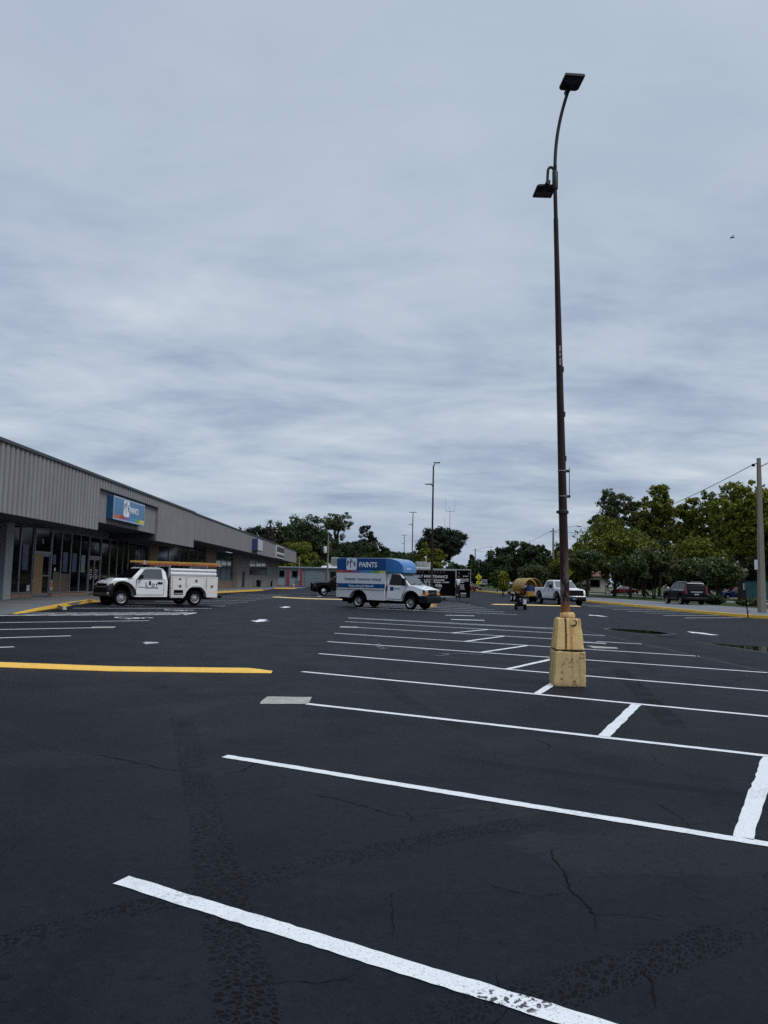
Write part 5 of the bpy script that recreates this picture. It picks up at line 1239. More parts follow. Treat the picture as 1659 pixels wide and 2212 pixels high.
def person(label, loc, rz, shirt, legs, short_legs, lean=0., stride=.0, arm=.0, skin='skin'):
    L = lambda x, z: (x+max(0, z-.95)*lean, z)
    def V(x, y, z): a, q = L(x, z); return (a, y, q)
    B = [(V(0, 0, .95), .13), (V(0, 0, 1.15), .12), (V(0, 0, 1.36), .135), (V(.0, 0, 1.47), .06), (V(.01, 0, 1.55), .055), (V(.03, 0, 1.64), .095), (V(.025, 0, 1.73), .075)]
    E_ = [(0, 1), (1, 2), (2, 3), (3, 4), (4, 5), (5, 6)]
    for s in (1, -1):
        n = len(B)
        B += [(V(.0, s*.17, 1.40), .065), (V(-.03+arm*s*.4, s*.23, 1.14), .045), (V(.05+arm*s, s*.25, .90), .034), (V(.07+arm*s*1.1, s*.25, .82), .030),
              ((0+0, s*.10, .88), .10), ((.03+stride*s*.5, s*.11, .50), .062), ((0+stride*s, s*.11, .09), .042), ((.14+stride*s, s*.12, .04), .035)]
        E_ += [(2, n), (n, n+1), (n+1, n+2), (n+2, n+3), (0, n+4), (n+4, n+5), (n+5, n+6), (n+6, n+7)]
        for k in range(4):   # fingers
            f = len(B); y_ = s*.25+(k-1.5)*.018
            B += [(V(.085+arm*s*1.15, y_, .765-.005*(k % 2)), .010), (V(.10+arm*s*1.2, y_, .72-.012*(1 if k in (1, 2) else 0)), .008)]; E_ += [(n+3, f), (f, f+1)]
        f = len(B); B += [(V(.11+arm*s*1.1, s*.22, .79), .011), (V(.13+arm*s*1.1, s*.215, .755), .009)]; E_ += [(n+3, f), (f, f+1)]
    parts = [('person', M[skin], B, E_)]
    S = [(V(0, 0, 1.15), .145), (V(0, 0, .93), .15), (V(0, 0, 1.36), .155), (V(0, 0, 1.45), .085)]
    SE = [(0, 1), (0, 2), (2, 3)]
    for s in (1, -1):
        n = len(S); S += [(V(0, s*.18, 1.40), .085), (V(-.02+arm*s*.25, s*.225, 1.22), .066)]; SE += [(2, n), (n, n+1)]
    parts.append(('shirt', M[shirt], S, SE))
    Q = [((0, 0, .92), .155)]; QE = []
    for s in (1, -1):
        n = len(Q); Q += [((0, s*.10, .84), .115), ((.03+stride*s*.5, s*.11, .52), .085)]; QE += [(0, n), (n, n+1)]
        if not short_legs: Q += [((stride*s, s*.11, .07), .062)]; QE += [(n+1, n+2)]
    parts.append(('shorts' if short_legs else 'trousers', M[legs], Q, QE))
    H = [(V(.005, 0, 1.70), .098), (V(-.02, 0, 1.66), .09), (V(-.0, 0, 1.745), .075)]; parts.append(('hair', M['hair'], H, [(0, 1), (0, 2)]))
    o = figure('person', label, loc, rz, None, parts)
    b = MB()   # face: eyes, nose, mouth, ears
    for s in (1, -1):
        e_ = V(.118, s*.032, 1.655); b.box(e_[0]-.01, e_[0]+.004, e_[1]-.012, e_[1]+.012, e_[2]-.006, e_[2]+.006)
    q_ = V(.118, 0, 1.59); b.box(q_[0]-.012, q_[0]+.002, -.024, .024, q_[2]-.005, q_[2]+.005); b.build('eyes_and_mouth', M['hair'], o)
    b = MB(); n_ = V(.12, 0, 1.625); b.add([(n_[0]+.025, 0, n_[2]-.008), (n_[0]-.01, .014, n_[2]-.012), (n_[0]-.01, -.014, n_[2]-.012), (n_[0]-.005, 0, n_[2]+.035)], [(0, 1, 3), (0, 3, 2), (0, 2, 1), (1, 2, 3)])
    for s in (1, -1): e_ = V(.02, s*.098, 1.63); b.lathe([(0, e_[1]+s*.008), (.02, e_[1]+s*.004), (.024, e_[1]-s*.01)], (e_[0], 0, e_[2]), 'y', 8)
    b.build('nose_and_ears', M[skin], o, smooth=True)
    return o
pa = Vector((8.62, 66.9, 0))
rt = Matrix.Rotation(tr_a, 4, 'Z')
person('person in a white shirt standing at the open rear of the black trailer', pa+rt @ Vector((.10, -.08, .44)), radians(-60), 'shirt_white', 'trousers', False, lean=.22, arm=.02, skin='skin_dark')
person('person in a grey shirt and blue shorts beside the thick tree trunk', (46.9, 93.5, .13), radians(200), 'shirt_grey', 'shorts', True, stride=.12, arm=-.1)

# ------------------------------------------------------------------ line-marking machine
R_ = thing('line_striper', 'small black four-wheeled line-marking machine with a white bucket', 'striping machine', (10.33, 48.4, 0), radians(-97))
b = MB(); b.box(-.45, .45, -.28, .28, .22, .32); b.box(-.35, .1, -.2, .2, .32, .58); b.build('deck', M['chassis'], R_, bevel=.02)
b = MB(); b.box(-.05, .3, -.18, .12, .32, .66); b.cyl((.12, .0, .66), (.12, .0, .74), .09); b.build('engine', M['plastic'], R_, bevel=.03)
b = MB(); b.lathe([(0, .32), (.13, .32), (.15, .62), (.155, .64), (0, .64)], (.18, .20, 0), 'z', 16); b.build('paint_bucket', M['box_white'], R_, smooth=True)
b = MB(); b.tube([(-.4, -.22, .3), (-.62, -.22, .9), (-.55, -.1, 1.0)], .02, 6); b.tube([(-.4, .22, .3), (-.62, .22, .9), (-.55, .1, 1.0)], .02, 6); b.box(-.68, -.58, -.3, .3, .88, 1.02); b.build('handlebar', M['plastic'], R_)
b = MB(); b.box(-.62, -.3, -.16, .16, .52, .78); b.build('control_box', M['chassis'], R_, bevel=.02)
b = MB(); b.lathe([(0, 0), (.04, 0), (.05, .06), (0, .08)], (.34, -.05, .62), 'z', 10); b.cyl((.33, .0, .5), (.36, -.08, .6), .015); b.build('fittings', M['alu'], R_)
for x_ in (.3, -.32):
    for s in (1, -1): wheel(R_, x_, s*.28, .17, .13, s, M['rim_dark'], 4, .5)
# ------------------------------------------------------------------ traffic cone, wheel stop, speed bumps
co_ = thing('traffic_cone', 'orange traffic cone with a white sleeve at the end of the far yellow kerb', 'cone', (-10.75, 132, zg(-10.8)+.0))
b = MB(); b.box(-.2, .2, -.2, .2, 0, .04); b.lathe([(.15, .03), (.098, .32), (.052, .62), (.035, .78), (0, .78)], (0, 0, 0), 'z', 14); b.build('cone_body', mat('cone_orange', (.55, .09, .02), .5), co_, smooth=True)
b = MB(); b.lathe([(.102, .32), (.056, .62)], (0, 0, 0), 'z', 14); b.build('reflective_sleeve', M['st_white'], co_, smooth=True)
ws = thing('wheel_stop', 'weathered concrete wheel stop beside the near yellow kerb', 'wheel stop', (-11.85, 31.6, zg(-11.85)), atan2(-2.33, 1.22))
b = MB(); b.frust(-.95, .95, -.085, .085, 0, .13, .04, .03); b.build('concrete_block', M['conc_patch'], ws, bevel=.015)
b = MB(); [b.cyl((x_, 0, .125), (x_, 0, .14), .018, seg=8) for x_ in (-.6, .6)]; b.build('anchor_pins', M['chassis'], ws)
def bump(label, p0, p1, h=.06, wd=.36, m='yellow2'):
    p0, p1 = Vector(p0), Vector(p1); d_ = p1-p0; L = d_.length; a = atan2(d_.y, d_.x); c = (p0+p1)/2
    o = thing('speed_bump', label, 'speed bump', (c.x, c.y, 0), a, 'yellow speed bumps across the aisles')
    b = MB(); n = 40; prof = [(-.5, 0), (-.38, .55), (-.2, .92), (0, 1), (.2, .92), (.38, .55), (.5, 0)]; k = len(prof); rb = random.Random(int(c.y*10))
    vs = []
    for i in range(n+1):
        x = -L/2+L*i/n; e = min(1, min(i, n-i)/1.5); wx = c.x+x*cos(a)
        w2, off = wd*(1+rb.uniform(-.03, .03)), rb.uniform(-.008, .008)
        for yy, hh in prof: vs.append((x, yy*w2+off, zg(wx)+.003+hh*h*e))
    b.add(vs, [(i*k+j, i*k+j+1, (i+1)*k+j+1, (i+1)*k+j) for i in range(n) for j in range(k-1)]); b.build('bump_surface', M[m], o, smooth=True)
bump('long yellow speed bump across the near left aisle', (-9.6, 13.05), (-1.42, 13.46))
bump('thin yellow speed bump in the far left aisle in front of the black pickup', (-7.0, 63.9), (1.6, 62.8), m='yellow3')
bump('yellow speed bump in the right aisle behind the small line-marking machine', (10.2, 58.3), (16.95, 57.75), m='yellow3')
# ------------------------------------------------------------------ lamp posts
def rust():
    m, t, b = new_mat('rusty_brown_pole')
    v = t.n('ShaderNodeTexCoord').outputs['Object']
    n1 = t.noise(t.vmul(v, (6, 6, 1.1)), 1.5, 7, .65, .4); n2 = t.noise(v, 9, 6, .7); s = t.n('ShaderNodeSeparateXYZ'); t.L.new(v, s.inputs[0])
    c = t.ramp(n1, [(.30, (.010, .005, .006)), (.5, (.020, .0075, .008)), (.68, (.038, .013, .009))])
    low = t.step(s.outputs[2], 2.4, 1.1)                  # bare metal and rust patches low on the shaft
    c = t.mix(t.m('MULTIPLY', t.step(t.noise(t.vmul(v, (9, 9, 2.2)), 1.2, 5, .6, .3), .53, .58), low), c, (.20, .15, .12))
    c = t.mix(t.m('MULTIPLY', t.step(n2, .58, .72), .5), c, (.055, .022, .012))
    c = t.mix(t.step(t.m('ADD', s.outputs[2], t.m('MULTIPLY', n2, .22)), 1.48, 1.30), c, (.24, .085, .022))
    t.L.new(c, b.inputs['Base Color']); b.inputs['Roughness'].default_value = .75; b.inputs['Specular IOR Level'].default_value = .3
    return m
def base_mat():
    m, t, b = new_mat('yellow_painted_concrete')
    v = t.n('ShaderNodeTexCoord').outputs['Object']; s = t.n('ShaderNodeSeparateXYZ'); t.L.new(v, s.inputs[0]); Z = s.outputs[2]
    n1 = t.noise(v, 3.2, 6, .6); n2 = t.noise(v, 22, 6, .7); run = t.noise(t.vmul(v, (9, 9, .35)), 1.0, 4, .55)
    c = t.ramp(n1, [(.3, (.64, .43, .18)), (.55, (.74, .51, .225)), (.75, (.68, .48, .235))])
    lowb = t.step(Z, .62, .50)
    c = t.mix(t.m('MULTIPLY', lowb, .75), c, t.ramp(n1, [(.3, (.46, .345, .17)), (.7, (.58, .44, .22))]))
    c = t.mix(t.step(run, .52, .64, 0., .62), c, (.30, .13, .03))                       # rust runs
    ang = t.m('ABSOLUTE', t.m('ADD', s.outputs[0], t.m('ADD', .065, t.m('MULTIPLY', t.m('SUBTRACT', n1, .5), .03))))
    c = t.mix(t.m('MULTIPLY', t.step(ang, .024, .008), t.m('MULTIPLY', t.step(Z, .52, .62), t.step(s.outputs[1], .0, -.1))), c, (.10, .04, .012))
    chip = t.m('MULTIPLY', t.step(n2, .56, .63), t.step(t.noise(v, 5, 4), .44, .56))
    c = t.mix(t.m('MULTIPLY', chip, t.m('ADD', .25, lowb)), c, (.13, .085, .045))
    grime = t.step(t.m('ADD', Z, t.m('MULTIPLY', n1, .12)), .16, .02, 0., .6)
    c = t.mix(grime, c, (.12, .085, .045))
    t.L.new(c, b.inputs['Base Color']); b.inputs['Roughness'].default_value = .8; b.inputs['Specular IOR Level'].default_value = .25
    bp = t.n('ShaderNodeBump'); bp.inputs['Strength'].default_value = .5; bp.inputs['Distance'].default_value = .012
    t.L.new(t.m('ADD', n2, t.m('MULTIPLY', chip, -1.)), bp.inputs['Height']); t.L.new(bp.outputs[0], b.inputs['Normal'])
    return m
M['pole_rust'] = rust(); M['base'] = base_mat(); M['cap'] = mat('cap_paint', (.55, .36, .14), .7, var=.15, scale=8, dirt='7a3f14', dirt_amt=.8)
M['lampmetal'] = mat('dark_bronze_lamp', (.007, .0055, .0055), .6, .0, var=.2, scale=6); M['lens'] = mat('led_window', (.03, .033, .04), .2, var=.2, scale=20)
M['joint'] = mat('dark_joint', (.03, .016, .008), .9, var=.3, scale=20); M['strap'] = mat('steel_strap', (.30, .25, .24), .5, .5, var=.2, scale=20)
rb = random.Random(9)
def rough_block(z0, z1, h0, h1, n=9):
    """square block with a few chips along its edges"""
    b = MB(); rings = []
    m_ = 7
    for i in range(n+1):
        f = i/n; h = h0+(h1-h0)*f; z = z0+(z1-z0)*f; ring = []
        for k in range(4):
            for j in range(m_):
                u = -1+2*j/m_; px, py = ((u, -1), (1, u), (-u, 1), (-1, -u))[k]
                e = 1-(.05*rb.random()**3 if j == 0 else .008*rb.random())
                if i in (0, n): e -= .02*rb.random()
                ring.append((px*h*e, py*h*e, z+(rb.uniform(-.012, .004) if i == n and h1 < h0 else 0)))
        rings.append(ring)
    N = 4*m_; vs = [p for r in rings for p in r]
    fs = [(i*N+k, i*N+(k+1) % N, (i+1)*N+(k+1) % N, (i+1)*N+k) for i in range(n) for k in range(N)]
    fs += [tuple(range(N-1, -1, -1)), tuple(n*N+k for k in range(N))]
    return b.add(vs, fs)
def floodlight(parent, tip, d, up=0., s=1.):
    """flat LED head whose plate runs from tip along d"""
    d = Vector(d).normalized(); q = Vector((-d.y, d.x, 0)).normalized(); n = q.cross(d)*-1
    if n.z < 0: n = -n
    F = lambda a, w_, h: Vector(tip)+d*a+q*w_+n*h
    b = MB(); L, W_ = .44*s, .185*s
    P = [(0, -.14*s), (.05*s, -W_), (L, -W_), (L, W_), (.05*s, W_), (0, .14*s)]
    b.add([F(a, w_, 0) for a, w_ in P]+[F(a, w_, .038*s) for a, w_ in P], [tuple(range(6)), tuple(range(11, 5, -1))]+[(i, (i+1) % 6, 6+(i+1) % 6, 6+i) for i in range(6)])
    for k in range(9):
        a = .16*s+k*.032*s; b.add([F(a, -W_*.95, .038*s), F(a, W_*.95, .038*s), F(a, W_*.95, .058*s), F(a, -W_*.95, .058*s), F(a+.008*s, -W_*.95, .038*s), F(a+.008*s, W_*.95, .038*s), F(a+.008*s, W_*.95, .058*s), F(a+.008*s, -W_*.95, .058*s)], [(0, 1, 2, 3), (7, 6, 5, 4), (0, 4, 5, 1), (2, 6, 7, 3), (1, 5, 6, 2), (0, 3, 7, 4)])
    h = b.build('floodlight', M['lampmetal'], parent)
    b = MB(); b.add([F(.20*s, -W_*.85, -.004), F(.40*s, -W_*.85, -.004), F(.40*s, W_*.85, -.004), F(.20*s, W_*.85, -.004)], [(0, 1, 2, 3)]); b.build('led_window', M['lens'], h)
    b = MB(); b.cyl(F(-.12*s, 0, .02*s), F(.06*s, 0, .02*s), .045*s, .055*s, 10); b.build('slip_fitter', M['lampmetal'], h, smooth=True)
    return h
def big_lamp_post():
    R_ = thing('lamp_post', 'tall rusty brown lamp post on a yellow concrete base nearest the camera', 'lamp post', (3.425, 12.46, 0), radians(-4))
    rough_block(0, .548, .252, .238).build('concrete_base', M['base'], R_, bevel=.008)
    rough_block(.575, 1.07, .228, .176).build('base_upper_block', M['base'], R_, bevel=.008)
    b = MB(); b.box(-.215, .215, -.215, .215, .54, .58); b.build('mortar_joint', M['joint'], R_)
    b = MB(); b.lathe([(0, 1.062), (.126, 1.062), (.128, 1.11), (.105, 1.16), (.0, 1.165)], (0, 0, 0), 'z', 8); b.build('base_cap', M['cap'], R_, bevel=.012)
    b = MB(); b.lathe([(.138, 1.055), (.142, 1.068), (.12, 1.075)], (0, 0, 0), 'z', 8); b.build('cap_gap', M['joint'], R_)
    b = MB(); b.tube([(.062+.05*cos(radians(a_)), -.186-.10*(1.06-z_), z_) for a_, z_ in ((100, 1.06), (60, 1.045), (20, 1.02), (-20, .99), (-60, .965), (-110, .96), (-150, .968))], [.004, .006, .007, .009, .013, .009, .004], 6); b.build('hook_stain', M['joint'], R_)
    # shaft leans slightly, tapered
    def cx(z): return -.03-.025*(z-1.1) if z < 8.3 else -.21
    pts = [(cx(z), 0, z) for z in (1.1, 1.4, 2, 3, 4, 5, 6, 7, 7.8)]; rad = [.073, .073, .071, .067, .062, .056, .050, .043, .039]
    b = MB(); b.tube(pts, rad, 14); b.build('shaft', M['pole_rust'], R_, smooth=True)
    b = MB(); b.tube([(cx(7.78), 0, 7.78), (-.210, 0, 8.3), (-.212, 0, 8.75)], [.034, .033, .031], 12); b.build('upper_shaft', M['pole_rust'], R_, smooth=True)
    ap = [(-.212+.185*(k_/14)**2.1, -.12*(k_/14)**2.2, 8.72+1.25*k_/14) for k_ in range(15)]
    b = MB(); b.tube(ap, .029, 10); b.build('top_arm', M['lampmetal'], R_, smooth=True)
    floodlight(R_, (-.025, -.16, 9.99), (.10, -1, .0), s=.9)
    gp = [(-.22, 0, 8.42), (-.228, 0, 8.55)]+[(-.282+.052*cos(radians(a_)), .004, 8.64+.075*sin(radians(a_))) for a_ in range(10, 175, 15)]+[(-.338, .0, 8.55), (-.345, 0, 8.42)]
    b = MB(); b.tube(gp, .024, 10); b.build('gooseneck_arm', M['lampmetal'], R_, smooth=True)
    floodlight(R_, (-.345, .02, 8.39), (-.06, 1, -.03), s=.88)
    b = MB(); b.lathe([(.046, 8.32), (.05, 8.34), (.05, 8.62), (.042, 8.64)], (-.211, 0, 0), 'z', 12); b.build('clamp_collar', M['lampmetal'], R_, smooth=True)
    # straps, bracket and small boxes up the shaft
    for z in (2.79,):
        b = MB(); b.lathe([(.078, z-.03), (.082, z-.02), (.082, z+.02), (.078, z+.03)], (cx(z), 0, 0), 'z', 14); b.box(cx(z)-.105, cx(z)-.07, -.03, .03, z-.02, z+.02); b.box(cx(z)+.07, cx(z)+.09, -.02, .02, z-.02, z+.02); b.build('pole_band', M['lampmetal'], R_)
    br = MB(); zc = 3.2
    for z in (3.05, 3.47): br.lathe([(.0715, z-.008), (.0725, z), (.0715, z+.008)], (cx(z), 0, 0), 'z', 14)
    br.build('steel_strap', M['strap'], R_)
    b = MB(); b.box(cx(3.05)+.065, cx(3.05)+.125, -.02, .02, 3.03, 3.07); b.box(cx(3.47)+.06, cx(3.47)+.125, -.02, .02, 3.45, 3.49); b.cyl((cx(3.2)+.12, 0, 3.02), (cx(3.4)+.118, 0, 3.53), .006, seg=6); b.build('banner_bracket', M['lampmetal'], R_)
    for z in (3.68, 4.42, 5.18):
        b = MB(); b.box(cx(z)+.045, cx(z)+.075+(.0 if z < 5 else -.006), -.03, .03, z-.045, z+.045); b.build('junction_box', M['lampmetal'], R_, bevel=.006)
    b = MB()
    for z, h in ((5.52, .05), (5.42, .03), (5.30, .06)): b.box(cx(z)-.01, cx(z)+.02, -.062, -.05, z-h, z+h)
    b.build('cable_clip', M['strap'], R_)
    return R_
big_lamp_post()
def far_lamp_post(label, x, y, h):
    R_ = thing('lamp_post', label, 'lamp post', (x, y, 0), .2, 'lamp posts down the middle of the lot')
    b = MB(); b.frust(-.29, .29, -.29, .29, 0, .55, .03, .03); b.frust(-.25, .25, -.25, .25, .552, 1.07, .05, .05); b.build('concrete_base', M['base'], R_, bevel=.01)
    b = MB(); b.tube([(0, 0, 1.07), (0, 0, h-.2)], [.075, .045], 10); b.build('shaft', M['pole_rust'], R_, smooth=True)
    b = MB(); b.tube([(0, 0, h-1.6), (-.14, 0, h-1.35), (-.22, 0, h-1.4)], .03, 6); b.tube([(0, 0, h-.25), (.08, -.05, h-.05)], .03, 6); b.build('lamp_arm', M['lampmetal'], R_)
    floodlight(R_, (.1, -.02, h), (1, -.25, .03), s=.75); floodlight(R_, (-.2, .0, h-1.42), (-1, .3, .0), s=.75)
    if y > 80: floodlight(R_, (-.05, 0, h), (-1, .2, .03), s=.9)
far_lamp_post('brown lamp post rising behind the nose of the box van', 4.78, 49.3, 9.3)
far_lamp_post('brown lamp post seen above the box van roof, with two heads', 6.4, 90, 9.7)
far_lamp_post('farthest and smallest brown lamp post, left of the round dark tree', 8.1, 134, 9.6)

# ------------------------------------------------------------------ concrete street poles and wires
M['concpole'] = mat('grey_concrete_pole', (.185, .165, .135), .9, var=.12, scale=3, dirt='5a5348', dirt_amt=.4, bump=.3, bscale=40)
def street_pole(label, x, y, h, arm=True, sgn=1):
    R_ = thing('street_light', label, 'street light', (x, y, .12), 0, 'concrete street lights along the road')
    b = MB(); b.frust(-.20, .20, -.20, .20, 0, h, .10, .10); b.build('shaft', M['concpole'], R_, bevel=.02)
    if arm:
        b = MB(); b.tube([(.08, 0, h-.55), (.8, 0, h-.2), (2.2, 0, h+.25), (3.6, 0, h+.45)], [.06, .055, .045, .04], 8); b.build('lamp_arm', M['alu'], R_, smooth=True)
        b = MB(); b.lathe([(0, 3.5), (.10, 3.55), (.15, 3.9), (.10, 4.3), (0, 4.35)], (0, 0, h+.45), 'x', 10); b.build('lamp_head', M['alu'], R_, smooth=True)
    b = MB(); b.tube([(-.08, 0, h-.35), (-.35, 0, h-.4)], .025, 6); b.box(-.45, -.28, -.06, .06, h-.55, h-.4); b.build('wire_bracket', M['chassis'], R_)
    return R_
street_pole('thick grey concrete street light standing nearest at the right edge', 25.85, 48.5, 9.95)
street_pole('grey concrete street light behind the white pickup with its arm past the rusty post', 29.2, 114, 9.9)
street_pole('slender grey street light beside the yellow crossing sign', 28.7, 187, 9.9)
sp_ = thing('sign_plate', 'small white plate fixed low on the thick concrete pole', 'sign', (25.52, 48.45, 2.85)); b = MB(); b.box(-.12, .1, -.02, .02, 0, .62); b.build('plate', M['paper'], sp_); b = MB(); b.box(-.09, .07, -.024, -.021, .38, .5); b.box(-.09, .07, -.024, -.021, .15, .2); b.build('print', M['grey_ink'], sp_)
def wire(label, p, q, sag, r=.02):
    p, q = Vector(p), Vector(q); pts = [p+(q-p)*k/24-Vector((0, 0, sag*4*(k/24)*(1-k/24))) for k in range(25)]
    b = MB(); b.tube([v-p for v in pts], r, 5); o = b.build('overhead_wire', M['chassis'], None, p); tag(o, label, 'wire')
wire('sagging wire running from the thick right-hand pole behind the trees', (25.4, 48.5, 9.6), (28.8, 114, 9.55), 1.6, .022)
wire('sagging wire between the two distant street lights', (28.8, 114, 9.55), (28.3, 187, 9.5), 1.4, .02)
up = thing('utility_pole', 'wooden utility pole with a white transformer in front of the dark trees', 'utility pole', (-5.75, 150.2, 0))
b = MB(); b.tube([(0, 0, 0), (0, 0, 10.3)], [.20, .13], 10); b.build('shaft', M['concpole'], up, smooth=True)
b = MB(); b.lathe([(0, 6.8), (.3, 6.8), (.32, 7.0), (.32, 7.9), (.26, 8.05), (0, 8.1)], (-.55, -.1, 0), 'z', 14); b.build('transformer', mat('transformer_can', (.52, .54, .55), .5), up, smooth=True)
b = MB(); b.box(-.7, .7, -.05, .05, 9.6, 9.72); [b.cyl((x_, 0, 9.72), (x_, 0, 9.9), .04, seg=6) for x_ in (-.6, 0, .6)]; b.build('crossarm', M['chassis'], up)
wire('thin line running left from the wooden utility pole', (-6.4, 150.2, 9.9), (-60, 150, 10.6), .8, .018)
ct = thing('antenna_tower', 'thin grey antenna mast with a forked top beyond the round dark tree', 'antenna mast', (38.3, 320, 0))
b = MB(); b.tube([(0, 0, 0), (0, 0, 22.5), (0, 0, 31.4)], [.30, .16, .11], 6); b.build('mast', M['alu'], ct)
b = MB(); b.box(-2.3, .3, -.05, .05, 22.3, 22.45); b.box(-2.0, 2.0, -.06, .06, 31.2, 31.4); b.cyl((-2.0, 0, 31.3), (-2.0, 0, 37), .06, seg=5); b.cyl((2.0, 0, 31.3), (2.0, 0, 37), .06, seg=5); b.cyl((-2.2, 0, 22.4), (-2.2, 0, 29), .05, seg=5); b.cyl((0, 0, 31), (0, 0, 33), .05, seg=5); b.build('antennas', M['alu'], ct)
# road signs
M['sign_yellow'] = mat('fluorescent_yellow', (.48, .46, .01), .5, var=.05)
def crossing_sign(label, x, y, z, s, plate=True):
    R_ = thing('road_sign', label, 'road sign', (x, y, .0))
    b = MB(); b.cyl((0, .03, 0), (0, .03, z+.9*s), .04, seg=6); b.build('post', M['grey_trim'], R_)
    b = MB(); h = .62*s; b.extr([(0, -h), (h, 0), (0, h), (-h, 0)], 0, .012); b.v = [Vector((v.x, -v.z-.012, z+v.y)) for v in b.v]; b.build('diamond', M['sign_yellow'], R_)
    b = MB(); b.cyl((0, -.026, z+.22*s), (0, -.034, z+.22*s), .07*s, seg=8); b.box(-.07*s, .07*s, -.034, -.026, z-.12*s, z+.14*s); b.box(-.12*s, -.02*s, -.034, -.026, z-.33*s, z-.12*s); b.box(.02*s, .12*s, -.034, -.026, z-.33*s, z-.12*s); b.build('walking_figure', M['ink'], R_)
    if plate:
        b = MB(); b.box(-.42*s, .42*s, -.03, -.012, z-1.28*s, z-.72*s); pl_ = b.build('arrow_plate', M['sign_yellow'], R_)
        b = MB(); b.add([(-.25*s, -.034, z-1.0*s), (.05*s, -.034, z-1.15*s), (.05*s, -.034, z-.85*s)], [(0, 1, 2)]); b.box(.05*s, .28*s, -.036, -.032, z-1.04*s, z-.96*s); b.build('arrow', M['ink'], pl_)
crossing_sign('yellow diamond crossing sign with a plate below it, right of the black trailer', 23.6, 149, 2.75, 1.08)
crossing_sign('yellow diamond sign peeking out behind the rusty lamp post', 27.65, 100, 3.2, 1.0, False)
R_ = thing('road_sign', 'small white square sign low in the verge beside the red car', 'road sign', (25.6, 154.5, .0)); b = MB(); b.cyl((0, .03, 0), (0, .03, 2.2), .04, seg=6); b.build('post', M['grey_trim'], R_); b = MB(); b.box(-.62, .62, -.02, .02, 1.35, 2.35); b.build('panel', M['paper'], R_); b = MB(); [b.box(-.42+k*.2, -.30+k*.2, -.03, -.021, 1.5+.1*(k % 2), 2.15) for k in range(5)]; b.build('print', M['ink'], R_)
# reflective stake at the kerb corner
R_ = thing('marker_stake', 'thin dark stake with a weedy vine at the yellow kerb corner', 'stake', (21.55, 41.9, 0)); b = MB(); b.tube([(0, 0, 0), (-.10, 0, .9), (-.19, 0, 1.9)], .03, 6); b.build('shaft', M['chassis'], R_)
b = MB(); b.box(-.24, -.15, -.02, .02, 1.55, 1.9); b.build('pale_tip', M['alu'], R_)
M['vine'] = mat('pale_leaves', (.15, .18, .045), .7, var=.3, scale=20)
b = MB(); rv = random.Random(3)
for k in range(16):
    p_ = Vector((-.06+rv.uniform(-.16, .16), rv.uniform(-.12, .12), rv.uniform(.35, .95))); a = rv.uniform(0, 6.3); u = Vector((cos(a), sin(a), rv.uniform(-.8, .4)))*.12; q = u.cross(Vector((0, 0, 1))).normalized()*.04
    b.add([p_-u*.2, p_+u*.4+q, p_+u, p_+u*.4-q], [(0, 1, 2, 3)])
b.build('vine_leaves', M['vine'], R_)
# bird
R_ = thing('bird', 'tiny dark bird flying high in the cloudy sky', 'bird', (15.1, 30, 16.0)); b = MB(); b.lathe([(0, -.09), (.025, -.06), (.035, 0), (.02, .07), (0, .11)], (0, 0, 0), 'x', 8); b.build('body', M['ink'], R_, smooth=True)
b = MB(); b.add([(0, .02, .02), (.04, .12, .05), (-.01, .2, .0), (-.04, .1, .04), (.0, -.02, .02), (.04, -.12, .05), (-.01, -.2, .0), (-.04, -.1, .04)], [(0, 1, 2, 3), (4, 5, 6, 7)]); b.build('wings', M['ink'], R_)

# ------------------------------------------------------------------ far buildings on the right
M['cream'] = stucco('cream_render', (.36, .34, .29), .2); M['redroof'] = mat('dull_red_roof', (.12, .045, .035), .8, var=.2)
M['teal'] = mat('teal_panel', (.02, .085, .09), .6, var=.4, scale=1.2, dirt='0c2b30', dirt_amt=.6)
ho = thing('house', 'low cream building with windows glimpsed behind the row of tree trunks', 'building', (52, 172, .1), radians(-2))
b = MB(); b.box(-14, 4, 0, 12, 0, 3.6); b.build('wall', M['cream'], ho)
b = MB(); b.add([(-15, -1, 3.6), (5, -1, 3.6), (5, 13, 3.6), (-15, 13, 3.6), (-10, 6, 6), (0, 6, 6)], [(0, 1, 5, 4), (1, 2, 5), (2, 3, 4, 5), (3, 0, 4), (3, 2, 1, 0)]); b.build('roof', M['redroof'], ho)
for x_ in (-10.5, -3.5, 1.5):
    b = MB(); b.box(x_-1.2, x_+1.2, -.08, -.002, 1.1, 2.9); wq = b.build('window', M['grey_trim'], ho); b = MB(); b.box(x_-1.1, x_+1.1, -.11, -.085, 1.2, 2.8); b.build('pane', M['shopglass'], wq)
ho2 = thing('house', 'pale low building behind the wrapped van at the right edge', 'building', (90, 165, .1), radians(-30))
b = MB(); b.box(-20, 20, 0, 10, 0, 4); b.build('wall', M['cream'], ho2); b = MB(); b.frust(-21, 21, -1, 11, 4, 6.2, 4, 5.5); b.build('roof', M['redroof'], ho2)
for x_ in (-14, -6, 3, 11):
    b = MB(); b.box(x_-1.3, x_+1.3, -.1, -.002, 1, 2.8); wq = b.build('window', M['shopglass'], ho2)
tc = thing('storage_container', 'teal slatted container standing right of the thick tree trunk', 'container', (56.5, 106.5, .12), radians(-20))
b = MB()
for k in range(14): b.box(-2.2+k*.32, -2.0+k*.32, -.04, .0, .1, 2.5)
b.box(-2.3, 2.3, 0, 2.2, 0, 2.6); b.build('corrugated_body', M['teal'], tc)
b = MB(); b.box(-2.35, 2.35, -.08, 2.25, 2.6, 2.7); b.build('lid', M['plastic'], tc)
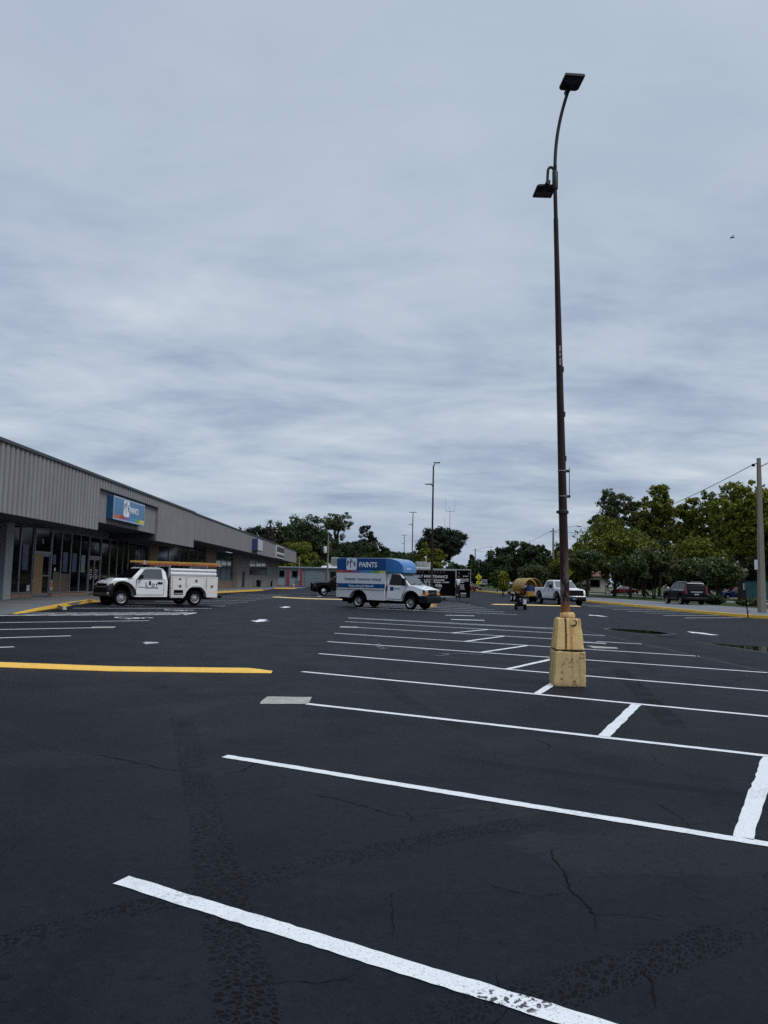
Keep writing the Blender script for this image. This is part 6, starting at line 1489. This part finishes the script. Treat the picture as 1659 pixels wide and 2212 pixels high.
# ------------------------------------------------------------------ trees
import numpy as np
def leafmat(name, dark, light, yel):
    m, t, b = new_mat(name)
    a = t.n('ShaderNodeAttribute'); a.attribute_name = 'tint'
    s = t.n('ShaderNodeSeparateXYZ'); t.L.new(a.outputs['Vector'], s.inputs[0])
    c = t.mix(s.outputs[0], dark, light); c = t.mix(s.outputs[1], c, yel)
    t.L.new(c, b.inputs['Base Color']); b.inputs['Roughness'].default_value = .6; b.inputs['Specular IOR Level'].default_value = .18
    tr = t.n('ShaderNodeBsdfTranslucent'); t.L.new(c, tr.inputs['Color'])
    ms = t.n('ShaderNodeMixShader'); ms.inputs[0].default_value = .16
    out = m.node_tree.nodes['Material Output']; t.L.new(b.outputs[0], ms.inputs[1]); t.L.new(tr.outputs[0], ms.inputs[2]); t.L.new(ms.outputs[0], out.inputs['Surface'])
    return m
LM = {'dark': leafmat('dark_green_leaves', (.013, .027, .011), (.038, .062, .020), (.06, .075, .022)),
      'deep': leafmat('blackish_green_leaves', (.009, .017, .011), (.024, .038, .020), (.036, .048, .02)),
      'olive': leafmat('olive_leaves', (.042, .062, .007), (.118, .140, .014), (.18, .165, .014)),
      'lit': leafmat('yellow_green_leaves', (.060, .084, .008), (.150, .178, .018), (.25, .23, .024)),
      'grey': leafmat('grey_green_leaves', (.022, .036, .015), (.060, .078, .028), (.085, .098, .032)),
      'bright': leafmat('fresh_green_leaves', (.022, .046, .010), (.055, .090, .020), (.09, .11, .025)),
      'myrtle': leafmat('crape_myrtle_leaves', (.022, .042, .012), (.062, .092, .026), (.13, .135, .05)),
      'frond': leafmat('dry_fronds', (.05, .045, .035), (.09, .08, .06), (.12, .1, .07))}
M['bark'] = mat('tree_bark', (.030, .024, .018), .95, var=.3, scale=4, spec=.1)
M['bark_pale'] = mat('pale_bark', (.10, .09, .075), .9, var=.25, scale=4, spec=.1)
M['blossom'] = mat('white_blossom', (.42, .42, .37), .8, var=.1)
def leaves_mesh(name, rng, clumps, per, size, flat=.25):
    """clumps: array of (x,y,z,r); returns a mesh of leaf-shaped quads with a per-leaf tint"""
    N = len(clumps)*per
    C = np.repeat(clumps, per, axis=0)
    d = rng.normal(size=(N, 3)); d /= np.linalg.norm(d, axis=1)[:, None]
    rad = rng.random(N)**.45
    P = C[:, :3]+d*(C[:, 3]*rad)[:, None]*np.array([1, 1, .78])
    nrm = d*.7+rng.normal(size=(N, 3))*.75+np.array([0, 0, .35]); nrm /= np.linalg.norm(nrm, axis=1)[:, None]
    a = np.cross(nrm, rng.normal(size=(N, 3))); a /= np.linalg.norm(a, axis=1)[:, None]+1e-9
    bb = np.cross(nrm, a)
    L = size*(.6+.8*rng.random(N)); W = L*(.34+.22*rng.random(N))
    A, B = a*L[:, None]*.5, bb*W[:, None]*.5
    V = np.stack([P-A, P+B-A*.1, P+A, P-B-A*.1], axis=1).reshape(-1, 3)
    me = bpy.data.meshes.new(name)
    me.vertices.add(4*N); me.vertices.foreach_set('co', V.astype(np.float32).ravel())
    me.loops.add(4*N); me.loops.foreach_set('vertex_index', np.arange(4*N, dtype=np.int32))
    me.polygons.add(N); me.polygons.foreach_set('loop_start', np.arange(0, 4*N, 4, dtype=np.int32))
    me.update(calc_edges=True)
    ct = rng.random(len(clumps)); cy = np.clip(rng.normal(.15, .28, len(clumps)), 0, 1)
    t0 = np.clip(np.repeat(ct, per)*.75+rng.random(N)*.35-.05, 0, 1); t1 = np.clip(np.repeat(cy, per)+rng.normal(0, .12, N), 0, 1)
    at = me.attributes.new('tint', 'FLOAT_VECTOR', 'FACE')
    at.data.foreach_set('vector', np.stack([t0, t1, np.zeros(N)], axis=1).astype(np.float32).ravel())
    return me
def tree(name, label, X, Y, h, w, base, leaf, seed,  nl=46, per=60, size=.5, lobes=7, clump=None, spread=1., trunk=None, trunks=1, bark='bark', zg_=.1, cat='tree', group='trees around the lot', pointy=0., blossoms=0, sub=5, shift=(0, 0), limbs_vis=True):
    """tapered trunk and limbs; the crown is a set of big lobes, each carrying clumps of leaves"""
    h *= 1.04; w *= 1.14
    if 63 <= seed <= 71 and seed not in (66, 69): h *= 1.085; w *= .94
    rng = np.random.default_rng(seed); R_ = thing(name, label, cat, (X, Y, zg_), 0, group)
    cz, rz_, rx = (h+base)/2, (h-base)/2, w/2
    clump = clump or max(.30, w*.075)
    # crown envelope: an upright egg with random bumps, filled mostly near its skin, with some holes
    K = 16
    bd_ = rng.normal(size=(K, 3)); bd_[:, 2] = np.abs(bd_[:, 2])*.9-.15; bd_ /= np.linalg.norm(bd_, axis=1)[:, None]
    ba = rng.uniform(.10, .42, K)*(.8 if pointy else 1.); bw = rng.uniform(.22, .5, K)
    hd_ = rng.normal(size=(9, 3)); hd_ /= np.linalg.norm(hd_, axis=1)[:, None]; hr = rng.uniform(.55, 1.0, 9); hs = rng.uniform(.10, .22, 9)
    def env(d):
        g_ = np.zeros(len(d))
        for k in range(K):
            a_ = np.arccos(np.clip(d @ bd_[k], -1, 1)); g_ = np.maximum(g_, ba[k]*np.exp(-(a_/bw[k])**2))
        return (.74+g_)/1.08
    n = int(nl*lobes*.72)
    d = rng.normal(size=(n, 3)); d /= np.linalg.norm(d, axis=1)[:, None]
    fr = rng.random(n)**.42
    e_ = env(d)
    q = d*(fr*e_)[:, None]
    keep = np.ones(n, bool)
    for k in range(9):
        keep &= np.linalg.norm(q-hd_[k]*hr[k], axis=1) > hs[k]*spread
    q = q[keep]
    low_ = q[:, 2] < 0
    q[low_, 2] *= .82
    zf = (q[:, 2]+.82)/1.82
    if pointy: q[:, :2] *= np.clip(1.25*(1-zf)+.08, 0, 1)[:, None]
    P = np.column_stack([q[:, 0]*rx+shift[0]*zf, q[:, 1]*rx+shift[1]*zf, base+zf*(h-base)])
    P = P[P[:, 2] < h]
    P[:, 2] -= clump*.5
    cl = np.column_stack([P, clump*rng.uniform(.6, 1.35, len(P))])
    li = rng.choice(len(P), min(8, len(P)), replace=False)
    L = [(P[i, 0]*.75, P[i, 1]*.75, base+(P[i, 2]-base)*.8, rx*.3) for i in li]
    me = leaves_mesh('crown', rng, cl, per, size); me.materials.append(LM[leaf])
    o = bpy.data.objects.new('crown', me); COL.objects.link(o); o.parent = R_
    tr = trunk or max(.12, w*.022)
    b = MB()
    for k in range(trunks):
        ox = 0 if trunks == 1 else cos(k*2.1+seed)*.25*tr/.1*.5; oy = 0 if trunks == 1 else sin(k*2.1+seed)*.12
        top = L[k % len(L)] if trunks > 1 else L[len(L)//2]
        mid = (ox*2.2 if trunks > 1 else top[0]*.15+rng.uniform(-.1, .1)*tr, oy*2 if trunks > 1 else top[1]*.15, base*.75)
        b.tube([(ox, oy, -.15), (ox*1.4+.0, oy, base*.35), mid, (top[0]*.6, top[1]*.6, (base+top[2])/2+.1*rz_)], [tr*1.25, tr, tr*.85, tr*.4], 8)
    b.build('trunk', M[bark], R_, smooth=True)
    b = MB()
    for lx, ly, lz, lr in L[:8]:
        s0 = Vector((lx*.12, ly*.12, min(lz, base*.8+.15*(h-base)))); e0 = Vector((lx*.9, ly*.9, lz))
        m0 = (s0+e0)/2+Vector((rng.uniform(-.08, .08)*w, rng.uniform(-.08, .08)*w, .03*h))
        b.tube([s0, m0, e0], [tr*.5, tr*.32, tr*.12], 6)
        for q in range(2):
            v = Vector(rng.normal(size=3)).normalized()*lr*.8; v.z = abs(v.z); b.tube([m0.lerp(e0, .6), e0+v], [tr*.16, tr*.05], 5)
    b.build('limbs', M[bark], R_, smooth=True)
    if blossoms:
        b = MB(); idx = rng.choice(len(cl), min(blossoms, len(cl)), replace=False)
        for i in idx:
            x, y, z, r_ = cl[i]
            dd = Vector((rng.uniform(-.6, .6), -rng.uniform(.3, 1), rng.uniform(.1, 1))).normalized()*(r_*.98)
            p_ = Vector((x, y, z))+dd
            for j in range(5):
                c_ = p_+Vector(rng.uniform(-.10, .10, 3)); s_ = .05
                b.add([c_+Vector((s_, 0, 0)), c_+Vector((0, s_, 0)), c_+Vector((-s_, 0, 0)), c_+Vector((0, -s_, 0)), c_+Vector((0, 0, s_)), c_+Vector((0, 0, -s_))], [(0, 1, 4), (1, 2, 4), (2, 3, 4), (3, 0, 4), (1, 0, 5), (2, 1, 5), (3, 2, 5), (0, 3, 5)])
        b.build('blossom', M['blossom'], R_)
    return R_
GB, GR = 'trees beyond the far end of the lot', 'trees along the right-hand road'
# behind the shops and the storage shed
tree('tree', 'dark rounded tree rising just above the far end of the shop roof', -22.6, 172, 14.6, 9.5, 4, 'deep', 11, per=55, size=.6, group=GB)
tree('tree', 'tall dark dense tree with the highest peak left of the utility pole', -13.2, 186, 18.2, 12, 3, 'dark', 12, nl=52, per=60, size=.62, lobes=9, group=GB)
tree('tree', 'dark tree with a broken top between the palm and the tall dense peak', -17.6, 180, 15.0, 8, 3, 'dark', 13, per=52, size=.6, group=GB)
tree('tree', 'flat-topped airy tree with bare limbs showing under its umbrella crown', -5.7, 195, 18.6, 10.6, 13.2, 'grey', 14, nl=22, per=40, size=.5, lobes=8, clump=.62, spread=1.5, trunk=.32, trunks=3, group=GB)
tree('tree', 'olive tree lit on its left side in front of the tall dense tree', -12.9, 170, 11.0, 9, 1, 'olive', 15, per=56, size=.55, group=GB)
tree('tree', 'lower olive tree standing behind the shed roof at the shop corner', -15.4, 164, 8.4, 6.5, 1, 'olive', 16, per=50, size=.5, group=GB)
tree('tree', 'dark tree behind the wooden utility pole', -6.6, 182, 12.6, 9, 1, 'dark', 17, nl=50, per=60, size=.6, group=GB)
tree('tree', 'broad dark tree behind the box van roof', -.6, 180, 11.8, 10, 1, 'dark', 18, nl=50, per=60, size=.6, group=GB)
tree('tree', 'dark tree with a thin broken spike standing out at its top', 2.3, 186, 15.8, 5.2, 6, 'deep', 19, nl=22, per=44, size=.5, lobes=7, clump=.5, group=GB)
tree('tree', 'sloping dark tree right of the broken spike', 5.3, 181, 11.0, 9, .5, 'dark', 20, nl=50, per=60, size=.58, group=GB)
tree('tree', 'low dark tree in the dip below the farthest lamp post', 10.2, 176, 9.4, 8, .5, 'dark', 21, nl=50, per=60, size=.55, group=GB)
tree('tree', 'round-headed dark tree standing alone right of the middle lamp posts', 17.3, 165, 14.2, 10.2, 5.2, 'deep', 22, nl=60, per=64, size=.55, lobes=10, trunk=.3, shift=(1.5, 0), group=GB)
tree('tree', 'olive tree in front of the round-headed dark tree', 12.5, 132, 8.3, 6.2, .8, 'olive', 23, nl=60, per=56, size=.42, group=GB)
tree('tree', 'tall shrubby dark tree behind the black trailer', 9.6, 165, 8.2, 8, .2, 'dark', 24, nl=46, per=56, size=.55, group=GB)
for i, (x, y, h, w, lf, lb) in enumerate(((-8.5, 165.5, 6.6, 5, 'bright', 'fresh green bush behind the shed left of the utility pole'), (-11.6, 163, 5.6, 4.6, 'bright', 'low fresh green bush at the foot of the olive trees'), (-4.3, 168, 6.8, 5, 'olive', 'olive bush behind the shed roof right of the utility pole'), (1.0, 172, 7.6, 6, 'dark', 'low dark bush peeping over the box van'))):
    tree('bush', lb, x, y, h, w, .2, lf, 40+i, nl=40, per=50, size=.42, cat='bush', group='bushes at the end of the lot')
pm = thing('palm_tree', 'palm with a grey skirt of dead fronds beside the dark rounded tree', 'palm', (-19.4, 170, .1), 0)
b = MB(); b.tube([(0, 0, 0), (.1, 0, 7), (0, 0, 14.2)], [.28, .22, .18], 8); b.build('trunk', M['bark_pale'], pm, smooth=True)
rp = np.random.default_rng(3)
me = leaves_mesh('dead_fronds', rp, np.array([[0, 0, z, 1.15-.02*abs(z-10)] for z in np.linspace(6.5, 12.2, 12)]), 60, .9); me.materials.append(LM['frond']); o = bpy.data.objects.new('dead_fronds', me); COL.objects.link(o); o.parent = pm
b = MB()
for k in range(15):
    a = k*2*pi/15+.2; u = Vector((cos(a), sin(a), 0)); el = [.5, .15, -.35][k % 3]
    P = [Vector((0, 0, 14.1))+u*r_*1.5+Vector((0, 0, el*r_*1.6-.55*r_*r_)) for r_ in (0, .35, .7, 1.05)]
    for i in range(3):
        q = u.cross(Vector((0, 0, 1)))*.2*(1.1-i*.25); b.add([P[i]-q, P[i]+q, P[i+1]+q*.75, P[i+1]-q*.75], [(0, 1, 2, 3)])
b.build('fronds', LM['deep'], pm)
for i, (x, y, h, w, lb) in enumerate(((-9.6, 191, 14.6, 10, 'dark tree filling the gap left of the umbrella-crowned tree'), (-3.0, 192, 13.2, 10, 'dark tree below the umbrella-crowned tree'), (.8, 190, 13.2, 8.5, 'dark tree just left of the broken spike'), (7.6, 186, 10.2, 8.5, 'dark tree stepping down towards the lamp posts'), (13.0, 178, 9.4, 7.5, 'dark tree between the farthest lamp post and the round-headed tree'))):
    tree('tree', lb, x, y, h, w, .3, 'dark' if i % 2 else 'deep', 110+i, nl=56, per=58, size=.6, group=GB)
# centre right, beyond the road
tree('tree', 'pointed small dark tree beside the slender street light', 29.9, 200, 10.2, 5, .3, 'deep', 50, nl=34, per=50, size=.5, pointy=1, group=GB)
tree('tree', 'dark shrubby tree left of the slender street light', 24.9, 196, 7.0, 8, .2, 'dark', 51, nl=44, per=52, size=.55, group=GB)
tree('tree', 'wide dark tree left of the middle of the right-hand wood', 29.2, 156, 9.6, 8, .6, 'dark', 52, nl=56, per=60, size=.52, group=GR)
tree('tree', 'dark tree with the highest bump left of the middle street light', 33.0, 157, 11.7, 8.4, .8, 'dark', 53, nl=56, per=60, size=.52, group=GR)
tree('tree', 'dark tree directly left of the middle street light', 36.3, 154, 11.1, 6.6, .8, 'dark', 54, nl=52, per=58, size=.52, group=GR)
tree('tree', 'dark tree between the middle street light and the rusty post', 38.8, 144, 9.5, 7.5, .8, 'dark', 55, nl=52, per=58, size=.5, group=GR)
tree('tree', 'small dark green tree behind the yellow crossing sign', 26.0, 161, 7.0, 6.5, .3, 'dark', 56, nl=46, per=54, size=.46, group=GR)
tree('tree', 'slender yellowish green tree beside the crossing sign', 25.2, 138, 4.6, 2.4, .4, 'bright', 57, nl=36, per=46, size=.36, group=GR)
tree('bush', 'yellow-green upright bush behind the gold tank trailer', 19.3, 101, 3.5, 1.25, .2, 'lit', 58, nl=38, per=40, size=.26, cat='bush', group='bushes along the road')
tree('tree', 'small spreading tree on thin pale stems behind the white pickup', 22.2, 97, 4.2, 4.6, 1.7, 'grey', 59, nl=44, per=44, size=.28, trunks=3, trunk=.07, bark='bark_pale', group=GR)
tree('tree', 'low dark tree just left of the middle street light, behind the pickup', 27.6, 108, 4.6, 4.4, .6, 'grey', 60, nl=44, per=46, size=.3, group=GR)
# the big right-hand row
tree('tree', 'broad olive-green tree in front of the grey-green one', 35.4, 105, 11.0, 11.2, 2.6, 'olive', 61, nl=64, per=64, size=.42, lobes=10, trunk=.22, spread=1.1, group=GR)
tree('tree', 'olive tree at the left end of the right-hand row, just past the rusty post', 30.4, 108, 7.2, 6.4, 1.4, 'olive', 62, nl=56, per=58, size=.4, group=GR)
tree('tree', 'tall loose grey-green tree with sky showing through its crown', 43.6, 129, 17.9, 10.5, 5.2, 'grey', 63, nl=38, per=54, size=.48, lobes=11, clump=.72, spread=1.25, trunk=.28, group=GR)
tree('tree', 'ragged dark tree between the grey-green tree and the tall narrow one', 46.4, 124, 15.0, 6.2, 4, 'grey', 64, nl=34, per=50, size=.46, lobes=9, clump=.6, group=GR)
tree('tree', 'tallest narrow olive tree of the right-hand row', 47.2, 119, 18.1, 6.6, 3, 'olive', 65, nl=40, per=54, size=.46, lobes=11, clump=.6, trunk=.26, group=GR)
tree('tree', 'dark green tree low between the tall narrow trees', 42.2, 112, 9.6, 8, 2.5, 'dark', 66, nl=52, per=58, size=.44, group=GR)
tree('tree', 'narrow olive tree right of the tallest one', 49.6, 113, 15.7, 5.6, 3, 'olive', 67, nl=40, per=54, size=.44, lobes=10, clump=.55, group=GR)
tree('tree', 'olive tree with a notched top left of the yellow-green one', 51.6, 109, 15.2, 6.4, 3, 'olive', 68, nl=42, per=54, size=.44, lobes=10, clump=.55, group=GR)
tree('tree', 'bushy tree low in the middle of the right-hand row', 47.0, 105, 9.5, 8.5, 2.8, 'olive', 69, nl=54, per=58, size=.42, group=GR)
tree('tree', 'large yellow-green tree on a thick dark trunk nearest the right-hand pole', 46.0, 91, 14.4, 9.2, 4.0, 'lit', 70, nl=56, per=62, size=.42, lobes=12, clump=.62, trunk=.36, shift=(1.2, 0), group=GR)
tree('tree', 'yellow-green tree cut off by the right edge of the picture', 50.8, 90, 13.8, 8, 3.5, 'lit', 71, nl=54, per=60, size=.42, lobes=10, clump=.6, trunk=.25, group=GR)
tree('tree', 'dark tree low behind the thick concrete pole', 54.0, 96, 8.8, 8, 2.6, 'dark', 72, nl=50, per=56, size=.42, group=GR)
for i, (x, y, h, w, bs, lb) in enumerate(((29.4, 98, 6.3, 6.2, 3.2, 'blossoming small dark tree behind the white pickup hood'), (32.9, 92, 5.4, 5.6, 2.9, 'blossoming small dark tree over the red parked car'), (36.6, 94, 6.5, 6.6, 3.3, 'blossoming small dark tree left of the black SUV'), (39.6, 90, 5.1, 5.2, 2.8, 'blossoming small dark tree behind the black SUV'), (34.3, 72, 4.6, 4.4, 1.7, 'lowest blossoming tree right of the black SUV'), (42.8, 98, 5.6, 6, 2.7, 'blossoming small dark tree beside the thick trunk'))):
    tree('tree', lb, x, y, h, w, bs, 'myrtle', 80+i, nl=44, per=46, size=.32, lobes=8, clump=.42, trunks=2 if i != 4 else 3, trunk=.09, spread=1.3, blossoms=38, group='small blossoming trees along the road')
for i, (x, y, h, lb) in enumerate(((34.0, 90.0, 3.4, 'thin leaning sapling stem left of the black SUV'), (35.3, 100.9, 3.6, 'thin pale sapling stem in front of the red parked car'), (40.3, 124.0, 4.2, 'thin sapling stem left of the red parked car'), (38.1, 125.9, 4.4, 'thin dark stem by the white pickup hood'))):
    tree('sapling', lb, x, y, h, 1.6, 2.4, 'dark', 90+i, nl=10, per=30, size=.26, lobes=3, trunk=.06, bark='bark_pale' if i in (1, 2) else 'bark', group='saplings in the verge')
for i, (x, y, h, w, lb) in enumerate(((32.2, 68.5, 1.1, 1.9, 'low scrubby bush right of the black SUV'), (34.4, 66.2, .75, 2.4, 'flat brownish shrub beside the blossoming tree'), (36.8, 64.0, .7, 2.2, 'flat brownish shrub near the thick concrete pole'), (46.5, 160, 2.2, 5.2, 'clipped dark hedge bush in front of the cream building'))):
    tree('bush', lb, x, y, h, w, .05, 'grey' if i in (1, 2) else 'dark', 100+i, nl=30, per=40, size=.2 if i < 3 else .4, lobes=5, clump=w*.11, trunk=.03, cat='bush', group='bushes along the road')
for i, (x, y, h, w, lb) in enumerate(((57.5, 121, 9, 10, 'dark tree in the second row behind the wrapped van'), (66, 122, 9.5, 11, 'dark tree in the second row at the right edge'), (60, 140, 9, 11, 'dark tree standing behind the teal container'), (70, 150, 10, 12, 'dark tree far behind the thick concrete pole'), (58, 158, 8, 10, 'dark tree right of the cream building'), (50, 131, 7, 8, 'dark shrubby tree in the second row behind the tallest tree'))):
    tree('tree', lb, x, y, h, w, .6, 'dark', 130+i, nl=54, per=54, size=.55, group=GR)
lf = thing('fallen_leaf', 'tan fallen leaf lying on the dark asphalt near the left edge', 'leaf', (-3.52, 7.55, .004)); b = MB(); b.add([(-.05, 0, .0), (0, .022, .012), (.06, 0, .004), (0, -.022, .014)], [(0, 1, 2, 3)]); b.build('leaf_blade', M['lad_y'], lf)
lf = thing('paper_scrap', 'tiny white scrap lying on the asphalt at the far left', 'litter', (-4.0, 8.4, .004)); b = MB(); b.add([(-.025, -.015, .0), (.03, -.02, .006), (.022, .02, .0), (-.02, .018, .01)], [(0, 1, 2, 3)]); b.build('scrap', M['paper'], lf)
# far-off wood closing the horizon
b = MB(); rw = np.random.default_rng(8); cl = []
for k in range(260):
    x = -170+k*2.1+rw.uniform(-2, 2); y = 262+rw.uniform(-12, 12); hh = rw.uniform(3.5, 8.0)
    for q in range(5): cl.append((x+rw.uniform(-2, 2), y, hh*rw.uniform(.15, 1), 1.9))
me = leaves_mesh('far_wood', rw, np.array(cl), 16, 1.5); me.materials.append(LM['dark']); o = bpy.data.objects.new('far_wood', me); COL.objects.link(o)
tag(o, 'far-off dark wood along the horizon behind everything', 'wood', kind='stuff')
